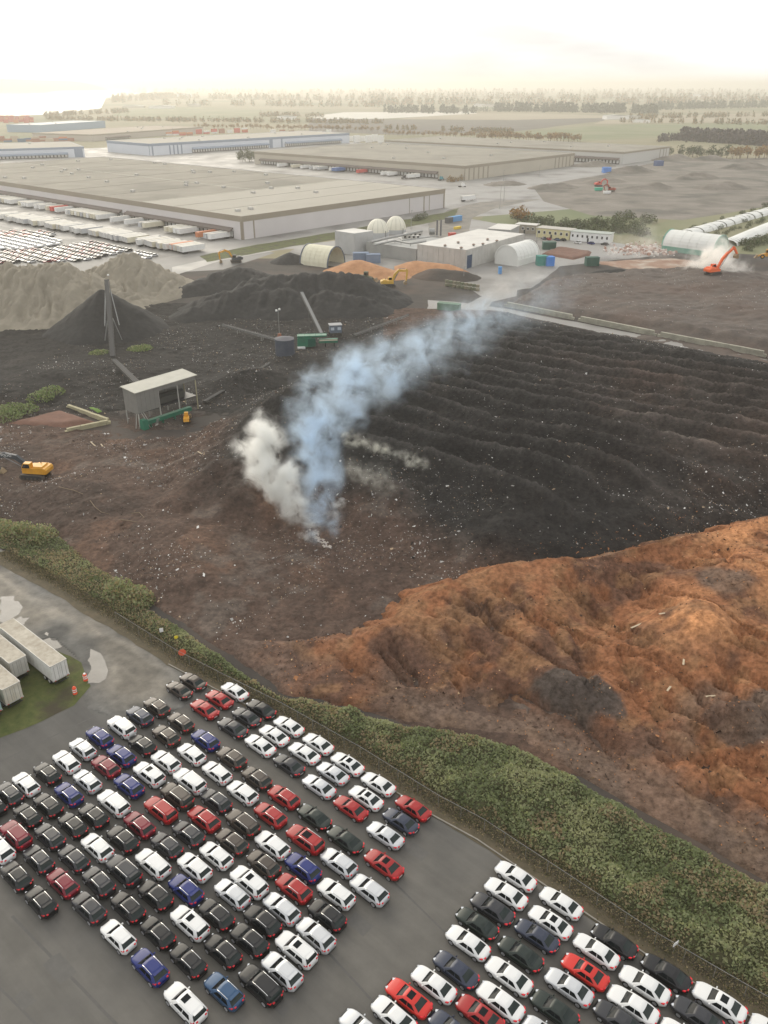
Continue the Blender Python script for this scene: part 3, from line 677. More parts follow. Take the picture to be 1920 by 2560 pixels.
# fallen branches and loose planks
M_plank = mat('pale_plank', (.42, .33, .22), (.5, .42, .3), 1.5, rough=.9)
for k, (px, py, L, a) in enumerate([(232, 1107, 3.2, -.9), (255, 1110, 2.6, -1.0), (505, 1148, 3.0, -.8), (1590, 1575, 2.6, .6), (1680, 1690, 2.0, .9), (1720, 1600, 2.2, 1.2), (1655, 1560, 1.8, .3), (1780, 1750, 2.2, .2), (1640, 1500, 2.4, .5)]):
    p = G(px, py, 2); z = h1(p.x, p.y)
    p = G(px, py, z); z = h1(p.x, p.y)
    b = MB().box((0, 0, .04), (L, .28, .07)).build('loose_plank', M_plank)
    b.location = (p.x, p.y, z + .1); b.rotation_euler = (0, .06, a)
    tag(b, 'loose pale plank lying on the ' + ('brown compost slope' if py < 1300 else 'orange mulch mound'), 'plank', 'loose planks on the heaps')
M_branch = mat('bare_branch', (.2, .15, .1), rough=.9)
for k, pts in enumerate([[(150, 1229), (185, 1236), (210, 1246)], [(300, 1305), (325, 1308), (345, 1313)], [(330, 1290), (350, 1290), (362, 1305)], [(228, 1263), (240, 1278), (255, 1285), (276, 1291)]]):
    m = MB(); q = []
    for px, py in pts:
        p = G(px, py, 2); p.z = h1(p.x, p.y) + .15; q.append(p)
    for i in range(len(q) - 1): m.tube(q[i], q[i + 1], .09 - .02 * i, 6, 0, .07 - .02 * i)
    tag(m.build('fallen_branch', M_branch), 'bare fallen branch lying on the brown compost slope', 'branch', 'fallen branches on the compost')

# ------------------------------------------------------------------ block walls
def block_wall(label, runs, courses, bl=1.5, bd=.75, bh=.75, gap=.05, name='block_wall', m=M_block):
    t = thing(name, label, 'wall', (*runs[0][0], 0))
    o0 = Vector((*runs[0][0], 0))
    me = MB().box((0, 0, bh / 2 - gap / 2), (bl - gap, bd, bh - gap), top=.985).mesh('concrete_block', m)
    for a, b in runs:
        a = Vector((*a, 0)); b = Vector((*b, 0)); d = b - a; ang = math.atan2(d.y, d.x); n = int(d.length / bl)
        for c in range(courses):
            for i in range(n - (c % 2)):
                p = a + d.normalized() * (bl * (i + .5 + (c % 2) * .5)) - o0
                link('concrete_block', me, t, (p.x + random.uniform(-.05, .05), p.y + random.uniform(-.05, .05), c * bh + .02), ang + random.uniform(-.02, .02))
    return t
wl = [tuple(G(*r8(*p))[:2]) for p in [(330, 93), (700, 166), (1100, 246), (1659, 352), (1850, 390)]]
block_wall('long grey concrete block wall holding back the compost bed along the wet road', list(zip(wl[:-1], wl[1:])), 2, bl=2.0, bd=1.0, bh=1.0)
bk = [tuple(G(*r6(*p))[:2]) for p in [(500, 1125), (820, 1240), (480, 1312)]]
block_wall('low pale concrete block bunker wall with a corner beside the raised shed', [(bk[0], bk[1]), (bk[1], bk[2])], 2, bl=1.2, bd=.8, bh=.6, name='bunker_wall', m=mat('yellowed_concrete', (.42, .38, .24), (.33, .30, .2), .6, rough=.9, bump=.02, bscale=4))
tag(hfield('brown_mulch_bed', -110, -70, 196, 222, .5, lambda X, Y: 1.35 * sstep(0, 3, sd_poly(X, Y, [(-103, 203), (-89, 216), (-75, 206), (-84, 200.5)])) + (fbm(X, Y, 3, 3, 42) - .5) * .4 - .3,
    MATS['brown_mulch']), 'brown mulch bed held by the pale bunker wall', 'mulch bed')
gp_ = [tuple(G(*r6(*p))[:2]) for p in [(640, 1128), (700, 1122), (775, 1160), (720, 1172)]]
tag(hfield('grass_patch', gp_[0][0] - 4, gp_[2][0] + 4, gp_[3][1] - 5, gp_[1][1] + 5, .4, lambda X, Y: compost_h(X, Y) + .35 * sstep(-.2, .8, sd_poly(X, Y, gp_)) - .2 - 3 * (sd_poly(X, Y, gp_) < -.3), mat('vivid_grass', (.10, .19, .03), (.14, .22, .05), 1, rough=.95)), kind='structure')

def bedh(x, y): return np.maximum(bed_h(x, y), 0)
n_ = 7000
fx = rng.uniform(50, 260, n_); fy = rng.uniform(225, 410, n_); fz = bed_h(fx, fy); k = (fz > .8) & (rng.random(n_) < sstep(.35, .6, fbm(fx, fy, 20, 3, 650)) + .2); fx, fy, fz = fx[k], fy[k], fz[k]
tag(link('bed_debris', quads_mesh('bed_debris', np.stack([fx, fy, fz + .12], 1), 1.2, rng.uniform(.08, .26, len(fx)), M_bits, rng.choice(5, len(fx), p=[.3, .25, .15, .1, .2]), tilt=.7)), 'white scraps scattered over the compost bed behind the block wall', 'debris', kind='stuff')
# broken pale rubble by the hooped store
M_rubb = [mat('pink_rubble', (.48, .36, .31), rough=.9), mat('white_rubble', (.62, .58, .54), rough=.9), mat('rust_rubble', (.33, .19, .14), rough=.9)]
rb_ = MB()
for k in range(420):
    p = G(*r5(random.gauss(880, 110), random.gauss(530, 18))); s_ = random.uniform(.4, 1.5)
    rb_.box((p.x, p.y, s_ * .4), (s_ * random.uniform(.8, 1.6), s_, s_ * .9), random.uniform(0, 3), random.randrange(3), random.uniform(.5, .9))
tag(rb_.build('rubble', M_rubb), 'broken pale rubble strewn before the white hooped store', 'rubble', kind='stuff')
# ------------------------------------------------------------------ cars
def paint(name, c, metal=.0, rough=.32):
    return mat(name, c, rough=rough, metal=metal * .4, spec=.3, coat=.15)
PAINT = {
    'white': paint('white_car_paint', (.66, .66, .645)),
    'silver': paint('silver_car_paint', (.50, .51, .52), .5),
    'black': paint('black_car_paint', (.012, .012, .013)),
    'charcoal': paint('charcoal_car_paint', (.035, .036, .040), .3),
    'brown': paint('bronze_car_paint', (.055, .044, .036), .3),
    'green': paint('dark_green_car_paint', (.018, .026, .022), .3),
    'red': paint('red_car_paint', (.30, .018, .018)),
    'bright_red': paint('bright_red_car_paint', (.52, .03, .022)),
    'maroon': paint('maroon_car_paint', (.16, .010, .022)),
    'blue': paint('blue_car_paint', (.012, .022, .13)),
    'steel_blue': paint('steel_blue_car_paint', (.03, .07, .14), .3),
    'slate': paint('slate_blue_car_paint', (.035, .042, .065), .3),
}
M_carglass = mat('car_glass', (.010, .012, .013), rough=.08, spec=.10)
M_rearglass = mat('tinted_rear_glass', (.016, .024, .022), rough=.05, spec=.3)
M_tail = mat('tail_light_red', (.62, .02, .03), rough=.25)
M_head = mat('headlight_glass', (.62, .64, .66), rough=.15)
M_chrome = mat('chrome_trim', (.72, .72, .70), rough=.22, metal=.9)
M_rim = mat('alloy_rim', (.42, .42, .43), rough=.35, metal=.6)
M_plastic = mat('black_plastic', (.02, .02, .02), rough=.6)

def car_meshes(kind):
    if kind == 'sedan':
        L, W, zr, belt = 4.72, 1.84, 1.43, .93
        top = [(-2.36, .74), (-2.30, .93), (-2.15, .985), (-1.70, 1.00), (-.5, .965), (.95, .955), (1.5, .89), (1.95, .80), (2.22, .70), (2.36, .54)]
        g = dict(b=(-1.85, 1.02), r=(-.98, .28), wb=.85, wr=.64)
        wx = (1.42, -1.40); wr_ = .33
    elif kind == 'suv':
        L, W, zr, belt = 4.50, 1.86, 1.55, 1.02
        top = [(-2.25, .86), (-2.20, 1.04), (-2.08, 1.10), (-1.70, 1.12), (-.5, 1.07), (.88, 1.06), (1.4, 1.00), (1.85, .92), (2.12, .82), (2.25, .62)]
        g = dict(b=(-2.12, 1.0), r=(-1.48, .22), wb=.88, wr=.69)
        wx = (1.36, -1.32); wr_ = .36
    else:
        L, W, zr, belt = 4.85, 1.93, 1.74, 1.10
        top = [(-2.42, .92), (-2.38, 1.10), (-2.30, 1.16), (-1.70, 1.18), (-.5, 1.13), (.95, 1.12), (1.5, 1.07), (1.95, 1.0), (2.28, .90), (2.42, .68)]
        g = dict(b=(-2.28, 1.08), r=(-1.95, .36), wb=.91, wr=.74)
        wx = (1.45, -1.45); wr_ = .38
    xs = np.concatenate([np.linspace(-L / 2, -L / 2 + .5, 7), np.linspace(-L / 2 + .75, L / 2 - .9, 10), np.linspace(L / 2 - .6, L / 2, 8)])
    tx, tz = zip(*top)
    body = MB(); rings = []
    for x in xs:
        e = abs(x) / (L / 2)
        wd = W / 2 * (1 - .30 * (max(0, e - .58) / .42) ** 2.6) * (1 if e < .99 else .94)
        zt = float(np.interp(x, tx, tz)); zs = min(belt - .03, zt - .05)
        zb = .24 + .16 * max(0, e - .82) / .18
        prof = [(0, zb), (wd * .82, zb), (wd * .965, zb + .09), (wd, zb + .26), (wd * .99, zs - .10), (wd * .955, zs), (wd * .86, zs + (zt - zs) * .75), (wd * .55, zt), (0, zt + .012)]
        ring = [(x, y, z) for y, z in prof] + [(x, -y, z) for y, z in prof[-2:0:-1]]
        rings.append(ring)
    n = len(rings[0])
    body.loft([r[::-1] for r in rings][::-1], 0)
    # cabin: rings from the waist to the roof
    b0, b1 = g['b']; r0, r1 = g['r']
    def ring(s):
        cur = math.sin(s * PI) * .05
        xa = b0 + (r0 - b0) * s - cur * (1 if kind == 'sedan' else 1.6); xb = b1 + (r1 - b1) * s + cur
        hw = g['wb'] + (g['wr'] - g['wb']) * s ** 1.35
        z = (belt - .05) + (zr - .07 - belt + .05) * s
        return xa, xb, hw, z
    def rr(s, inset=0.0, dz=0.0):
        xa, xb, hw, z = ring(s)
        xa += inset; xb -= inset; hw -= inset
        c = .16
        pts = [(xb - c * .5, -hw), (xb - .04, -hw + c), (xb, -hw * .5), (xb + .02, 0), (xb, hw * .5), (xb - .04, hw - c), (xb - c * .5, hw), ((xa + xb) / 2, hw + .012), (xa + c * .5, hw), (xa + .04, hw - c), (xa, hw * .5), (xa - .02, 0), (xa, -hw * .5), (xa + .04, -hw + c), (xa + c * .5, -hw), ((xa + xb) / 2, -hw - .012)]
        return [(x, y, z + dz) for x, y in pts]
    cab = [rr(0), rr(.35), rr(.7), rr(1.0)]
    q = rr(1.0, .10, .045); cab.append(q)
    q2 = rr(1.0, .26, .07); cab.append(q2)
    body.loft(cab, 0, caps=False)
    body.add(q2, [tuple(range(len(q2)))], 0)
    # sills and bumpers in black plastic
    for s in (-1, 1): body.box((0, s * (W / 2 - .04), .28), (wx[0] - wx[1] - .75, .09, .10), 0, 1)
    body.box((-L / 2 + .02, 0, .40), (.06, W * .62, .14), 0, 1)
    body.box((L / 2 - .03, 0, .45), (.07, W * .55, .18), 0, 1)
    for s in (-1, 1): body.box((-.2, s * (W / 2 + .002), belt - .36), (.16, .03, .03), 0, 1)
    out = {'body': body}
    def P(s, x, side):   # a point on the cabin side
        xa, xb, hw, z = ring(s); return (x, side * (hw + .016), z)
    ws = MB(); rw = MB()
    def cross(s, end, f, off):
        xa, xb, hw, z = ring(s); x = (xb if end > 0 else xa) + end * off - end * .03 * abs(f) ** 2
        return (x, (hw - .13) * f, z)
    def pane(mb, end, s0, s1, flip):
        ss = np.linspace(s0, s1, 4); ff = (-1, -.5, 0, .5, 1)
        vs = [cross(s, end, f, .028) for s in ss for f in ff]
        fs = []
        for i in range(3):
            for j in range(4):
                a = i * 5 + j; q = (a, a + 1, a + 6, a + 5); fs.append(q if not flip else q[::-1])
        mb.add(vs, fs)
    pane(ws, 1, .10, .93, False); pane(rw, -1, .16 if kind != 'sedan' else .12, .90, True)
    out['windshield'] = ws; out['rear_window'] = rw
    for side in (-1, 1):
        for nm, fa, fb in (('front_side_window', .50, .86), ('rear_side_window', .14, .47)):
            m = MB(); vs = []; ss = (.14, .5, .88)
            for s in ss:
                xa, xb, hw, z = ring(s)
                lo, hi = xa + .06, xb - .06
                for f in (fa, (fa + fb) / 2, fb): vs.append(P(s, lo + (hi - lo) * f, side))
            fs = []
            for i in range(2):
                for j in range(2):
                    a = i * 3 + j; q = (a, a + 1, a + 4, a + 3); fs.append(q if side < 0 else q[::-1])
            m.add(vs, fs); out[nm + ('_l' if side > 0 else '_r')] = m
        t = MB(); zt = belt - .13
        t.loft([[(-L / 2 + .16, side * (W / 2 - .015), zt), (-L / 2 + .16, side * (W / 2 - .02), zt + .13), (-L / 2 + .10, side * (W / 2 - .20), zt + .15), (-L / 2 + .10, side * (W / 2 - .20), zt)][::side],
                [(-L / 2 + .42, side * (W / 2 + .004), zt + .03), (-L / 2 + .42, side * (W / 2 - .005), zt + .14), (-L / 2 + .05, side * (W / 2 - .42), zt + .12), (-L / 2 - .02, side * (W / 2 - .42), zt)][::side]], 0)
        t.box((-L / 2 + .03, side * (W / 2 - .36), zt + .05), (.12, .20, .13))
        [t.v.__setitem__(i_, (v_[0], v_[1] - side * .11 * max(0, min(1, (-L / 2 + .45 - v_[0]) / .45)), v_[2])) for i_, v_ in enumerate(t.v)]; out['tail_light_' + ('l' if side > 0 else 'r')] = t
        h = MB(); h.box((L / 2 - .22, side * (W / 2 - .40), belt - .24), (.34, .28, .10), -side * .55, 0, .8)
        out['headlight_' + ('l' if side > 0 else 'r')] = h
        mr = MB(); mr.box((g['b'][1] - .38, side * (W / 2 + .07), belt + .03), (.12, .2, .13), 0, 0, .8)
        out['mirror_' + ('l' if side > 0 else 'r')] = mr
        if kind != 'sedan':
            rl = MB(); xa, xb, hw, z = ring(1.0)
            xs_ = np.linspace(xa + .12, xb - .10, 6)
            rl.loft([[(x, side * (hw - .07) + dy, z + .075 + dz - .05 * abs(2 * (x - xs_[0]) / (xs_[-1] - xs_[0]) - 1) ** 4) for dy, dz in ((-.02, 0), (.02, 0), (.02, .03), (-.02, .03))] for x in xs_])
            out['roof_rail_' + ('l' if side > 0 else 'r')] = rl
    if kind == 'sedan':
        lp = MB().box((-L / 2 + .0, 0, .62), (.03, .5, .12))
    else:
        lp = MB().box((-L / 2 + .03, 0, .80), (.03, .5, .12))
        sp = MB(); xa, xb, hw, z = ring(1.0); sp.box((xa - .06, 0, z + .03), (.30, 1.05, .035), 0, 0); out['spoiler'] = sp
    out['licence_plate'] = lp
    xa, xb, hw, z = ring(1.0)
    zz = z + .078
    out['sunroof'] = MB().box((xb - .62, 0, zz), (.62, .78, .012)); out['panoramic_roof'] = MB().box((xb - .72, 0, zz), (.95, .84, .012))
    wheel = MB(); r = wr_
    wheel.tube((0, -.11, 0), (0, .11, 0), r, 16, 0); wheel.tube((0, .112, 0), (0, .122, 0), r * .68, 12, 1); wheel.tube((0, -.122, 0), (0, -.112, 0), r * .68, 12, 1)
    for k in range(5):
        a = 2 * PI * k / 5
        for sy in (-.126, .126): wheel.bar((0, sy, 0), (r * .62 * math.cos(a), sy, r * .62 * math.sin(a)), .05, .012, 1)
    out['wheel'] = wheel
    arch = MB()
    n = 12
    pts = [((r + .05) * math.cos(PI * i / n), (r + .05) * math.sin(PI * i / n)) for i in range(n + 1)]
    arch.side_prism(pts, -.02, .02)
    out['wheel_arch'] = arch
    mset = dict(body=[PAINT['white'], M_plastic], windshield=M_carglass, rear_window=M_rearglass, spoiler=PAINT['white'], licence_plate=mat('licence_plate', (.5, .5, .48), rough=.5),
                sunroof=M_carglass, panoramic_roof=M_carglass, wheel=[M_rubber, M_rim], wheel_arch=M_plastic)
    res = {}
    for k_, mb in out.items():
        base = k_.rsplit('_', 1)[0] if k_.endswith(('_l', '_r')) else k_
        m_ = mset.get(base) or {'front_side_window': M_carglass, 'rear_side_window': M_carglass, 'tail_light': M_tail, 'headlight': M_head, 'mirror': PAINT['white'], 'roof_rail': M_chrome}[base]
        res[k_] = (base, mb.mesh(kind + '_' + k_, m_, smooth=base in ('body', 'windshield', 'rear_window')))
    res['_dims'] = (L, W, wx, wr_)
    bm_ = res['body'][1]
    return res
CAR = {k: car_meshes(k) for k in ('sedan', 'suv', 'big')}
CNAME = {'white': 'white', 'silver': 'silver', 'black': 'black', 'charcoal': 'charcoal', 'brown': 'bronze', 'green': 'dark green', 'red': 'red', 'bright_red': 'bright red', 'maroon': 'maroon',
         'blue': 'navy', 'steel_blue': 'steel blue', 'slate': 'slate blue'}
KNAME = {'sedan': ('parked_sedan', 'sedan'), 'suv': ('parked_crossover', 'crossover'), 'big': ('parked_suv', 'suv')}
CAR_AZ = R(140)
def car(loc, kind, colr, roof=None, block='', rz=CAR_AZ, z=.024):
    nm, kd = KNAME[kind]
    lab = CNAME[colr] + ' ' + kd + {None: '', 'sun': ' with dark sunroof', 'pano': ' with glass roof'}[roof] + ' ' + block
    t = thing(nm, lab, 'car', (loc[0], loc[1], z), rz, 'cars parked in the asphalt lot')
    k_ = random.uniform(1.02, 1.07); t.scale = (k_, k_ * random.uniform(.98, 1.01), k_ * random.uniform(.97, 1.03))
    D = CAR[kind]; L, W, wx, wr_ = D['_dims']; pm = PAINT[colr]
    for k, v in D.items():
        if k == '_dims' or k in ('wheel', 'wheel_arch', 'sunroof', 'panoramic_roof'): continue
        base, me = v
        o = link(base, me, t)
        if base in ('body', 'mirror', 'spoiler'):
            o.material_slots[0].link = 'OBJECT'; o.material_slots[0].material = pm
    if roof: link('sunroof', D['sunroof' if roof == 'sun' else 'panoramic_roof'][1], t)
    for x in wx:
        for s in (-1, 1):
            w_ = link('wheel', D['wheel'][1], t, (x, s * (W / 2 - .10), wr_))
            link('wheel_arch', D['wheel_arch'][1], w_, (0, s * .075, 0))
    return t
B1, B2, B3 = 'in the lines beside the fence', 'in the large block beside the gravel road', 'in the small block at the end of the fence'
CARS = []
def put(z, lst, block):
    for it in lst:
        x, y, kind, colr = it[:4]; roof = it[4] if len(it) > 4 else None
        px, py = z(x, y); p = G(px, py, {'sedan': .75, 'suv': .85, 'big': .9}[kind])
        CARS.append([p.x, p.y, kind, colr, roof, block])
put(z5, [(225, 175, 'sedan', 'white'), (395, 290, 'sedan', 'black'), (575, 400, 'sedan', 'white'), (765, 515, 'sedan', 'white'), (955, 645, 'sedan', 'white', 'sun'), (1155, 775, 'sedan', 'white'), (1380, 930, 'sedan', 'red'),
         (300, 340, 'sedan', 'charcoal'), (480, 460, 'sedan', 'white'), (675, 575, 'sedan', 'white'), (860, 705, 'sedan', 'silver'), (1075, 865, 'sedan', 'white', 'sun'), (1300, 1015, 'sedan', 'slate'),
         (210, 410, 'sedan', 'charcoal'), (390, 525, 'sedan', 'white'), (575, 650, 'sedan', 'charcoal'), (770, 790, 'sedan', 'silver'), (975, 930, 'sedan', 'red'), (1200, 1105, 'sedan', 'silver')], B1)
put(z4, [(1250, 110, 'sedan', 'brown'), (1420, 225, 'sedan', 'red'), (1160, 165, 'sedan', 'brown'), (1325, 290, 'sedan', 'red')], B1)
put(z4, [(1015, 275, 'suv', 'brown'), (1170, 375, 'suv', 'brown'), (1330, 490, 'suv', 'blue'),
         (905, 335, 'suv', 'slate'), (1075, 460, 'suv', 'brown'), (1240, 580, 'suv', 'white'), (1405, 700, 'suv', 'white'),
         (790, 405, 'big', 'white'), (925, 525, 'suv', 'black'), (1070, 625, 'suv', 'white'), (1230, 755, 'big', 'white'), (1395, 880, 'suv', 'charcoal'),
         (645, 470, 'suv', 'blue'), (785, 590, 'suv', 'blue'), (965, 710, 'big', 'white', 'sun'), (1145, 850, 'big', 'brown'), (1320, 1000, 'suv', 'red'), (1500, 1145, 'suv', 'brown'),
         (535, 545, 'suv', 'silver'), (685, 660, 'suv', 'maroon'), (835, 785, 'suv', 'blue'), (1040, 940, 'big', 'red'), (1220, 1095, 'suv', 'charcoal'), (1400, 1235, 'suv', 'white'),
         (430, 630, 'suv', 'white'), (565, 755, 'suv', 'silver'), (735, 895, 'big', 'white'), (905, 1040, 'suv', 'maroon'), (1080, 1170, 'suv', 'charcoal'),
         (305, 705, 'suv', 'black'), (445, 840, 'suv', 'blue'), (605, 980, 'suv', 'black'), (795, 1130, 'suv', 'black'),
         (165, 775, 'suv', 'white'), (310, 910, 'suv', 'black'), (470, 1040, 'suv', 'black'),
         (60, 860, 'suv', 'charcoal'), (165, 970, 'suv', 'black'), (315, 1105, 'suv', 'charcoal'), (85, 1085, 'big', 'maroon'), (-55, 920, 'suv', 'black'), (-70, 1010, 'suv', 'charcoal')], B2)
put(z5, [(203, 605, 'suv', 'brown'), (365, 735, 'suv', 'brown'), (545, 860, 'suv', 'red'), (735, 985, 'sedan', 'green'), (940, 1135, 'sedan', 'green'), (1190, 1295, 'sedan', 'red', 'sun'),
         (275, 830, 'suv', 'white'), (455, 975, 'suv', 'red'), (680, 1130, 'big', 'red', 'pano'), (900, 1285, 'suv', 'silver'),
         (275, 1025, 'big', 'brown'), (470, 1170, 'suv', 'white'), (660, 1310, 'suv', 'blue'), (410, 1290, 'suv', 'brown')], B2)
put(z7, [(940, 525, 'suv', 'silver'), (725, 550, 'suv', 'white'), (450, 515, 'suv', 'red'), (665, 690, 'suv', 'black'), (160, 475, 'big', 'white', 'sun'), (375, 650, 'suv', 'silver'), (590, 815, 'suv', 'silver'),
         (70, 565, 'suv', 'silver'), (235, 715, 'suv', 'black'), (460, 905, 'big', 'white', 'sun'), (155, 845, 'suv', 'black'), (375, 1050, 'suv', 'silver'), (235, 1140, 'big', 'black')], B2)
put(z6, [(1255, 375, 'suv', 'white'), (990, 355, 'big', 'white'), (1210, 530, 'suv', 'blue'), (1400, 685, 'suv', 'black'), (630, 250, 'suv', 'white'), (800, 400, 'big', 'charcoal'), (1005, 560, 'suv', 'black'),
         (1230, 740, 'big', 'white', 'sun'), (1440, 920, 'suv', 'black'), (465, 310, 'suv', 'charcoal'), (635, 470, 'suv', 'charcoal'), (830, 640, 'suv', 'black'), (1020, 800, 'suv', 'black'), (1215, 980, 'suv', 'black'),
         (1450, 1180, 'suv', 'steel_blue'), (245, 330, 'suv', 'charcoal'), (405, 480, 'suv', 'maroon'), (575, 640, 'suv', 'charcoal'), (765, 825, 'suv', 'white'), (970, 1025, 'suv', 'blue'), (1200, 1260, 'big', 'white', 'sun'),
         (5, 265, 'suv', 'white'), (100, 430, 'suv', 'black'), (265, 600, 'suv', 'black')], B2)
put(z8, [(350, 350, 'sedan', 'white'), (585, 490, 'sedan', 'white'), (860, 690, 'sedan', 'black'), (1130, 870, 'sedan', 'black'), (1430, 1020, 'sedan', 'white', 'sun'), (1670, 1150, 'sedan', 'white'),
         (300, 440, 'sedan', 'white'), (530, 590, 'sedan', 'white', 'sun'), (770, 735, 'sedan', 'white'), (1020, 915, 'sedan', 'white'), (1300, 1060, 'sedan', 'charcoal'),
         (230, 520, 'sedan', 'charcoal'), (460, 660, 'sedan', 'slate'), (710, 845, 'sedan', 'bright_red', 'sun'), (970, 1030, 'sedan', 'white'), (1220, 1190, 'sedan', 'white'),
         (150, 595, 'sedan', 'green'), (375, 755, 'sedan', 'green'), (640, 935, 'sedan', 'silver'), (870, 1085, 'sedan', 'charcoal'),
         (110, 700, 'sedan', 'white'), (325, 875, 'sedan', 'white'), (550, 1040, 'sedan', 'green'), (780, 1230, 'sedan', 'white'),
         (55, 850, 'sedan', 'slate'), (285, 1010, 'sedan', 'white'), (480, 1160, 'sedan', 'silver'), (165, 1065, 'sedan', 'red', 'sun')], B3)
put(z7, [(1360, 1140, 'sedan', 'white'), (1225, 1250, 'sedan', 'bright_red', 'sun'), (1450, 1420, 'sedan', 'slate'), (1100, 1345, 'sedan', 'white'), (900, 1440, 'sedan', 'silver')], B3)
# nudge apart any two that would touch (cars stand nose to tail in lines)
ca, sa = math.cos(CAR_AZ), math.sin(CAR_AZ)
for it in range(60):
    for i in range(len(CARS)):
        for j in range(i):
            dx = CARS[i][0] - CARS[j][0]; dy = CARS[i][1] - CARS[j][1]
            u = dx * ca + dy * sa; v = -dx * sa + dy * ca
            Lm = {'sedan': 4.96, 'suv': 4.73, 'big': 5.09}; Wm = 2.2
            mu = (Lm[CARS[i][2]] + Lm[CARS[j][2]]) / 2 + .25 - abs(u); mv = Wm - abs(v)
            if mu > 0 and mv > 0:
                if mu < mv * 1.6: s = math.copysign(mu / 2, u); ox, oy = ca * s, sa * s
                else: s = math.copysign(mv / 2, v); ox, oy = -sa * s, ca * s
                CARS[i][0] += ox; CARS[i][1] += oy; CARS[j][0] -= ox; CARS[j][1] -= oy
def who(c): return 'a ' + CNAME[c[3]] + ' ' + KNAME[c[2]][1]
for c in CARS:
    front = rear = None
    for o in CARS:
        if o is c: continue
        dx = o[0] - c[0]; dy = o[1] - c[1]; u = dx * ca + dy * sa; v = -dx * sa + dy * ca
        if abs(v) < 1.25 and 3.5 < abs(u) < 8:
            if u > 0: front = o
            else: rear = o
    if front and rear: wh = 'behind ' + who(front) + ' and before ' + who(rear)
    elif front: wh = 'last in its line behind ' + who(front)
    elif rear: wh = 'leading its line ahead of ' + who(rear)
    else: wh = 'standing alone in the lot'
    c.append(wh)
    n_ = len((CNAME[c[3]] + ' ' + KNAME[c[2]][1] + (' with dark sunroof ' if c[4] else ' ') + wh).split())
    short = {B1: ', fence side', B2: ', road side', B3: ', small block'}[c[5]]
    if n_ + 2 <= 16: c[-1] += short
for x, y, kind, colr, roof, block, wh in CARS:
    car((x, y), kind, colr, roof, wh, CAR_AZ + random.uniform(-.02, .02))
# ------------------------------------------------------------------ trailers beside the gravel road
def trailer_near(name, label, corner, az, bodyc, L=16.0, W=2.6, z=.046):
    """corner = middle of the rear end on the ground, az = direction towards the front"""
    t = thing(name, label, 'trailer', (corner[0], corner[1], z), az, 'old box trailers standing on the grass')
    body = MB(); body.box((L / 2, 0, 2.52), (L, W, 2.75)); o = body.build('box_body', bodyc, t)
    rib = MB().box((0, 0, 2.52), (.06, .03, 2.7)).mesh('side_post', bodyc)
    for i in range(14):
        for s in (-1, 1): link('side_post', rib, o, (.5 + i * (L - 1) / 13, s * (W / 2 + .012), 0))
    rf = MB(); rf.box((L / 2, 0, 3.915), (L + .06, W + .06, .05))
    rf.build('roof', mat('dirty_trailer_roof', (.50, .46, .38), (.33, .29, .23), .9, rough=.9, bump=.01, bscale=5, coord='obj'), t)
    edge = MB()
    for s in (-1, 1): edge.box((L / 2, s * (W / 2 + .01), 3.90), (L + .1, .08, .12)); edge.box((L / 2, s * (W / 2 + .01), 1.18), (L + .1, .08, .14))
    edge.box((-.02, 0, 3.90), (.08, W + .1, .12)); edge.box((-.02, 0, 1.18), (.10, W + .1, .16))
    edge.build('edge_rail', mat('trailer_rail', (.45, .44, .41), rough=.5, metal=.3), t)
    for s in (-1, 1):
        d = MB().box((-.045, s * (W / 4 - .01), 2.52), (.05, W / 2 - .10, 2.5)).build('rear_door', bodyc, t)
        hb = MB()
        for k in (.3, .9): hb.tube((-.09, s * k, 1.4), (-.09, s * k, 3.7), .025, 6)
        hb.build('locking_bar', M_metal, d)
    fr = MB()
    for s in (-1, 1): fr.box((L / 2 - .5, s * .5, 1.0), (L - 2, .12, .24))
    fr.box((.1, 0, .55), (.10, 2.2, .12))
    for s in (-1, 1): fr.box((.1, s * .7, .8), (.08, .08, .5))
    fr.build('chassis', M_dark, t)
    wm = MB().tube((0, -.27, 0), (0, .27, 0), .5, 16, 0); wm.tube((0, -.29, 0), (0, .29, 0), .27, 12, 1)
    wm = wm.mesh('wheel', [M_rubber, mat('steel_rim', (.5, .5, .48), rough=.5)])
    for x in (1.5, 2.8):
        for s in (-1, 1): link('wheel', wm, t, (x, s * .98, .5))
    for s in (-1, 1): MB().box((L - 3.2, s * .7, .52), (.14, .14, 1.0)).box((L - 3.2, s * .7, .03), (.35, .35, .05)).build('landing_leg', M_metal, t)
    for s in (-1, 1): MB().box((-.075, s * 1.0, 1.17), (.03, .25, .08)).build('tail_light', M_tail, t)
    return t
M_tr1 = mat('trailer_white', (.66, .66, .63), (.55, .54, .50), .8, rough=.55, coord='obj')
M_tr2 = mat('trailer_grey_white', (.48, .47, .43), (.40, .38, .34), .8, rough=.65, coord='obj')
M_tr3 = mat('trailer_stained', (.55, .53, .46), (.42, .36, .27), .5, rough=.65, coord='obj')
M_tr4 = mat('trailer_teal', (.30, .42, .40), (.24, .34, .33), .8, rough=.6, coord='obj')
TAZ = R(139)
def tr_at(pa, pb): 
    a = G(*f1(*pa)); b = G(*f1(*pb)); return ((a.x + b.x) / 2, (a.y + b.y) / 2)
trailer_near('box_trailer', 'white box trailer with a dirty cream roof beside the orange traffic drums', tr_at((325, 1092), (420, 1042)), TAZ, M_tr1)
trailer_near('box_trailer', 'dull grey white box trailer parked between two paler trailers', tr_at((85, 1072), (185, 1020)), TAZ, M_tr2)
trailer_near('box_trailer', 'stained cream box trailer with rusty marks on its rear doors', tr_at((48, 1230), (148, 1180)), TAZ, M_tr3)
trailer_near('box_trailer', 'pale teal box trailer standing at the edge of the grass island', tr_at((-75, 1310), (18, 1258)), TAZ, M_tr4)

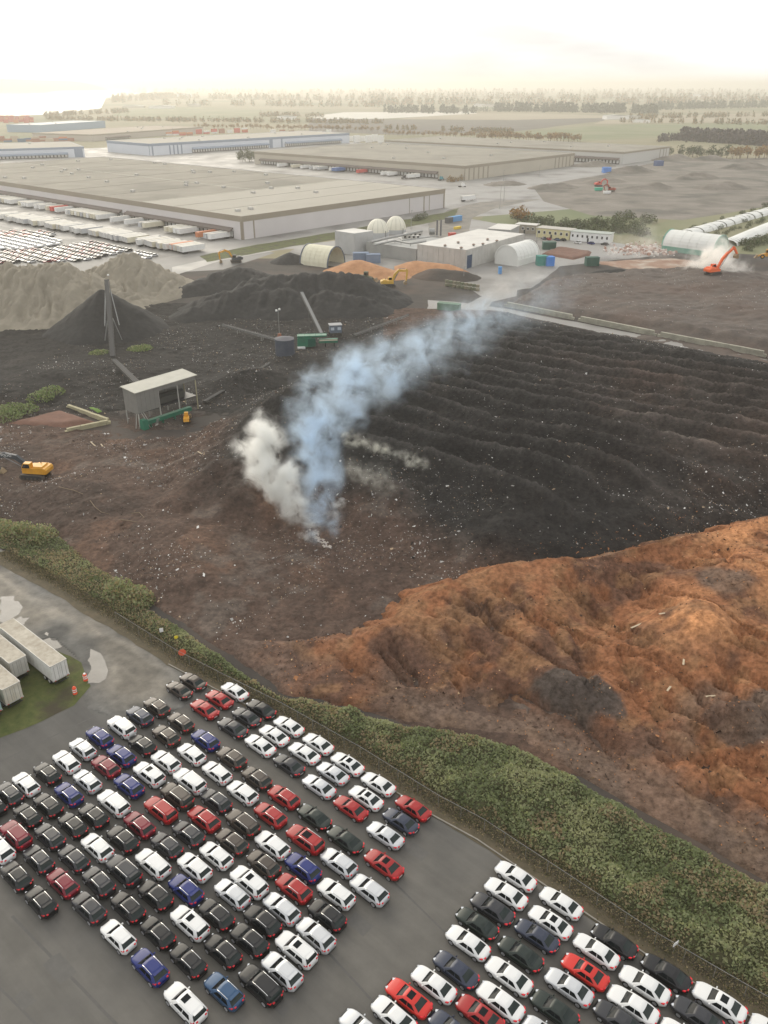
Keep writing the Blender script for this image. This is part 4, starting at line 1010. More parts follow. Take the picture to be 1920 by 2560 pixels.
# orange drums
def drum(p, label, lidc):
    t = thing('traffic_drum', label, 'traffic drum', (p.x, p.y, .046))
    prof = [(.29, 0), (.29, .12), (.26, .14), (.25, .95), (.18, 1.0)]
    m = MB(); rings = []
    for r_, z_ in prof: rings.append([(r_ * 1.15 * math.cos(2 * PI * i / 14), r_ * 1.15 * math.sin(2 * PI * i / 14), z_ * 1.15) for i in range(14)])
    m.loft(rings); m.build('barrel', mat('drum_orange', (.75, .09, .03), rough=.5), t)
    for z_ in (.38, .72):
        b = MB(); b.loft([[(.318 * math.cos(2 * PI * i / 14), .318 * math.sin(2 * PI * i / 14), z_ + dz) for i in range(14)] for dz in (0, .16)]); b.build('reflective_band', mat('drum_white', (.75, .73, .7), rough=.4), t)
    MB().tube((0, 0, 1.14), (0, 0, 1.3), .2, 10, 0, .16).build('cap', lidc, t)
drum(G(*f1(508, 1045)), 'orange and white traffic drum with a white cap beside the puddle', M_white)
drum(G(*f1(446, 1125)), 'orange and white traffic drum with an orange cap near the white trailer', mat('drum_orange', (.75, .09, .03)))
# small signs hanging on and behind the fence
def sign(p, z, w_, h_, m, label, shape=4, rz=0):
    t = thing('fence_sign', label, 'sign', (p.x, p.y, .03), rz)
    MB().tube((0, .04, 0), (0, .04, z + h_ / 2), .03, 6).build('post', M_metal, t)
    b = MB(); n = shape
    a0 = PI / n
    pts = [(w_ / 2 / math.cos(PI / n) * math.cos(a0 + 2 * PI * i / n), z + h_ / 2 / math.cos(PI / n) * math.sin(a0 + 2 * PI * i / n)) for i in range(n)]
    b.side_prism(pts, -.02, .02); b.build('plate', m, t)
sign(G(*f1(1085, 920)), 1.3, 1.15, 1.15, mat('sign_orange_red', (.72, .12, .06), rough=.4), 'orange red octagonal sign at the bend of the fence', 8, .3)
sign(G(*f1(1050, 830)), 1.3, .6, .6, mat('sign_yellow', (.75, .62, .05), rough=.4), 'small yellow sign hanging on the fence before the hedge', 4, .3)
sign(G(*f1(962, 790)), 1.4, .6, .75, M_white, 'small white sign on the fence beside the gravel road', 4, .3)
p = G(1683, 2385)
sign(p, 1.6, .8, .5, M_white, 'white notice plate on the fence behind the black sedans', 4, .6)

# ------------------------------------------------------------------ processing shed on legs
M_clad = mat('grey_cladding', (.22, .215, .195), (.185, .18, .165), .4, rough=.6)
M_roofsh = mat('pale_shed_roof', (.40, .39, .33), (.33, .32, .27), .3, rough=.6)
M_green = mat('machine_green', (.02, .17, .10), (.03, .13, .08), .7, rough=.5)
A = AT(*r6(1000, 1012), 201.4); zr = A.z
B = AT(*r6(1445, 890), 216); Bz = B.z
dirx = Vector((B.x - A.x, B.y - A.y, 0)); LX = dirx.length; ang = math.atan2(dirx.y, dirx.x)
WY = 5.6; zr = max(8.5, min(11.5, (A.z + B.z) / 2))
t = thing('processing_shed', 'grey clad processing shed raised on steel legs with an open side and pale roof', 'shed', (A.x, A.y, .1), ang)
def panel_row(parent, x0, x1, y, z0, z1, n, nm='wall_panel', axis='x'):
    w_ = (x1 - x0) / n
    for i in range(n):
        m = MB()
        if axis == 'x': m.box((x0 + w_ * (i + .5), y, (z0 + z1) / 2), (w_ - .03, .08, z1 - z0))
        else: m.box((y, x0 + w_ * (i + .5), (z0 + z1) / 2), (.08, w_ - .03, z1 - z0))
        m.build(nm, M_clad, parent)
roof = MB(); roof.add([(-.4, -.4, zr + .1), (LX + .4, -.4, zr + .1), (LX + .4, WY + .4, zr + .55), (-.4, WY + .4, zr + .55), (-.4, -.4, zr - .1), (LX + .4, -.4, zr - .1), (LX + .4, WY + .4, zr + .35), (-.4, WY + .4, zr + .35)],
                      [(0, 1, 2, 3), (7, 6, 5, 4), (0, 4, 5, 1), (1, 5, 6, 2), (2, 6, 7, 3), (3, 7, 4, 0)])
roof.build('roof', M_roofsh, t)
zb = zr * .42
panel_row(t, 0, LX * .36, 0, zb, zr - .1, 5); panel_row(t, 0, WY, 0, zb - .2, zr + .1, 4, axis='y'); panel_row(t, 0, LX, WY, zb, zr + .3, 12)
panel_row(t, LX * .36, LX, 0, zr - 1.3, zr - .1, 9, 'fascia_panel')
for x in (0.1, LX * .36, LX * .68, LX - .1):
    for y in (.1, WY - .1): MB().box((x, y, zr / 2), (.22, .22, zr - .2)).build('leg', M_conc if x < LX - 1 else MATS['yellowed_concrete'], t)
br = MB(); br.bar((-.6, 1, 0), (.2, 1, zb), .14, .14).bar((2.3, -1.2, 0), (1.0, 0, zb), .14, .14).bar((2.9, -1.2, 0), (1.6, 0, zb), .14, .14); br.build('brace', M_conc, t)
fl = MB().box((LX / 2, WY / 2, zb - .15), (LX - .3, WY - .3, .2)); fl.build('deck', M_dark, t)
st = MB()
for i in range(9): st.box((LX * .22 - .18 * 0, -1.3 - i * .12, .25 * i + .1), (.9, .25, .05))
st.build('step', M_metal, t)
inn = MB(); inn.box((LX * .62, WY * .5, zb + 1.0), (LX * .42, 3.0, 1.8)).tube((LX * .3, WY * .5, zb + 1.4), (LX * .85, WY * .5, zb + 1.1), 1.0, 14); inn.build('trommel', mat('machine_dark', (.05, .05, .045), rough=.6), t)
g = thing('green_hopper', 'green steel hopper conveyor under the raised shed', 'hopper', (A.x, A.y, .1), ang)
gh = MB(); gh.box((LX * .45, -.9, 1.5), (LX * .75, 1.2, 1.0), 0, 0, 1.0); gh.build('trough', M_green, g)
for i in range(6): MB().box((LX * (.12 + .13 * i), -1.53, 1.5), (.14, .08, 1.1)).build('rib', M_green, g)
for i in range(4): MB().box((LX * (.14 + .2 * i), -.9, .5), (.2, .9, 1.0)).build('support', M_green, g)
MB().box((LX * .04, -.9, 1.3), (1.6, 2.0, 2.6), 0, 0, .8).build('feed_box', M_green, g)
# small yellow lift and rubble by the shed
def truss_conveyor(name, label, a, b, w_=1.0, dep=.9, legs=(), m=M_metal, cat='conveyor', belt=None, rollers=True):
    belt = belt or mat('worn_belt', (.085, .083, .08), rough=.95, spec=.1)
    a = Vector(a); b = Vector(b)
    t = thing(name, label, cat, (a.x, a.y, 0)); o0 = Vector((a.x, a.y, 0)); a = a - o0; b = b - o0
    d = (b - a).normalized(); s = d.cross(Vector((0, 0, 1))).normalized(); up = s.cross(d)
    L = (b - a).length
    for q in (-1, 1):
        mb = MB(); mb.bar(a + s * q * w_ / 2, b + s * q * w_ / 2, .12, .16).bar(a + s * q * w_ / 2 - up * dep, b + s * q * w_ / 2 - up * dep, .12, .12); mb.build('side_beam', m, t)
        lat = MB(); n = max(2, int(L / 1.6))
        for i in range(n):
            p0 = a + d * L * i / n + s * q * w_ / 2; p1 = a + d * L * (i + 1) / n + s * q * w_ / 2
            lat.bar(p0, p1 - up * dep, .10, .10).bar(p1, p1 - up * dep, .10, .10)
        lat.build('lattice', m, t)
    MB().bar(a + up * .10, b + up * .10, w_ * .78, .08).build('belt', belt, t)
    for e in (a, b): MB().tube(e - s * w_ * .5, e + s * w_ * .5, .24, 10).build('drum', M_dark, t)
    if rollers:
        rl = MB(); n = int(L / 1.4)
        for i in range(n): rl.tube(a + d * L * (i + .5) / n - s * w_ * .6 + up * .04, a + d * L * (i + .5) / n + s * w_ * .6 + up * .04, .05, 5)
        rl.build('roller', m, t)
    for f, spread, lean in legs:
        p = a + d * L * f - up * dep
        for q in (-1, 1):
            MB().bar(p + s * q * w_ / 2, Vector((p.x, p.y, .05)) + s * q * (w_ / 2 + spread) + Vector((d.x, d.y, 0)).normalized() * lean, .16 * w_ ** 1.4, .16 * w_ ** 1.4).build('leg', M_metal if w_ > 1.55 else m, t)
        fp = Vector((p.x, p.y, .3)) + Vector((d.x, d.y, 0)).normalized() * lean
        MB().bar(fp - s * (w_ / 2 + spread), fp + s * (w_ / 2 + spread), .18, .18).build('axle', m, t)
    return t, a + o0, b + o0
pa = G(*r6(842, 790)); pa.z = 2.2
pb = AT(*r6(790, 178), 299)
truss_conveyor('stacker_conveyor', 'tall grey lattice stacker conveyor rising over the black cone', pa, pb, 1.6, 1.7, legs=((.53, 2.4, 0), (.93, 2.4, -15)), m=mat('weathered_steel', (.10, .095, .088), (.07, .066, .06), 1.5, rough=.7), rollers=False, belt=mat('worn_belt', (.085, .083, .08), rough=.95, spec=.1))
pk = thing('head_lamp', 'small white lamp on the head of the stacker conveyor', 'lamp', (pb.x + .6, pb.y + .5, pb.z + .1))
MB().tube((0, 0, 0), (0, 0, 1.4), .06, 6).build('stem', M_metal, pk); MB().box((0, 0, 1.6), (.8, .5, .5), .3, 0, .8).build('lamp_head', M_white, pk)
truss_conveyor('feed_conveyor', 'dark covered feed conveyor sloping from the shed to the stacker', AT(*r6(1040, 958), 214), AT(*r6(845, 778), 258) + Vector((0, 0, .5)), 1.5, .7, legs=((.5, .3, 0), (.9, .2, 0)), m=mat('weathered_steel', (0, 0, 0)))
a = G(*r7(85, 915)); a.z = h1(a.x, a.y) + .9; b = G(*r7(505, 690)); b.z = h1(b.x, b.y) + 1.2
truss_conveyor('ground_conveyor', 'long low conveyor running from the shed across the black ground', a, b, 1.0, .5, legs=((.25, .2, 0), (.6, .2, 0), (.9, .2, 0)), m=mat('weathered_steel', (0, 0, 0)))
a = AT(*r7(840, 450), 284); b = AT(*r7(710, 182), 312)
truss_conveyor('inclined_conveyor', 'slim grey inclined conveyor rising from the green screen over the black pile', a, b, 1.3, .6, legs=((.35, .5, 0), (.55, .8, -4)), m=mat('weathered_steel', (0, 0, 0)), belt=mat('grey_belt', (.20, .20, .195), rough=.8), rollers=False)
a = G(*r7(1045, 480)); a.z = 1.2; b = AT(*r7(1400, 328), 312)
truss_conveyor('stub_conveyor', 'light conveyor lying from the green screen to the wet road side', a, b, .9, .5, legs=((.3, .2, 0), (.75, .3, 0)))
a = G(*r7(545, 520)); a.z = 2.0; b = G(*r7(205, 440)); b.z = 2.8
truss_conveyor('stub_conveyor', 'dark conveyor lying from the blue tank towards the black cone', a, b, .9, .5, legs=((.25, .2, 0), (.7, .3, 0)))
# green screening plant
p = G(*r7(800, 545))
t = thing('screening_plant', 'dark green screening plant on blocks in the middle of the black yard', 'screening plant', (p.x, p.y, .1), .12)
MB().box((-3.6, .6, 2.0), (5.0, 2.4, 3.0), 0, 0, .95).build('engine_box', M_green, t)
MB().box((-1.0, 1.4, 3.9), (10, 2.6, .5), 0, 0).build('screen_deck', M_green, t)
for i in range(6): MB().bar((-5.5 + i * 1.9, .1, 4.1), (-5.5 + i * 1.9, .1, 5.0), .08, .08).build('rail_post', M_green, t)
MB().bar((-5.6, .1, 5.0), (4.2, .1, 5.0), .08, .08).build('rail', M_green, t)
MB().box((4.5, .6, 2.2), (6.5, .9, 1.4)).build('side_chute', M_green, t)
MB().box((4.5, .08, 2.5), (6.2, .06, .5)).build('side_stripe', mat('cream_paint', (.55, .52, .40)), t)
for x in (-5.5, -2.5, .5, 3.5, 6.5): MB().box((x, .8, .9), (.35, .35, 1.8)).build('leg', M_dark, t)
MB().box((-1.2, 0, 2.0), (2.6, 1.6, 2.6)).build('hopper', mat('hopper_green', (.015, .09, .06)), t)
MB().box((-4.8, -.9, .45), (2.4, 1.6, .7), .2).build('spoil_block', M_white, t)
p = G(*r7(930, 470))
t = thing('control_cabin', 'grey blue control cabin with a pale roof beside the screening plant', 'cabin', (p.x, p.y, .1), .2)
MB().box((0, 0, 2.9), (4.2, 3.0, 2.6)).build('wall', mat('cabin_blue', (.12, .15, .19)), t); MB().box((0, 0, 4.3), (4.6, 3.4, .25)).build('roof', mat('cabin_roof', (.32, .32, .32)), t)
for x in (-1.2, 1.2): MB().box((x, -1.53, 3.1), (1.2, .06, 1.0)).build('window', mat('pale_pane', (.5, .55, .6), rough=.1), t)
for x in (-1.9, 1.9):
    for y in (-1.3, 1.3): MB().box((x, y, .8), (.2, .2, 1.6)).build('leg', M_dark, t)
p = G(*r7(605, 600))
t = thing('storage_tank', 'upright dark blue grey storage tank beside the screening plant', 'tank', (p.x, p.y, .1))
MB().tube((0, 0, 0), (0, 0, 6.0), 3.2, 24).build('shell', mat('tank_blue', (.05, .06, .085), (.08, .09, .11), .5, rough=.6), t); MB().tube((0, 0, 6.0), (0, 0, 6.6), 3.25, 24, 0, .6).build('top', mat('tank_top', (.10, .10, .11)), t)
p = G(*r7(568, 478))
t = thing('lamp_mast', 'thin mast with white lamps behind the blue grey tank', 'lamp mast', (p.x, p.y, 0))
MB().tube((0, 0, 0), (0, 0, 1.6), 1.0, 10, 0, .5).build('base', mat('rusty_base', (.28, .12, .07)), t); MB().tube((0, 0, 1.6), (0, 0, 10), .1, 6).build('mast', M_metal, t)
for k in (-.6, .5): MB().box((k, 0, 10 + .4 * k), (.7, .5, .6), .3, 0, .8).build('lamp', M_white, t)

# ------------------------------------------------------------------ diggers
def text_part(s, size, m, parent, loc, rot):
    cu = bpy.data.curves.new('lettering', 'FONT'); cu.body = s; cu.size = size; cu.extrude = .01; cu.align_x = 'CENTER'; cu.align_y = 'CENTER'
    o = bpy.data.objects.new('tmp', cu); C.objects.link(o)
    me = bpy.data.meshes.new_from_object(o.evaluated_get(bpy.context.evaluated_depsgraph_get()))
    bpy.data.objects.remove(o); me.materials.clear(); me.materials.append(m)
    q = link('lettering', me, parent); q.location = loc; q.rotation_euler = rot
    return q
def excavator(label, p, rz, c, boomc, boom, stick, k=1.0, z=.1, slew=0.0, letters=None):
    t = thing('excavator', label, 'excavator', (p[0], p[1], z), rz); t.scale = (k, k, k)
    prof = [(-2.3, .45), (-2.1, .12), (-1.8, 0), (1.8, 0), (2.1, .12), (2.3, .45), (2.15, .82), (1.8, 1.0), (-1.8, 1.0), (-2.15, .82)]
    for s in (-1, 1):
        tr = MB().side_prism(prof, s * 1.2 - .32, s * 1.2 + .32).build('track', mat('track_steel', (.07, .06, .05), (.12, .10, .08), 3, rough=.8), t)
        MB().side_prism([(x * .86, .15 + zz * .7) for x, zz in prof], s * 1.2 + s * .325 - .02, s * 1.2 + s * .325 + .02).build('track_frame', M_dark, tr)
        for i in range(5): MB().tube((-1.5 + i * .75, s * 1.5, .3), (-1.5 + i * .75, s * 1.58, .3), .2, 8).build('roller', MATS['track_steel'], tr)
    MB().box((0, 0, .75), (2.4, 1.9, .5)).build('undercarriage', M_dark, t)
    h = MB(); h.side_prism([(-2.6, 1.2), (1.6, 1.2), (1.6, 1.9), (.6, 2.15), (-2.2, 2.35), (-2.7, 2.0)], -1.35, 1.35); h.build('house', c, t)
    MB().side_prism([(-2.9, 1.25), (-2.3, 1.15), (-2.25, 2.3), (-2.7, 2.25), (-2.95, 1.9)], -1.3, 1.3).build('counterweight', c, t)
    hd = MB().box((-1.4, .1, 2.42), (1.7, 2.2, .3), 0, 0, .9).build('engine_cover', c, t)
    MB().tube((-1.2, -.5, 2.5), (-1.2, -.5, 3.1), .08, 8).build('exhaust', M_dark, t)
    cb = MB(); cb.side_prism([(-.1, 1.9), (1.55, 1.9), (1.55, 2.4), (1.15, 3.15), (-.1, 3.15)], .35, 1.35); cb = cb.build('cab', c, t)
    MB().side_prism([(.05, 2.25), (1.45, 2.25), (1.45, 2.42), (1.1, 3.0), (.05, 3.0)], 1.345, 1.365).build('side_window', M_glassd, cb)
    MB().side_prism([(.05, 2.25), (1.45, 2.25), (1.45, 2.42), (1.1, 3.0), (.05, 3.0)], .335, .355).build('side_window', M_glassd, cb)
    MB().add([(1.575, .42, 2.3), (1.575, 1.28, 2.3), (1.20, 1.28, 3.08), (1.20, .42, 3.08)], [(0, 1, 2, 3)]) or None
    fw = MB(); fw.add([(1.575, .42, 2.42), (1.575, 1.28, 2.42), (1.19, 1.28, 3.1), (1.19, .42, 3.1)], [(0, 1, 2, 3)]); fw.build('front_window', M_glassd, cb)
    y0 = -.25
    def limb(nm, pts, widths, wd, m):
        mb = MB(); rings = []
        for i, (x, zz) in enumerate(pts):
            q = (Vector((pts[min(i + 1, len(pts) - 1)][0] - pts[max(i - 1, 0)][0], pts[min(i + 1, len(pts) - 1)][1] - pts[max(i - 1, 0)][1]))).normalized()
            nx, nz = -q.y, q.x; h_ = widths[i] / 2
            rings.append([(x - nx * h_, y0 - wd / 2, zz - nz * h_), (x - nx * h_, y0 + wd / 2, zz - nz * h_), (x + nx * h_, y0 + wd / 2, zz + nz * h_), (x + nx * h_, y0 - wd / 2, zz + nz * h_)])
        mb.loft(rings); return mb.build(nm, m, t)
    bo = limb('boom', boom, [.7] + [.85] * (len(boom) - 2) + [.5], .55, boomc)
    limb('stick', stick, [.45, .75, .45][:len(stick)] if len(stick) == 3 else [.7, .4], .45, boomc)
    cy = MB(); mid = boom[len(boom) // 2]; cy.tube((1.5, y0 - .42, 1.6), (mid[0], y0 - .42, mid[1] - .3), .09, 8).tube((1.5, y0 + .42, 1.6), (mid[0], y0 + .42, mid[1] - .3), .09, 8)
    cy.tube((mid[0], y0, mid[1] + .5), (stick[0][0], y0, stick[0][1] + .35), .09, 8); cy.build('hydraulic_cylinder', mat('piston_grey', (.16, .16, .16), rough=.5), t)
    bx_, bz_ = stick[-1]
    bk_ = MB(); bk_.side_prism([(bx_ + .2, bz_ + .15), (bx_ - .35, bz_ + .1), (bx_ - .95, bz_ - .5), (bx_ - .85, bz_ - 1.15), (bx_ - .2, bz_ - 1.35), (bx_ + .45, bz_ - 1.0), (bx_ + .1, bz_ - .55)], y0 - .65, y0 + .65)
    bk_.build('bucket', mat('bucket_steel', (.20, .14, .075), (.28, .2, .11), 1.5, rough=.7), t)
    if letters:
        s_, x, zz, a_, sz = letters
        text_part(s_, sz, M_white, bo, (x, y0 + .29, zz), (PI / 2, -a_, PI))
        text_part(s_, sz, M_white, bo, (x, y0 - .29, zz), (PI / 2, -a_, 0))
    return t
M_yel = mat('digger_yellow', (.66, .32, .02), (.55, .26, .02), 1, rough=.45); M_yel2 = mat('loader_yellow', (.62, .38, .05), (.5, .30, .04), 1, rough=.5)
M_org = mat('digger_orange', (.75, .13, .03), rough=.45); M_redd = mat('digger_red', (.5, .05, .03), rough=.5); M_slate = mat('slate_boom', (.045, .052, .06), rough=.5)
p = G(*r6(268, 1640))
excavator('big yellow excavator with a dark lettered boom on the brown compost', p, R(172), M_yel, M_slate, [(1.3, 2.0), (3.2, 3.6), (5.2, 3.9), (7.6, 3.3)], [(7.2, 3.75), (7.7, 3.25), (6.9, .9)], 1.28, h1(p.x, p.y), letters=('VOLVO', 4.9, 3.88, -.02, .62))
p = G(*r4(860, 770))
excavator('yellow excavator with raised arched boom digging the orange chips', p, R(8), M_yel2, M_yel2, [(1.3, 2.0), (2.2, 4.4), (3.6, 5.6), (6.4, 5.4)], [(6.0, 6.0), (6.6, 5.4), (6.2, 1.9)], 1.25)
p = G(*r3(1530, 560))
excavator('yellow excavator by the access road with its arm reaching over black compost', p, R(195), M_slate, M_yel, [(1.3, 2.0), (2.6, 4.3), (4.2, 5.0), (6.6, 4.2)], [(6.2, 4.7), (6.8, 4.1), (6.6, 1.3)], 1.2)
p = G(*r5(1290, 748))
excavator('orange excavator lifting its long arm at the steaming heap', p, R(28), M_org, M_org, [(1.3, 2.0), (2.8, 4.6), (4.6, 6.2), (7.0, 7.6)], [(6.6, 8.0), (7.2, 7.6), (9.0, 5.6)], 1.45, float(bed_h(np.array([p.x]), np.array([p.y]))[0]))
p = G(*r5(560, 120)); excavator('red excavator standing on the rubble field above a green skip', p, R(20), M_redd, M_redd, [(1.3, 2.0), (2.6, 4.0), (4.2, 4.6), (6.4, 3.6)], [(6.1, 4.0), (6.6, 3.5), (6.6, .9)], 1.3)
p = G(*r5(640, 155)); excavator('red brown excavator with a folded arm on the rubble field beside the white skip', p, R(150), mat('rust_red', (.28, .06, .035)), mat('rust_red', (0, 0, 0)), [(1.3, 2.0), (2.0, 3.8), (3.2, 4.4), (4.8, 3.4)], [(4.6, 3.8), (5.0, 3.3), (4.2, 1.2)], 1.3)
def skip(p, m, label, rz, k=1.0, z=.03):
    t = thing('skip', label, 'skip', (p.x, p.y, z), rz); t.scale = (k, k, k)
    b = MB(); b.side_prism([(-2.8, .3), (2.4, .3), (3.1, 2.2), (-3.1, 2.2)], -1.2, 1.2); b.build('tub', m, t)
    for i in range(5):
        for s in (-1, 1): MB().box((-2.2 + i * 1.1, s * 1.22, 1.2), (.12, .08, 1.8)).build('rib', m, t)
    MB().box((0, 0, 2.23), (6.3, 2.55, .1)).build('rim', m, t)
    for s in (-1, 1): MB().box((0, s * .8, .15), (5.0, .2, .3)).build('skid', M_dark, t)
skip(G(*r5(560, 148)), mat('skip_green', (.05, .42, .28)), 'mint green skip on the rubble field', .1, 1.1); skip(G(*r5(615, 168)), M_white, 'white skip on the rubble field', .1)
def loader(label, p, rz, m, k=1.0, z=.05):
    t = thing('wheel_loader', label, 'wheel loader', (p.x, p.y, z), rz); t.scale = (k, k, k)
    MB().side_prism([(-3.2, 1.0), (-.4, 1.0), (-.4, 2.2), (-2.9, 2.1)], -1.0, 1.0).build('engine_body', m, t)
    MB().side_prism([(-.3, .9), (2.0, .9), (2.2, 1.5), (1.0, 1.9), (-.3, 1.9)], -.7, .7).build('front_frame', m, t)
    c = MB().box((-.1, 0, 2.7), (1.5, 1.5, 1.6), 0, 0, .9).build('cab', m, t)
    for s in (-1, 1): MB().box((-.1, s * .73, 2.75), (1.1, .06, .9)).build('side_window', M_glassd, c)
    MB().box((.68, 0, 2.75), (.06, 1.1, .9)).build('front_window', M_glassd, c)
    w_ = MB().tube((0, -.3, 0), (0, .3, 0), .8, 14); w_.tube((0, -.32, 0), (0, .32, 0), .4, 10, 1); w_ = w_.mesh('wheel', [M_rubber, m])
    for x in (-2.0, 1.5):
        for s in (-1, 1): link('wheel', w_, t, (x, s * 1.05, .8))
    for s in (-1, 1): MB().bar((1.2, s * .6, 1.7), (3.4, s * .6, .7), .2, .35).build('lift_arm', m, t)
    MB().side_prism([(3.2, .2), (4.5, .15), (4.0, .5), (3.7, 1.4), (3.3, 1.3)], -1.5, 1.5).build('bucket', MATS['bucket_steel'], t)
loader('dark grey green wheel loader with a wide bucket beside the orange chips', G(*r4(715, 735)), R(-20), mat('loader_grey', (.10, .11, .07)), 1.25)
loader('yellow wheel loader tucked beside the raised shed', G(*r6(1385, 1225)), R(100), M_yel, .75, h1(*G(*r6(1385, 1225))[:2]))
loader('yellow wheel loader on the dark bed near the green hooped store', G(*r5(1640, 620)), R(160), M_yel, 1.3, 2.5)
def bushes(name, label, pts, hh, rad, mats, group=None, n=500):
    for k, p in enumerate(pts):
        t = thing(name, label, 'shrub', (p[0], p[1], p[2] if len(p) > 2 else 0), 0, group)
        th = rng.uniform(0, 2 * PI, n); rr_ = rad * np.sqrt(rng.random(n)); zz = hh * rng.random(n) * np.sqrt(np.clip(1 - (rr_ / rad) ** 2, .05, 1))
        link('foliage', quads_mesh('foliage', np.stack([rr_ * np.cos(th), rr_ * np.sin(th), zz + .1], 1), .6, rng.uniform(.12, .3, n) * (1 + rad / 12), mats, rng.integers(0, len(mats), n)), t)
        st_ = MB()
        for q in range(5): st_.tube((0, 0, -.2), (rad * .6 * math.cos(q * 1.3), rad * .6 * math.sin(q * 1.3), hh * .6), .06, 5, 0, .02)
        st_.build('stem', M_branch, t)
M_fresh = mat('fresh_weed', (.13, .20, .05), rough=.7)
def on(px, py):
    p = G(px, py, 1); z = h1(p.x, p.y); p = G(px, py, z); return (p.x, p.y, h1(p.x, p.y) - .05)
bushes('weed_clump', 'bright green weed clump at the foot of the stacker conveyor', [on(*r6(1010, 690)), on(*r6(735, 715)), on(*r6(1060, 690))], 1.2, 3.4, [M_fresh, M_leaf[1], M_leaf[2]], 'weeds beside the stacker')
bushes('scrub_bush', 'dark green scrub bush beside the brown mulch bed', [on(*r6(300, 1060)), on(*r6(180, 1150)), on(*r6(60, 1200)), on(*r6(380, 1020)), on(*r6(90, 1150))], 2.2, 4.0, [M_leaf[0], M_leaf[1], M_fresh], 'scrub beside the bunker')
bushes('hedge_shrub', 'tall rounded shrub standing in the bramble hedge by the gravel road', [on(60, 1345), on(110, 1350), on(20, 1340), on(300, 1490), on(345, 1510)], 3.6, 3.0, M_leaf, 'shrubs in the hedge', 900)
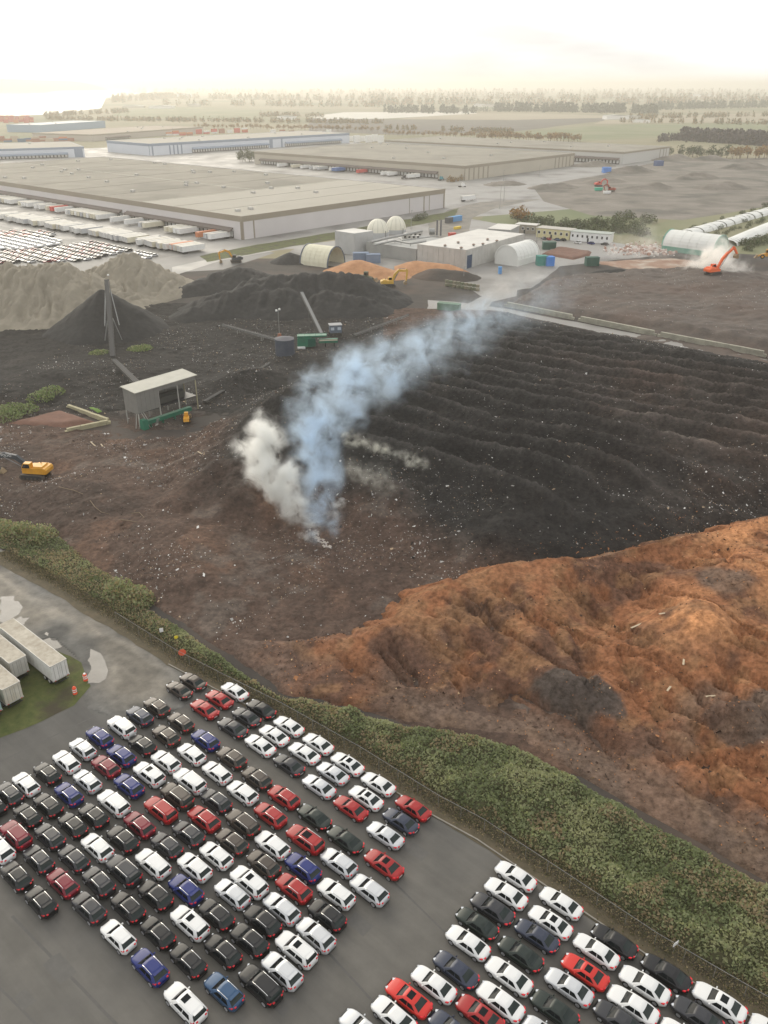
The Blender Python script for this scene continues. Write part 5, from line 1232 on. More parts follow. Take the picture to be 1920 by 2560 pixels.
# ------------------------------------------------------------------ warehouses
M_wwall = mat('warehouse_wall', (.60, .57, .56), (.54, .51, .50), .03, rough=.8); M_band = mat('tan_band', (.30, .26, .20), (.26, .225, .175), .05, rough=.8)
M_roofg = mat('gravel_roof', (.215, .198, .16), (.275, .252, .205), .06, rough=.95, c3=(.18, .167, .135), scale3=.02); M_roofl = mat('pale_gravel_roof', (.34, .315, .26), (.38, .355, .30), .03, rough=.95)
M_canopy = mat('brown_canopy', (.14, .115, .10), rough=.7); M_door = mat('dock_door', (.62, .62, .60), rough=.6); M_dockdark = mat('dock_recess', (.05, .045, .04), rough=.9)
M_blueband = mat('blue_grey_band', (.20, .25, .33), rough=.6); M_bwall = mat('pale_blue_wall', (.58, .62, .68), (.52, .56, .62), .03, rough=.7)
def warehouse(name, label, o0, az, LX, LY, H, wallm, bandm, roofm, band=.22, seams=(), stripes_x=(), stripes_y=(), docks_x=None, docks_y=None, canopy=True, units=6, roof2=None, seed=0, stripem=None):
    """near corner at o0; x runs along az, y to its left; the walls at y=0 and x=0 face the viewer's side"""
    t = thing(name, label, 'warehouse', (o0[0], o0[1], .02), az)
    hb = H * (1 - band)
    for nm, c, d in (('wall', (LX / 2, .15, hb / 2), (LX, .3, hb)), ('wall', (.15, LY / 2, hb / 2), (.3, LY - .6, hb)), ('wall', (LX / 2, LY - .15, H / 2), (LX, .3, H)), ('wall', (LX - .15, LY / 2, H / 2), (.3, LY - .6, H))):
        MB().box(c, d).build(nm, wallm, t)
    MB().box((LX / 2, .1, (H + hb) / 2), (LX + .3, .5, H - hb)).build('parapet', bandm, t)
    MB().box((.1, LY / 2 + .2, (H + hb) / 2), (.5, LY - .3, H - hb)).build('parapet', bandm, t)
    rf = MB().box((LX / 2, LY / 2, H - .5), (LX - .7, LY - .7, .4)).build('roof', roofm, t)
    if roof2: MB().box((roof2[0], roof2[1], H - .285), (roof2[2], roof2[3], .03)).build('roof_panel', M_roofl, rf)
    for k, (ax, ay, bx_, by_) in enumerate(seams): MB().bar((ax, ay, H - .22), (bx_, by_, H - .22), .9 if k < 3 else .3, .1).build('roof_seam', mat('pale_seam', (.50, .47, .40), rough=.9) if k < 3 else mat('dark_seam', (.2, .185, .155), rough=.9), rf)
    rs = random.Random(seed)
    um = MB().box((0, 0, .7), (3.0, 2.2, 1.4), 0, 0, .95).mesh('roof_vent', mat('vent_grey', (.42, .41, .38), rough=.6))
    for k in range(units): link('roof_vent', um, rf, (rs.uniform(8, LX - 8), rs.uniform(8, LY - 8), H - .3), rs.choice((0, PI / 2)))
    sm = stripem or bandm
    for x, w_ in stripes_x: MB().box((x, -.06, hb / 2), (w_, .15, hb)).build('pilaster', sm, t)
    for y, w_ in stripes_y: MB().box((-.06, y, hb / 2), (.15, w_, hb)).build('pilaster', sm, t)
    dm = MB().box((0, 0, 1.6), (2.8, .12, 3.0)).mesh('dock_door', M_door)
    def docks(axis, spec):
        a, b, step, full = spec
        if canopy:
            m = MB()
            if axis == 'y': m.add([(.0, a, hb * .62), (.0, b, hb * .62), (-3.0, b, hb * .48), (-3.0, a, hb * .48), (.0, a, hb * .62 - .5), (.0, b, hb * .62 - .5), (-3.0, b, hb * .48 - 1.1), (-3.0, a, hb * .48 - 1.1)], [(3, 2, 1, 0), (4, 5, 6, 7), (2, 3, 7, 6), (0, 1, 5, 4), (3, 0, 4, 7), (1, 2, 6, 5)])
            else: m.add([(a, .0, hb * .62), (b, .0, hb * .62), (b, -3.0, hb * .48), (a, -3.0, hb * .48), (a, .0, hb * .62 - .5), (b, .0, hb * .62 - .5), (b, -3.0, hb * .48 - 1.1), (a, -3.0, hb * .48 - 1.1)], [(0, 1, 2, 3), (7, 6, 5, 4), (3, 2, 6, 7), (1, 0, 4, 5), (0, 3, 7, 4), (2, 1, 5, 6)])
            m.build('dock_canopy', M_canopy if bandm is M_band else bandm, t)
        m = MB()
        if axis == 'y': m.box((-.04, (a + b) / 2, 2.2), (.10, b - a, 4.0))
        else: m.box(((a + b) / 2, -.04, 2.2), (b - a, .10, 4.0))
        m.build('dock_wall', M_dockdark, t)
        n = int((b - a) / step)
        for i in range(n):
            q = a + (i + .5) * (b - a) / n
            if axis == 'y': link('dock_door', dm, t, (-.14, q, .9), PI / 2)
            else: link('dock_door', dm, t, (q, -.14, .9), 0)
    for sp in (docks_y or []): docks('y', sp)
    for sp in (docks_x or []): docks('x', sp)
    return t
AZ1 = R(48.3)
W1 = (-82, 497.4)
warehouse('warehouse', 'vast tan roofed warehouse with lilac white walls beside the trailer yard', W1, AZ1, 190, 455, 13, M_wwall, M_band, M_roofg, .24,
          seams=[(.8, 100, 189, 100), (95, 100, 95, 454), (0.9, 300, 189, 300)] + [(1, y, 189, y) for y in (34, 67, 150, 200, 250, 350, 400)], stripes_x=[(.6, 1.4), (9, 1.0), (150, .5), (166, 1.2), (172, .6), (189, 1.4)], stripes_y=[(.7, 1.2)],
          docks_y=[(8, 118, 4.0, 1), (124, 440, 4.0, 1)], roof2=(95, 50, 188, 98), units=34, seed=1)
W2 = (75, 829.8); AZ2 = R(50)
warehouse('warehouse', 'tan warehouse with striped corner panels across the entrance road', W2, AZ2, 212, 290, 13, mat('beige_wall', (.46, .42, .34), (.42, .38, .31), .04, rough=.8), M_band, M_roofg, .2,
          stripes_x=[(.8, 1.6), (8, 2), (16, 2), (24, 2), (32, 2), (40, 2), (170, 2), (178, 2), (186, 2), (194, 2), (202, 2), (211, 1.6)], docks_y=[(30, 280, 4.2, 1)], units=8, seed=2)
W3 = (269, 1006)
warehouse('warehouse', 'pale grey warehouse whose loading docks face the tan warehouse', W3, R(50), 128, 350, 13, mat('light_grey_wall', (.50, .49, .46)), M_band, M_roofg, .15, stripes_x=[(100, 1.5), (110, 1.5), (118, 1.5), (127, 1.5)], docks_y=[(4, 200, 4.2, 1)], units=6, seed=3)
warehouse('warehouse', 'long blue and white warehouse beyond the tan roof', (-296.4, 1136.6), R(47.3), 358, 101, 14, M_bwall, M_blueband, M_roofl, .22, stripes_x=[(4, 2), (30, 2), (36, 2), (42, 2), (48, 2), (200, 6), (220, 3)],
          docks_x=[(64, 195, 4.2, 1), (226, 340, 4.2, 1)], stripes_y=[(.8, 1.2)], units=8, seed=4, stripem=M_blueband)
warehouse('warehouse', 'blue grey warehouse beside the brown containers', (-640, 980), R(27), 300, 120, 12, M_bwall, M_blueband, M_roofl, .2, docks_x=[(60, 280, 4.2, 1)], stripes_x=[(293, 10)], units=4, seed=5)
warehouse('warehouse', 'brown roofed warehouse behind the container yard', (-463, 1435), R(66), 300, 125, 10, mat('dun_wall', (.42, .38, .33)), M_band, mat('brown_roof', (.30, .25, .19), (.34, .29, .23), .03, rough=.9), .2, units=6, seed=6, docks_x=[(30, 90, 5, 1)])
warehouse('warehouse', 'low blue walled warehouse with white roof near the river', (-645, 1706), R(74), 215, 75, 13, mat('blue_wall', (.22, .32, .42)), mat('blue_wall', (0, 0, 0)), mat('white_roof', (.6, .6, .58)), .15, units=3, seed=7)

def loc1(u, v, z=0):   # yard coordinates along the first warehouse
    c, s = math.cos(AZ1), math.sin(AZ1); return Vector((W1[0] + u * c - v * s, W1[1] + u * s + v * c, z))
def yard_uv(p):
    c, s = math.cos(AZ1), math.sin(AZ1); dx, dy = p[0] - W1[0], p[1] - W1[1]; return dx * c + dy * s, -dx * s + dy * c
# ------------------------------------------------------------------ trailers in the yard
TL = 14.6
tm_body = MB().box((TL / 2, 0, 2.5), (TL, 2.6, 2.8)).mesh('box_body', M_white)
tm_roof = MB().box((TL / 2, 0, 3.93), (TL + .05, 2.64, .05)).mesh('roof', mat('trailer_roof', (.66, .64, .58), (.56, .53, .46), .3, rough=.7))
_f = MB().box((TL / 2, 0, 1.0), (TL - 1, 1.0, .2)); _f.box((TL - 3, -.7, .5), (.15, .15, 1.0)).box((TL - 3, .7, .5), (.15, .15, 1.0))
tm_ch = _f.mesh('chassis', M_dark)
tm_wh = MB().tube((0, -1.25, .5), (0, 1.25, .5), .5, 10).tube((1.3, -1.25, .5), (1.3, 1.25, .5), .5, 10).mesh('wheel_pair', M_rubber)
tm_dr = MB().box((-.03, 0, 2.5), (.05, 2.4, 2.6)).mesh('rear_door', mat('door_grey', (.55, .55, .53), (.45, .44, .42), .5, rough=.6))
TRC = {'white': (M_white, 'white'), 'cream': (mat('cream_trailer', (.68, .64, .50), (.58, .54, .42), .3, rough=.6), 'cream white'), 'orange': (mat('orange_trailer', (.55, .20, .09), rough=.6), 'orange'),
       'red': (mat('red_trailer', (.55, .06, .05), rough=.6), 'red topped'), 'grey': (mat('grey_trailer', (.45, .46, .47), rough=.6), 'pale grey'), 'blue': (mat('blue_trailer', (.06, .14, .36), rough=.6), 'blue'), 'teal': (mat('teal_trailer', (.10, .34, .36), rough=.6), 'teal')}
def trailer_far(p, az, c, where, group):
    t = thing('semi_trailer', TRC[c][1] + ' box trailer ' + where, 'trailer', (p.x, p.y, .03), az, group)
    for nm, me in (('box_body', tm_body), ('roof', tm_roof), ('chassis', tm_ch), ('wheel_pair', tm_wh), ('rear_door', tm_dr)):
        o = link(nm, me, t, (1.5, 0, 0) if nm == 'wheel_pair' else None)
        if nm == 'box_body' or (nm == 'roof' and c in ('red', 'orange', 'blue', 'teal')): o.material_slots[0].link = 'OBJECT'; o.material_slots[0].material = TRC[c][0]
# at the docks: backed up to the wall, noses away from it
dock_v = [11, 15, 22, 40, 44.5, 49, 53.5, 76, 80.5, 97, 113] + [130 + 3.9 * i for i in range(11)] + [183, 190, 196, 206, 212, 224, 228, 232, 236, 250, 254, 258, 262, 266, 270, 276, 282, 296, 300, 304]
for k, v in enumerate(dock_v):
    c = 'orange' if v == 22 else ('red' if v == 190 else random.choice(['white', 'white', 'white', 'grey', 'cream']))
    p = loc1(-1.0 - random.uniform(0, .5), v)
    trailer_far(p, AZ1 + PI, c, 'backed up to the dock of the vast tan roofed warehouse', 'trailers at the warehouse docks')
# the long line of parked trailers in the yard
a_uv = yard_uv(G(*r3(1180, 508))); b_uv = yard_uv(G(*r3(0, 290)))
n = int((b_uv[1] - a_uv[1]) / 3.7)
for i in range(n + 3):
    v = a_uv[1] + i * 3.7; u = a_uv[0] + (b_uv[0] - a_uv[0]) * i / n
    if i % 13 in (12,) or i == 30: continue
    trailer_far(loc1(u + random.uniform(-1.6, 1.6), v + random.uniform(-.25, .25)), AZ1, random.choice(['white', 'white', 'cream', 'cream', 'grey']) if i not in (3, 4) else ('orange' if i == 3 else 'white'), 'in the long parked line across the yard from the docks', 'trailers in the parked line')
# tan warehouse docks
def loc2(u, v):
    c, s = math.cos(AZ2), math.sin(AZ2); return Vector((W2[0] + u * c - v * s, W2[1] + u * s + v * c, 0))
for k, v in enumerate([52, 80, 88, 120, 150, 154, 158, 175, 181, 187, 200, 214, 236]):
    trailer_far(loc2(-1.2, v), AZ2 + PI, ['white', 'teal', 'white', 'red', 'blue', 'blue', 'white', 'grey', 'white', 'grey', 'white', 'cream', 'white'][k] if k != 1 else 'white', 'backed up to the dock of the tan striped warehouse', 'trailers at the tan warehouse')
# tractor units with trailers on the yard roads
def tractor(p, az, m, label):
    t = thing('semi_truck', label, 'truck', (p.x, p.y, .03), az)
    MB().side_prism([(-.9, 1.0), (1.3, 1.0), (1.3, 2.2), (1.0, 3.4), (-.9, 3.6)], -1.2, 1.2).build('cab', m, t)
    MB().side_prism([(1.3, .8), (2.9, .8), (2.9, 1.7), (1.3, 2.0)], -1.0, 1.0).build('hood', m, t)
    MB().box((1.22, 0, 2.7), (.2, 2.1, .8)).build('windshield', M_glassd, t)
    MB().box((-2.2, 0, .9), (3.5, 1.0, .3)).build('frame', M_dark, t)
    w_ = MB().tube((0, -.2, 0), (0, .2, 0), .5, 10).mesh('wheel', M_rubber)
    for x in (2.1, -2.2, -3.4):
        for s in (-1, 1): link('wheel', w_, t, (x, s * 1.0, .5))
p = G(*r4(960, 72)); tractor(p, R(215), M_dark, 'dark tractor unit pulling a white trailer before the tan warehouse')
d = Vector((math.cos(R(215)), math.sin(R(215)), 0)); trailer_far(p - d * 18, R(215), 'white', 'hitched to the dark tractor unit before the tan warehouse', None)
p = G(*r4(1440, 205)); trailer_far(G(*r4(1330, 218)), math.atan2(p.y - G(*r4(1330, 218)).y, p.x - G(*r4(1330, 218)).x), 'white', 'standing alone on the entrance road', None)
p = G(*r4(1200, 80)); tractor(p, R(50), mat('teal_cab', (.06, .26, .30)), 'teal tractor unit parked by the corner of the tan warehouse')
p = G(*rb(340, 497)); tractor(p, R(20), M_white, 'white truck waiting at the junction by the tan warehouse')

# ------------------------------------------------------------------ small stored vehicles far off
def mini(kind):
    m = MB()
    if kind == 'car':
        m.side_prism([(-2.2, .3), (2.2, .3), (2.25, .7), (1.0, .95), (-2.1, 1.0), (-2.25, .7)], -.9, .9, 0)
        m.loft([[(x, y, z) for x, y in ((-1.8, -.8), (1.0, -.8), (1.0, .8), (-1.8, .8))] if z < 1.1 else [(x, y, z) for x, y in ((-1.3, -.62), (.3, -.62), (.3, .62), (-1.3, .62))] for z in (.96, 1.46)], 1, True, False)
        m.box((-.5, 0, 1.475), (1.6, 1.22, .03), 0, 0)
    else:
        m.side_prism([(-2.9, .5), (2.0, .5), (2.8, .55), (2.85, 1.1), (2.0, 1.3), (1.4, 2.1), (.2, 2.1), (.15, 1.2), (-2.9, 1.2)], -.95, .95, 0)
        m.loft([[(1.95, -.8, 1.34), (1.95, .8, 1.34)], [(1.47, -.75, 2.05), (1.47, .75, 2.05)]], 1, False, False)
    for x in (-1.4, 1.4):
        for s in (-1, 1): m.tube((x, s * .78, .33), (x, s * .93, .33), .33, 8, 2)
    return m.mesh('stored_' + kind, [M_white, M_carglass, M_rubber])
MINI = {k: mini(k) for k in ('car', 'truck')}
from_poly = lambda r, pts: [r(*p) for p in pts]
def inpoly(x, y, poly):
    return sd_poly(np.array([x]), np.array([y]), poly)[0] > 0
PA = from_poly(r3, [(-30, 300), (60, 295), (340, 372), (330, 395), (-30, 400)]); PB = from_poly(r3, [(-30, 402), (370, 400), (375, 445), (150, 470), (-30, 475)])
PC = from_poly(r3, [(-30, 485), (370, 460), (600, 420), (830, 462), (840, 480), (545, 545), (-30, 560)]); PD = from_poly(r3, [(870, 480), (1010, 505), (990, 530), (930, 525)])
cnt = 0
cands = []
for vi in range(-10, 130):
    for ui in range(-42, 4):
        u, v = ui * 5.6 - 20 + (0), vi * 2.9
        p = loc1(u, v); px, py = PX(p.x, p.y, .8)
        zone = None
        if inpoly(px, py, PA): zone = 'a'
        elif inpoly(px, py, PB): zone = 'b' if (vi % 1 == 0) else None
        elif inpoly(px, py, PC): zone = 'c'
        elif inpoly(px, py, PD): zone = 'd'
        if zone: cands.append((p, zone))
cands.sort(key=lambda q: q[0].y); cands = cands[:290]
ZW = {'a': ('stored_car', 'in the many coloured stored rows below the trailers'), 'b': ('stored_truck', 'in the stored truck rows below the trailers'), 'c': ('stored_car', 'in the storage rows behind the sand piles'), 'd': ('stored_car', 'in the storage rows behind the sand piles')}
for p, zone in cands:
    nm, wh = ZW[zone]
    c = random.choice({'a': ['white', 'bright_red', 'charcoal', 'silver', 'red', 'green'], 'b': ['white'], 'c': ['white', 'white', 'silver', 'charcoal', 'maroon', 'red', 'green', 'brown'], 'd': ['white', 'silver']}[zone])
    o = link(nm, MINI['truck' if zone == 'b' else 'car'], None, (p.x + random.uniform(-.3, .3), p.y + random.uniform(-.3, .3), .035), AZ1 + PI + random.uniform(-.03, .03))
    o.material_slots[0].link = 'OBJECT'; o.material_slots[0].material = PAINT[c]
    tag(o, 'small ' + CNAME[c] + (' pickup truck ' if zone == 'b' else ' car ') + wh, 'truck' if zone == 'b' else 'car', 'stored vehicles beyond the sand piles')
sheet('storage_yard', [tuple(loc1(u, v)[:2]) for u, v in [(-62, -60), (-15, -45), (-25, 160), (-25, 420), (-260, 420), (-260, 60)]], .012, mat('yard_tarmac', (.09, .088, .083), (.13, .126, .118), .05, rough=.6))

# ------------------------------------------------------------------ containers
cm = MB().box((0, 0, 1.3), (12.2, 2.44, 2.55))
for i in range(11):
    for s in (-1, 1): cm.box((-5.4 + i * 1.08, s * 1.235, 1.3), (.3, .05, 2.3))
cm = cm.mesh('container', M_white)
CC = {'rust': mat('container_rust', (.32, .13, .08), rough=.7), 'red': mat('container_red', (.48, .07, .05), rough=.7), 'orange': mat('container_orange', (.52, .17, .06), rough=.7), 'blue': mat('container_blue', (.07, .13, .22), rough=.7), 'white': M_white, 'tan': mat('container_tan', (.45, .36, .26), rough=.7)}
def containers(r, pts, rows, cols, hmax, choice, az, where):
    for (x, y) in pts:
        p = G(*r(x, y)); c = random.choice(choice)
        for k in range(random.randint(max(1, hmax - 1), hmax)):
            cc = c if random.random() < .6 else random.choice(choice)
            o = link('shipping_container', cm, None, (p.x, p.y, .03 + 2.6 * k), az)
            o.material_slots[0].link = 'OBJECT'; o.material_slots[0].material = CC[cc]
            tag(o, cc + ' shipping container ' + where, 'container', 'stacked shipping containers')
containers(ra, [(860 + 33 * i, 268 - 1.2 * i) for i in range(7)] + [(730 + 30 * i, 274) for i in range(4)], 1, 1, 3, ['red', 'rust', 'red', 'orange', 'white'], R(47), 'behind the long blue and white warehouse')
containers(ra, [(5 + 30 * i, 300 + (i % 2) * 3) for i in range(11)], 1, 1, 3, ['rust', 'tan', 'rust', 'blue', 'orange'], R(27), 'behind the blue grey warehouse')
containers(ra, [(5 + 22 * i, 216 + (i % 2) * 4) for i in range(7)] + [(10 + 22 * i, 206) for i in range(6)], 1, 1, 4, ['red', 'orange', 'red'], R(60), 'stacked on the river bank terminal')
containers(ra, [(1180 + 40 * i, 262) for i in range(7)], 1, 1, 2, ['tan', 'white', 'rust'], R(47), 'in line by the brushwood')
containers(ra, [(1515 + 26 * i, 300 + (i % 2) * 5) for i in range(6)], 1, 1, 4, ['white'], R(47), 'stacked at the end of the blue and white warehouse')

# ------------------------------------------------------------------ plant buildings
def hall(label, pts_xy, H, m, rm, panels=0, name='plant_building', door=None):
    """corner order: first edge faces the viewer"""
    o0 = pts_xy[0]
    t = thing(name, label, 'building', (*o0, .02))
    P_ = [(p[0] - o0[0], p[1] - o0[1]) for p in pts_xy]
    for i in range(len(P_)):
        a = Vector((*P_[i], 0)); b = Vector((*P_[(i + 1) % len(P_)], 0)); d = b - a
        n = max(1, int(d.length / panels)) if panels else 1
        for k in range(n):
            q0 = a + d * k / n; q1 = a + d * (k + 1) / n
            e = d.normalized() * (.05 if panels else 0)
            MB().bar(q0 + e + Vector((0, 0, H / 2)), q1 - e + Vector((0, 0, H / 2)), .3, H).build('wall_panel' if panels else 'wall', m, t)
    MB().prism([(p[0] * .998, p[1] * .998) for p in P_], H - .25, H - .02).build('roof', rm, t)
    return t
M_proof = mat('pale_membrane', (.62, .60, .55), (.52, .50, .46), .12, rough=.7); M_groof = mat('grey_membrane', (.40, .40, .38), (.33, .33, .31), .12, rough=.6)
M_pc = mat('precast_concrete', (.48, .47, .44), (.40, .39, .36), .25, rough=.85)
def quad_from(a, b, depth):
    d = (b - a); n = Vector((-d.y, d.x, 0)).normalized()
    if n.y < 0: n = -n
    return [tuple(a[:2]), tuple(b[:2]), tuple((b + n * depth)[:2]), tuple((a + n * depth)[:2])]
a = G(*r4(1045, 612)); b = G(*r4(1357, 655)); c = G(*r4(1662, 560))
H2 = 9.0
hall('pale concrete panel hall with a white roof and tall blue door', [tuple(a[:2]), tuple(b[:2]), tuple((b + (c - b) * 1.25)[:2]), tuple((a + (c - b) * 1.25)[:2])], H2, M_pc, M_proof, 3.0)
dv = (c - b).normalized(); q = b + dv * 3.2
t = thing('roller_door', 'tall dark blue roller door on the pale concrete hall', 'door', (q.x, q.y, .02), math.atan2(dv.y, dv.x)); 
for k in range(8): MB().box((0, -.22, .4 + k * .78), (4.6, .1, .74)).build('slat', mat('door_blue', (.03, .06, .12), rough=.5), t)
for k in range(7):
    px, py = [(1225, 510), (1310, 490), (1410, 505), (1330, 525), (1500, 470), (1560, 480), (1470, 500)][k]
    p = AT(*r4(px, py), 440 + 6 * (k % 3)); p = G(*r4(px, py), H2)
    t = thing('roof_ventilator', 'brown roof ventilator on the white roof of the panel hall', 'ventilator', (p.x, p.y, H2), 0, 'roof ventilators'); MB().tube((0, 0, 0), (0, 0, .7), .6, 10).build('stem', M_metal, t); MB().tube((0, 0, .7), (0, 0, 1.1), 1.0, 10, 0, .4).build('cap', mat('vent_brown', (.22, .15, .11)), t)
d0 = G(*r4(715, 560)); d1 = a - (a - d0).normalized() * .6
hall('low grey process building with roof pipes between the tanks and the hall', quad_from(d0, d1, 34), 6.5, mat('grey_block', (.33, .33, .31), (.28, .28, .265), .2, rough=.85), M_groof)
t0 = G(*r4(515, 545)); t1 = G(*r4(640, 565)); t2 = G(*r4(760, 545))
hall('square concrete tank house with tall pale panels', [tuple(t0[:2]), tuple(t1[:2]), tuple((t1 + (t2 - t1))[:2]), tuple((t0 + (t2 - t1))[:2])], 11.0, mat('tank_concrete', (.45, .45, .44), (.39, .39, .38), .2, rough=.85), M_proof, 4.0)
# digesters
for k, (x, yb, w_, yt, Y) in enumerate([(790, 412, 68, 325, 500), (906, 395, 62, 307, 522)]):
    px, pyb = r4(x, yb); top_ = r4(x, yt)[1]
    p = AT(px, pyb, Y); rad = w_ * .3858 / FPX * math.hypot(Y, 80)
    zb_ = p.z
    t = thing('digester_tank', ['cream domed digester tank behind the concrete tank house', 'cream domed digester tank with a dark seam next to the roof pipes'][k], 'tank', (p.x, Y, .02))
    MB().tube((0, 0, 0), (0, 0, zb_), rad, 32).build('base', mat('digester_grey', (.42, .43, .43), rough=.7), t)
    H_ = ZAT(Y + rad * .3, top_) - zb_
    n = 12
    for s in range(n):
        m = MB(); vs = []; g0 = 2 * PI * s / n + .015; g1 = 2 * PI * (s + 1) / n - .015
        for j in range(7):
            e = PI / 2 * j / 6.2
            for g_ in (g0, (g0 + g1) / 2, g1): vs.append((rad * math.cos(e) * math.cos(g_), rad * math.cos(e) * math.sin(g_), zb_ + H_ * math.sin(e)))
        fs = [(j * 3 + i, j * 3 + i + 1, j * 3 + i + 4, j * 3 + i + 3) for j in range(6) for i in range(2)]
        m.add(vs, fs); m.build('dome_panel', mat('dome_cream', (.72, .70, .58), (.66, .63, .52), .2, rough=.6), t, smooth=True)
    core = MB(); core.loft([[(rad * .985 * math.cos(PI / 2 * j / 6.05) * math.cos(2 * PI * i / 24), rad * .985 * math.cos(PI / 2 * j / 6.05) * math.sin(2 * PI * i / 24), zb_ + H_ * .985 * math.sin(PI / 2 * j / 6.05)) for i in range(24)] for j in range(7)]); core.build('inner_membrane', mat('seam_dark', (.3, .29, .25)), t)
    MB().tube((rad * .7, -rad * .75, 0), (rad * .7, -rad * .75, zb_ + 1), .25, 8).build('pipe', M_metal, t)
# pipes and ducts on the process building
zz = 6.6
def pipe(name, label, pts, r_, m=M_metal):
    t = thing(name, label, 'pipe', (pts[0].x, pts[0].y, 0)); o0 = Vector((pts[0].x, pts[0].y, 0))
    for i in range(len(pts) - 1): MB().tube(pts[i] - o0, pts[i + 1] - o0, r_, 10).build('pipe_run', m, t)
    for i in range(len(pts)): MB().box((pts[i] - o0) - Vector((0, 0, r_ + (pts[i].z - r_ - zz) / 2 * 1)), (.3, .3, max(.1, pts[i].z - r_ - zz))).build('support', m, t)
pipe('roof_pipe', 'long bright pipe along the back of the process roof', [G(*r4(x, y), zz + 2.2) for x, y in [(745, 480), (850, 455), (1000, 425), (1075, 408)]], .6)
pipe('roof_pipe', 'stepped silver duct crossing the process roof', [G(*r4(x, y), zz + 1.2) for x, y in [(760, 500), (900, 470), (940, 478), (1000, 490), (1100, 475)]], .5)
pipe('roof_pipe', 'thin pipe running over the grey process roof', [G(*r4(x, y), zz + .9) for x, y in [(905, 440), (950, 470), (1180, 440)]], .3)
for k, (x, y) in enumerate([(1172, 440), (1197, 440)]):
    p = G(*r4(x, y), zz); t = thing('chimney_stack', 'slim dark exhaust stack on the process roof', 'stack', (p.x, p.y, zz - .2), 0, 'exhaust stacks'); MB().tube((0, 0, 0), (0, 0, 8.5), .45, 10).build('flue', mat('stack_grey', (.12, .12, .125)), t); MB().tube((0, 0, 0), (0, 0, .5), .7, 10).build('base', M_metal, t)
p = G(*r4(1140, 432), zz); t = thing('roof_cooler', 'round silver cooler on the process roof', 'cooler', (p.x, p.y, zz - .1)); MB().tube((-1.5, 0, 1.8), (1.5, 0, 1.8), 1.7, 16).build('drum', M_metal, t); MB().box((0, 0, .4), (2.5, 2.5, .8)).build('base', M_metal, t)
for k in range(8):
    p = G(*r4(960 + 28 * (k % 4) + 10 * (k // 4), 455 - 16 * (k // 4)), zz); t = thing('roof_unit', 'small white equipment box on the process roof', 'equipment', (p.x, p.y, zz - .1), .7, 'equipment on the process roof'); MB().box((0, 0, .8), (2.2, 1.6, 1.6)).build('housing', M_proof, t); MB().box((0, -.82, .8), (1.6, .05, 1.0)).build('grille', M_dark, t)
# arched fabric shelters
def arch(label, a, b, width, H, fabric, endm, n=14, wallz=0.0, wallm=None, open_end=True, name='fabric_shelter'):
    """axis from a to b"""
    t = thing(name, label, 'shelter', (a.x, a.y, .02)); d = b - a; L = d.length; ux = d.normalized(); uy = Vector((-ux.y, ux.x, 0))
    def pt(x, th, k=1.0): return ux * x + uy * (-math.cos(th) * width / 2 * k) + Vector((0, 0, wallz + math.sin(th) * (H - wallz) * k))
    nb = 6
    for q in range(nb):
        m = MB(); x0, x1 = L * q / nb + .06, L * (q + 1) / nb - .06; vs = []; fs = []
        for i in range(n + 1):
            th = PI * i / n; vs += [pt(x0, th), pt(x1, th), pt(x1, th, .97), pt(x0, th, .97)]
        for i in range(n):
            o_ = i * 4
            fs += [(o_, o_ + 1, o_ + 5, o_ + 4), (o_ + 3, o_ + 7, o_ + 6, o_ + 2), (o_, o_ + 4, o_ + 7, o_ + 3), (o_ + 1, o_ + 2, o_ + 6, o_ + 5)]
        m.add(vs, fs); m.build('cover_panel', fabric, t, smooth=False)
    for x in (0, L):
        m = MB()
        for i in range(n): m.bar(pt(x, PI * i / n, 1.01), pt(x, PI * (i + 1) / n, 1.01), .5, .5)
        m.build('end_rib', endm, t)
    if wallz:
        for s in (-1, 1): MB().bar(uy * s * width / 2 + Vector((0, 0, wallz / 2)), ux * L + uy * s * width / 2 + Vector((0, 0, wallz / 2)), .4, wallz).build('side_wall', wallm, t)
    if not open_end:
        for x in (.2, L - .2):
            m = MB(); vs = [pt(x, PI * i / n, .96) for i in range(n + 1)] + [ux * x + uy * width / 2 * .96, ux * x - uy * width / 2 * .96]; m.add(vs, [tuple(range(n + 3))]); m.build('end_wall', wallm or fabric, t)
    return t
fa = G(*r4(395, 652)); fb = G(*r4(525, 645))
M_cream = mat('cream_fabric', (.66, .63, .48), (.60, .57, .43), .2, rough=.7); M_blueish = mat('slate_rib', (.09, .11, .14), rough=.6)
arch('cream arched fabric shelter with dark blue ribs beside the black bay', G(*r4(345, 610)) , G(*r4(520, 632)), 15, 9.0, M_cream, M_blueish)
M_wfab = mat('white_fabric', (.70, .70, .66), (.62, .62, .58), .1, rough=.6); M_grn = mat('green_base', (.10, .30, .22), rough=.6)
ha = G(*r5(1000, 540)); hb_ = G(*r5(1335, 585))
arch('white hooped store with a green base beside the steaming heap', ha + Vector((4, 9, 0)), hb_ + Vector((4, 9, 0)), 17, 10, M_wfab, M_grn, wallz=2.6, wallm=M_grn, open_end=False)
arch('white rounded tent building joined to the pale concrete hall', G(*r4(1600, 640)) + Vector((2, 4, 0)), G(*r4(1740, 600)) + Vector((2, 4, 0)), 13, 9.5, M_wfab, M_wfab, wallz=3, wallm=M_wfab, open_end=False)
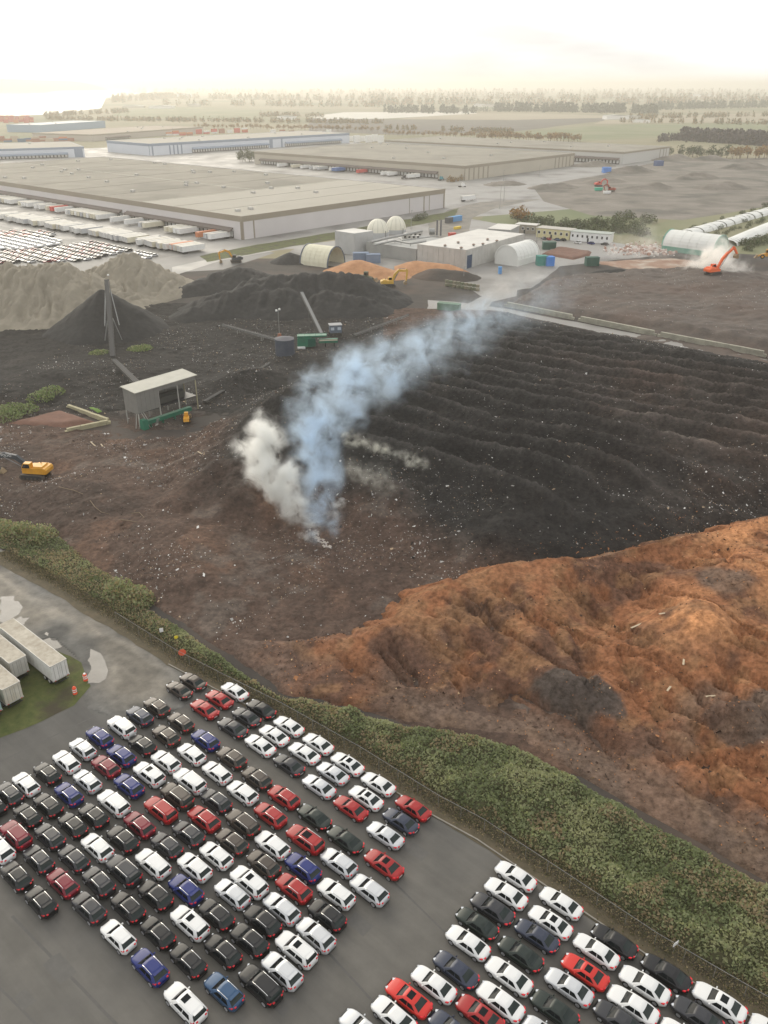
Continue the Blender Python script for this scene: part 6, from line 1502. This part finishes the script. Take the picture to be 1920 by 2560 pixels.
# long covered aeration rows
for k, (p0, p1) in enumerate([((1030, 462), (1690, 278)), ((1395, 500), (1720, 368))]):
    a_, b_ = G(*r5(*p0)), G(*r5(*p1))
    t = thing('covered_windrow', ['long white covered windrow behind the hooped store', 'white covered windrow running from the end of the hooped store'][k], 'windrow', (a_.x, a_.y, .02)); d = b_ - a_; L = d.length; ux = d.normalized(); uy = Vector((-ux.y, ux.x, 0)); nb = 24
    for q in range(nb):
        m = MB(); vs = []
        for x in (L * q / nb, L * (q + 1) / nb - .3):
            for i in range(7):
                th = PI * i / 6; wv = 1 + .05 * math.sin(q * 2.1 + x); vs.append(ux * x - uy * math.cos(th) * 5.5 * wv + Vector((0, 0, 3.0 * math.sin(th) * wv)))
        m.add(vs, [(i, i + 7, i + 8, i + 1) for i in range(6)]); m.build('cover_sheet', M_wfab, t)
# offices
def office(label, a, b, depth, H, m, rm, nwin, name='office_building'):
    d = b - a; L = d.length; az = math.atan2(d.y, d.x)
    t = thing(name, label, 'building', (a.x, a.y, .02), az)
    MB().box((L / 2, depth / 2, H / 2), (L, depth, H)).build('wall', m, t); MB().box((L / 2, depth / 2, H + .12), (L + .8, depth + .8, .24)).build('roof', rm, t)
    for i in range(nwin):
        x = L * (i + .5) / nwin
        w_ = MB().box((x, -.04, H * .58), (L / nwin * .45, .1, H * .36)).build('window', M_white, t); MB().box((x, -.1, H * .58), (L / nwin * .36, .04, H * .28)).build('pane', M_glassd, w_)
    MB().box((L * .46, -.05, 1.05), (1.0, .1, 2.1)).build('door', M_dark, t)
office('yellow walled office row with dark windows behind parked cars', G(*r5(155, 447)), G(*r5(370, 468)), 9, 5.2, mat('yellow_wall', (.62, .56, .32), rough=.8), mat('office_roof', (.42, .40, .35)), 6)
office('white portable office row beside the yellow walled office', G(*r5(375, 470)), G(*r5(628, 492)), 8, 5.0, M_white, mat('green_grey_roof', (.35, .38, .34)), 8)
office('small grey flat roofed block at the corner of the pale hall', G(*r4(1500, 470)), G(*r4(1640, 480)), 20, 6.5, mat('grey_office', (.34, .34, .33)), M_proof, 3)
office('dark timber cabin row below the green bank', G(*r5(20, 420)), G(*r5(150, 430)), 7, 5.0, mat('timber_cabin', (.30, .27, .22)), M_proof, 4)
for k, (x, y, c) in enumerate([(205, 462, 'slate'), (235, 466, 'red'), (290, 470, 'steel_blue'), (330, 472, 'charcoal'), (425, 490, 'white'), (510, 494, 'blue'), (600, 500, 'black')]):
    p = G(*r5(x, y)); o = link('office_car', MINI['car'], None, (p.x, p.y, .03), R(100 + 5 * k)); o.material_slots[0].link = 'OBJECT'; o.material_slots[0].material = PAINT[c]; tag(o, 'small ' + CNAME[c] + ' car parked in front of the offices', 'car', 'cars at the offices')
# bins and tanks
def bin_(p, s, m, label, rz=0):
    t = thing('waste_container', label, 'container', (p.x, p.y, .03), rz); MB().box((0, 0, s[2] / 2), s).build('body', m, t); MB().box((0, 0, s[2] + .1), (s[0] + .15, s[1] + .15, .2)).build('lid', m, t)
    for i in range(4): MB().box((-s[0] / 2 + s[0] * (i + .5) / 4, -s[1] / 2 - .05, s[2] / 2), (.15, .1, s[2] * .9)).build('rib', m, t)
M_bb = mat('bin_blue', (.10, .20, .36)); M_bg = mat('bin_green', (.06, .24, .20)); M_sb = mat('bin_steel_blue', (.17, .22, .30))
bin_(G(*r4(680, 605)), (8, 4, 4.2), M_sb, 'steel blue covered skip container beside the process building', .1); bin_(G(*r4(760, 612)), (7, 4, 4.0), M_sb, 'steel blue covered skip container next to the chip pile', .1)
bin_(G(*r5(190, 630)), (5, 4, 4.5), M_bg, 'green waste container beside the white tent building', .2); bin_(G(*r5(240, 632)), (4, 4, 4.2), mat('bin_bright_blue', (.05, .20, .55)), 'bright blue waste container beside the white tent building', .2)
bin_(G(*r5(515, 632)), (6.5, 3.5, 4.0), mat('bin_dark_green', (.04, .10, .075)), 'dark green waste container on the wet yard', .1); bin_(G(*r4(1580, 685)), (1.6, 1.6, 3.0), mat('toilet_blue', (.12, .32, .62)), 'pale blue portable cabin near the roller door')
bin_(G(*r5(220, 525)), (4, 4, 3.6), mat('bin_dark_green', (0, 0, 0)), 'dark green container beside the brown mulch bed'); bin_(G(*r5(260, 520)), (3.6, 3.6, 3.2), mat('bin_dark_green', (0, 0, 0)), 'low dark green container by the yellow walled office')
bin_(G(*r4(1290, 345)), (11, 2.8, 3.0), mat('weigh_blue', (.12, .30, .55)), 'blue container at the weighbridge island', R(45)); bin_(G(*r4(1250, 355)), (5, 2.8, 3.2), mat('grey_dark', (.12, .12, .12)), 'dark grey container at the weighbridge island', R(45))
bin_(G(*r4(1270, 445)), (4, 2.6, 2.0), M_redd, 'red machine on the yard behind the process roof', .4); bin_(G(*r4(1305, 395)), (6, 1.6, 1.2), mat('barrier_yellow', (.7, .5, .05)), 'yellow barrier box at the weighbridge', R(50))
bin_(G(*rb(960, 435)), (8, 6, 5), mat('rub_blue', (.08, .22, .55)), 'blue container on the rubble field edge', .1); bin_(G(*rb(1185, 405)), (9, 6, 5), mat('rub_navy', (.06, .10, .22)), 'navy container beside the white sheets on the rubble field', .4)
bin_(G(*r8(45, 112)), (9, 3, 2.6), mat('skip_dull_green', (.10, .18, .11)), 'dull green open container beside the wet road', R(-20))
# stacked pallets of baled plastic near the pale hall
for k in range(18):
    x, y = 1235 + (k % 9) * 25, 745 + (k % 9) * 4 - (k // 9) * 5
    p = G(*r4(x, y + 20)); o = MB().box((0, 0, .6), (1.5, 1.2, 1.15), 0, 0, .95).build('plastic_bale', mat('bale_%d' % (k % 3), [(.26, .25, .17), (.20, .22, .14), (.32, .28, .20)][k % 3], (.12, .12, .08), 2, rough=.8)); o.location = (p.x, p.y, .03 + (k // 9) * 1.2); o.rotation_euler.z = .2 + random.uniform(-.1, .1)
    tag(o, 'compressed plastic bale in the row before the pale hall', 'bale', 'plastic bales')
# lamp posts and poles
for (r_, x, y, yt) in [(r4, 1005, 395, 275), (r5, 155, 540, 345), (r4, 1345, 725, 640), (r4, 1580, 265, 110), (r4, 1605, 225, 70), (rb, 515, 480, 425), (rb, 670, 455, 405)]:
    p = G(*r_(x, y)); H_ = ZAT(p.y, r_(x, yt)[1]); t = thing('lamp_post', {r4: 'slender grey lamp post on the plant yard roads', r5: 'bare utility pole beside the brown mulch bed', rb: 'slender lamp post along the tan warehouse road'}[r_], 'lamp post', (p.x, p.y, 0), 0, 'lamp posts'); MB().tube((0, 0, 0), (0, 0, H_), .18, 8, 0, .1).build('pole', M_metal, t); MB().box((.5, 0, H_), (1.2, .3, .15)).build('lamp_head', M_metal, t); MB().tube((0, 0, 0), (0, 0, .6), .35, 8).build('base', M_conc, t)
# ------------------------------------------------------------------ trees, woods, hills
def leafset(nm, cols): return [mat(nm + '_%d' % i, c, rough=.8) for i, c in enumerate(cols)]
L_aut = leafset('autumn_leaf', [(.26, .13, .035), (.33, .19, .06), (.19, .11, .04), (.22, .17, .06)]); L_grn = leafset('tree_leaf', [(.05, .07, .025), (.075, .095, .035), (.10, .11, .045)]); L_dk = leafset('conifer_leaf', [(.03, .045, .028), (.045, .06, .035), (.06, .07, .045)])
M_trunk = mat('bark', (.12, .09, .065), rough=.9)
def tree_proto(kind, mats, seed):
    r_ = np.random.default_rng(seed); n = 170
    if kind == 'round':
        cl = r_.normal(size=(7, 3)) * np.array([.24, .24, .16]) + np.array([0, 0, .62]); k = r_.integers(0, 7, n); c = cl[k] + r_.normal(size=(n, 3)) * .12; c[:, 2] = np.clip(c[:, 2], .15, 1.05)
    elif kind == 'spire':
        h = r_.random(n) ** .8; rad = .19 * (1.02 - h) + .015; th = r_.uniform(0, 2 * PI, n); c = np.stack([rad * np.cos(th) * r_.uniform(.4, 1.1, n), rad * np.sin(th) * r_.uniform(.4, 1.1, n), .06 + h * .94], 1)
    else:
        th = r_.uniform(0, 2 * PI, n); rd = .5 * np.sqrt(r_.random(n)); c = np.stack([rd * np.cos(th), rd * np.sin(th), .05 + r_.random(n) * .75 * np.sqrt(np.clip(1 - (rd / .52) ** 2, .03, 1))], 1)
    me = quads_mesh('crown', c, .5, r_.uniform(.05, .10, n), mats, r_.integers(0, len(mats), n))
    tm = MB().tube((0, 0, -.02), (0, 0, .55), .028, 6, 0, .012)
    for q in range(3): tm.tube((0, 0, .3 + .06 * q), (.18 * math.cos(q * 2.1), .18 * math.sin(q * 2.1), .62), .012, 5, 0, .005)
    return me, tm.mesh('trunk', M_trunk)
PROT = {'autumn': [tree_proto('round', L_aut, s) for s in (1, 2, 3)], 'green': [tree_proto('round', L_grn, s) for s in (4, 5)], 'conifer': [tree_proto('spire', L_dk, s) for s in (6, 7)], 'bush': [tree_proto('bush', L_grn, s) for s in (8, 9)], 'autbush': [tree_proto('bush', L_aut, s) for s in (10, 11)]}
def tree(p, kind, h, name, label, group):
    t = thing(name, label, 'tree' if 'bush' not in kind else 'shrub', (p.x, p.y, 0), random.uniform(0, 6.28), group); cr_, tr_ = random.choice(PROT[kind]); t.scale = (h * random.uniform(.85, 1.2), h * random.uniform(.85, 1.2), h)
    link('crown', cr_, t); link('trunk', tr_, t)
def row(r, a, b, n, kind, h, name, label, group, jit=6):
    for i in range(n):
        f = (i + random.random() * .8) / n; x = a[0] + (b[0] - a[0]) * f; y = a[1] + (b[1] - a[1]) * f
        p = G(*r(x, y)); p.y += random.uniform(-jit, jit) * 2; tree(p, kind, h * random.uniform(.7, 1.15), name, label, group)
row(rb, (395, 292), (860, 303), 34, 'autumn', 13, 'autumn_tree', 'golden brown tree in the row behind the tan and pale warehouses', 'autumn trees behind the warehouses')
row(rb, (1490, 375), (1700, 372), 13, 'autumn', 15, 'autumn_tree', 'rusty orange tree standing at the edge of the rubble field', 'autumn trees at the rubble field')
row(rb, (1225, 362), (1480, 372), 14, 'green', 12, 'roadside_tree', 'dull green tree beyond the end of the pale grey warehouse', 'green trees past the pale warehouse')
row(rb, (0, 272), (400, 285), 26, 'autumn', 10, 'autumn_tree', 'straw coloured tree in the belt behind the tan warehouse', 'straw coloured trees')
row(ra, (830, 243), (1640, 258), 50, 'autumn', 11, 'autumn_tree', 'brown brushy tree in the belt beyond the blue and white warehouse', 'brown trees beyond the containers')
row(ra, (1040, 385), (1105, 388), 7, 'green', 13, 'yard_tree', 'dull green tree in the yard at the end of the tan warehouse', 'trees in the warehouse yard')
row(rb, (280, 472), (335, 468), 5, 'autbush', 7, 'brown_shrub', 'brown leafless shrub at the corner of the tan warehouse', 'shrubs at the tan warehouse')
row(r5, (20, 345), (860, 425), 46, 'bush', 6.5, 'bank_shrub', 'dark green shrub on the bank behind the offices', 'shrubs on the bank', 9)
row(r5, (560, 400), (860, 330), 20, 'bush', 7, 'bank_shrub', 'dark green shrub on the bank behind the offices', 'shrubs on the bank', 12)
row(r5, (20, 345), (80, 345), 3, 'autumn', 10, 'autumn_tree', 'small orange tree on the bank behind the timber cabins', 'orange trees on the bank')
row(r5, (1120, 440), (1700, 250), 30, 'bush', 4, 'meadow_shrub', 'grey green shrub beside the covered windrows', 'shrubs beside the covered windrows', 7)
row(r5, (1250, 460), (1700, 335), 16, 'bush', 3.5, 'meadow_shrub', 'grey green shrub beside the covered windrows', 'shrubs beside the covered windrows', 4)
row(r5, (1480, 520), (1700, 470), 14, 'bush', 6, 'meadow_shrub', 'grey green shrub beside the covered windrows', 'shrubs beside the covered windrows', 6)
row(r4, (1020, 345), (1100, 325), 4, 'bush', 6, 'verge_shrub', 'round green shrub on the bank of the vast warehouse', 'shrubs at the vast warehouse', 2)

def wood(name, label, bands, mats):
    """far woods: many clumps of leaves, one mass"""
    P_, S_ = [], []
    for r, x0, y0, x1, y1, n, h, dens in bands:
        f = rng.random(n); x = x0 + (x1 - x0) * f; y = y0 + (y1 - y0) * f + rng.normal(0, 2.6, n)
        for i in range(n):
            if vnoise(np.array([x[i] / 14.]), np.array([y[i] * .0 + y0]), 3)[0] < dens: continue
            p = G(*r(x[i], y[i])); hh = h * rng.uniform(.25, .95)
            q = rng.normal(size=(16, 3)) * np.array([hh * .22, hh * .22, 0]); q[:, 2] = rng.random(16) * hh
            q[:, :2] *= (1.15 - q[:, 2:3] / hh) 
            P_.append(q + np.array([p.x, p.y, 0])); S_.append(np.full(16, hh * .16))
    P_ = np.concatenate(P_); S_ = np.concatenate(S_)
    tag(link(name, quads_mesh(name, P_, .4, S_, mats, rng.integers(0, len(mats), len(P_)))), label, 'wood', kind='stuff')
wood('conifer_wood', 'dark far off conifer wood across the plain', [(rb, 480, 165, 1180, 176, 900, 30, .22), (rb, 0, 172, 400, 176, 420, 24, .2), (rb, 1180, 160, 1659, 150, 500, 28, .25), (rb, 300, 168, 700, 168, 200, 14, .0)], L_dk)
wood('far_woodland', 'pale hazy far off woodland below the horizon', [(rb, -100, 140, 1700, 135, 900, 34, .3), (rb, -100, 112, 1700, 118, 900, 40, .3), (rb, -100, 92, 1700, 95, 700, 55, .3), (ra, 520, 110, 1659, 125, 700, 38, .35), (ra, 560, 85, 1659, 95, 500, 50, .3), (ra, 700, 140, 1659, 150, 500, 26, .45), (ra, 480, 130, 760, 110, 250, 40, .3)], L_grn + L_aut)
wood('far_brushwood', 'brown brushwood belts beyond the warehouses', [(ra, 200, 205, 1659, 222, 1500, 11, .25), (ra, 190, 190, 560, 172, 500, 14, .3), (rb, 0, 245, 560, 262, 700, 9, .35), (rb, 1000, 215, 1659, 225, 600, 12, .4), (rb, 1060, 200, 1659, 190, 500, 14, .35), (ra, 1120, 190, 1400, 192, 300, 12, .2)], L_aut + L_grn)
wood('dark_thicket', 'dark purple brown thicket beyond the rubble field', [(rb, 1280, 292, 1700, 318, 1100, 20, .05), (rb, 1180, 300, 1320, 285, 200, 12, .2)], leafset('thicket', [(.075, .06, .065), (.06, .055, .055), (.09, .07, .06)]))
# far small buildings and sheds on the plain
for k, (r, x, y, w_, h_, m) in enumerate([(rb, 1000, 205, 60, 9, M_white), (rb, 1060, 203, 50, 7, M_f1), (rb, 410, 150, 40, 10, M_white), (rb, 455, 152, 60, 9, M_f1), (rb, 1370, 108, 160, 16, M_white), (ra, 700, 158, 90, 9, M_white), (ra, 790, 108, 120, 22, M_bwall), (ra, 840, 150, 50, 9, M_f1), (ra, 580, 155, 80, 8, M_f1), (rb, 1590, 112, 90, 12, M_white), (rb, 1110, 218, 40, 6, M_white), (ra, 1240, 205, 50, 7, M_white)]):
    p = G(*r(x, y)); t = thing('far_shed', ['pale', 'white'][m is M_white] + ' far off shed on the plain below the woods', 'building', (p.x, p.y, 0), random.uniform(-.2, .2), 'far sheds on the plain')
    MB().box((0, 0, h_ / 2), (w_, w_ * .5, h_)).build('wall', m, t); MB().side_prism([(-w_ / 2 - 1, h_), (w_ / 2 + 1, h_), (0, h_ * 1.25)], -w_ * .26, w_ * .26).build('roof', M_groof, t)
# hills over the river
def hills(name, x0, x1, Y, hh, seed, dep=2500):
    def f(X, Y_): return hh * np.clip(1.15 - ((X - (x0 + x1) / 2) / ((x1 - x0) / 2)) ** 8, 0, 1) * (.75 + .5 * fbm(X, Y_, 2200, 4, seed)) * np.clip((Y_ - (Y - dep / 2)) / 500, 0, 1) - 2
    tag(hfield(name, x0, x1, Y - dep / 2 - 60, Y + dep / 2, 110, f, mat('hill_wood', (.06, .075, .035), (.11, .11, .05), .004, rough=.95)), kind='structure')
hills('wooded_hill', -9400, -3830, 11600, 128, 3)
hills('far_hills', -9000, 16000, 24500, 130, 9, 3000)

# ------------------------------------------------------------------ smoke and steam
def smoke(name, label, blobs, colr, dens, nscale, thr=.35, soft=.5, aniso=.2, nk=1.0):
    """blobs: (x, y, z, r, k). One closed hull round them, filled with turbulent smoke"""
    import bmesh
    bm = bmesh.new()
    for x, y, z, r_, k in blobs:
        bmesh.ops.create_icosphere(bm, subdivisions=2, radius=r_ * 1.55, matrix=Matrix.Translation((x, y, z)))
    me = bpy.data.meshes.new(name); bm.to_mesh(me); bm.free()
    o = link(name, me)
    rm_ = o.modifiers.new('remesh', 'REMESH'); rm_.mode = 'VOXEL'; rm_.voxel_size = min(b[3] for b in blobs) * .35
    me2 = bpy.data.meshes.new_from_object(o.evaluated_get(bpy.context.evaluated_depsgraph_get())); o.modifiers.clear(); o.data = me2
    m = bpy.data.materials.new(name); m.use_nodes = True; n = m.node_tree.nodes; l = m.node_tree.links; n.clear()
    out = n.new('ShaderNodeOutputMaterial'); v = n.new('ShaderNodeVolumePrincipled'); l.new(v.outputs[0], out.inputs['Volume'])
    v.inputs['Color'].default_value = col(colr); v.inputs['Anisotropy'].default_value = aniso
    g = n.new('ShaderNodeNewGeometry')
    nz = n.new('ShaderNodeTexNoise'); nz.inputs['Scale'].default_value = nscale; nz.inputs['Detail'].default_value = 6; nz.inputs['Roughness'].default_value = .66; nz.inputs['Distortion'].default_value = .6
    l.new(g.outputs['Position'], nz.inputs['Vector'])
    acc = None
    def math_(op, a, b=None, c_=None):
        q = n.new('ShaderNodeMath'); q.operation = op
        for i, s in enumerate((a, b, c_)):
            if s is None: continue
            if isinstance(s, (int, float)): q.inputs[i].default_value = s
            else: l.new(s, q.inputs[i])
        return q.outputs[0]
    # billows: the place is shifted by turbulence before the distance to the column is taken
    rmean = sum(b_[3] for b_ in blobs) / len(blobs)
    nw = n.new('ShaderNodeTexNoise'); nw.inputs['Scale'].default_value = .55 / rmean; nw.inputs['Detail'].default_value = 5; nw.inputs['Roughness'].default_value = .6
    l.new(g.outputs['Position'], nw.inputs['Vector'])
    s1 = n.new('ShaderNodeVectorMath'); s1.operation = 'SUBTRACT'; l.new(nw.outputs['Color'], s1.inputs[0]); s1.inputs[1].default_value = (.5, .5, .5)
    s2 = n.new('ShaderNodeVectorMath'); s2.operation = 'SCALE'; l.new(s1.outputs[0], s2.inputs[0]); s2.inputs['Scale'].default_value = rmean * 3.0 * nk
    s3 = n.new('ShaderNodeVectorMath'); s3.operation = 'ADD'; l.new(g.outputs['Position'], s3.inputs[0]); l.new(s2.outputs[0], s3.inputs[1])
    for x, y, z, r_, k in blobs:
        d = n.new('ShaderNodeVectorMath'); d.operation = 'DISTANCE'; l.new(s3.outputs[0], d.inputs[0]); d.inputs[1].default_value = (x, y, z)
        q = math_('DIVIDE', d.outputs['Value'], r_ * 1.25); q = math_('SUBTRACT', 1.0, q); q = math_('MAXIMUM', q, 0.0); q = math_('MULTIPLY', q, q); q = math_('MULTIPLY', q, k)
        acc = q if acc is None else math_('ADD', acc, q)
    mr = n.new('ShaderNodeMapRange'); mr.inputs['From Min'].default_value = .43; mr.inputs['From Max'].default_value = .64; l.new(nz.outputs['Fac'], mr.inputs[0])
    mr.inputs['To Min'].default_value = .0; mr.inputs['To Max'].default_value = 1.0
    f = math_('MULTIPLY', math_('MULTIPLY', acc, mr.outputs[0]), dens * 2.0)
    l.new(f, v.inputs['Density'])
    me2.materials.clear(); me2.materials.append(m)
    return tag(o, label, 'smoke', kind='stuff')
def on_heap(px, py, rpx, k, up=.6):
    """a wisp sitting where the line of sight meets the heaps"""
    Y = np.arange(100.0, 330.0, .5); q = [AT(px, py, y_) for y_ in Y]
    z_ = np.array([p.z for p in q]); h_ = HT(np.array([p.x for p in q]), Y); i = int(np.argmax(z_ <= h_)); p = q[i]
    return (p.x, p.y - .8, float(h_[i]) + up, rpx * math.hypot(p.y, CAM_H - p.z) / FPX, k)
def bl(px, py, Y, rpx, k=1.0):
    p = AT(px, py, Y); return (p.x, p.y, p.z, rpx * math.hypot(Y, CAM_H - p.z) / FPX, k)
smoke('smoke_plume', 'blue smoke plume rising from the burning compost and drifting over the windrows',
      [bl(808, 1325, 142, 38, 1.3), bl(805, 1265, 144, 60, 1.4), bl(795, 1195, 147, 68, 1.4), bl(780, 1120, 150, 76, 1.1), bl(775, 1065, 153, 80, 1.2), bl(850, 1025, 158, 66, .7), bl(800, 975, 163, 62, .8), bl(880, 945, 170, 84, 1.1), bl(970, 915, 180, 88, 1), bl(1060, 880, 192, 84, .7), bl(1150, 835, 206, 80, .45), bl(1240, 795, 222, 80, .25), bl(1330, 755, 240, 80, .13), bl(1400, 720, 258, 70, .07)],
      (.74, .87, 1.0), .40, .23, aniso=.45, thr=.22, soft=.55, nk=1.0)
smoke('steam_cloud', 'cream white steam billowing up the slope beside the blue smoke',
      [bl(770, 1318, 142, 30, 1), bl(735, 1270, 144, 42, 1), bl(700, 1215, 147, 46, 1), bl(658, 1170, 150, 52, 1), bl(640, 1120, 153, 54, .9), bl(660, 1085, 156, 48, .7), bl(715, 1190, 148, 40, .8), bl(838, 1275, 143, 26, .8)],
      (1.0, 1.0, .98), 2.2, .34, aniso=.5, thr=.25, soft=.5)
smoke('steam_wisp', 'thin yellow white steam wisps along the crest of the compost',
      [on_heap(868 + 13.5 * i, 1098 + 5.0 * i + 3 * math.sin(i * 1.7), 19 + 3 * math.sin(i * 2.3), .34 + .16 * math.sin(i * 1.1)) for i in range(15)] + [on_heap(885, 1180, 34, .16), on_heap(915, 1195, 40, .14), on_heap(950, 1205, 42, .12), on_heap(975, 1230, 40, .08)],
      (1.0, .98, .88), 1.0, .6, nk=.9)
smoke('steam_heap', 'white steam bursting from the heap behind the orange excavator', [bl(1790, 685, 392, 56, 1.2), bl(1755, 665, 396, 44, 1), bl(1835, 692, 390, 42, 1), bl(1800, 630, 402, 34, .8)], (1, .98, .94), .9, .16, nk=.5)
smoke('steam_drift', 'pale steam drifting low over the wet yard and the crossing roads', [bl(1610, 625, 440, 60, .5), bl(1680, 615, 445, 50, .4), bl(1540, 625, 440, 50, .35), bl(1330, 690, 390, 60, .5), bl(1250, 725, 350, 50, .4)], (1, .97, .94), .10, .12, thr=.25, soft=.6)
# glowing embers are hidden in the smoke; the burnt streak below the fire is pale ash
ash = MB()
for k in range(40):
    f = k / 40; p = G(*(780 + 45 * f + random.uniform(-8, 8), 1325 + 40 * f + random.uniform(-6, 6)), 1.2); z = h1(p.x, p.y)
    ash.box((p.x, p.y, z + .12), (random.uniform(.3, .9), random.uniform(.15, .4), .16), random.uniform(0, 3), 0, .7)
tag(ash.build('ash_streak', mat('pale_ash', (.42, .36, .31), (.55, .50, .45), 2, rough=.95)), 'streak of pale ash at the foot of the smoke', 'ash', kind='stuff')

# ------------------------------------------------------------------ haze
hz_ = MB().box((0, 14800, 69.5), (50000, 30500, 143)).build('haze', [])
m = bpy.data.materials.new('haze_air'); m.use_nodes = True; n = m.node_tree.nodes; n.clear()
out = n.new('ShaderNodeOutputMaterial'); v = n.new('ShaderNodeVolumePrincipled'); m.node_tree.links.new(v.outputs[0], out.inputs['Volume'])
v.inputs['Color'].default_value = (.90, .87, .80, 1); v.inputs['Density'].default_value = .00017; v.inputs['Anisotropy'].default_value = .5
hz_.data.materials.append(m); tag(hz_, 'pale haze over the whole plain', 'haze', kind='stuff')
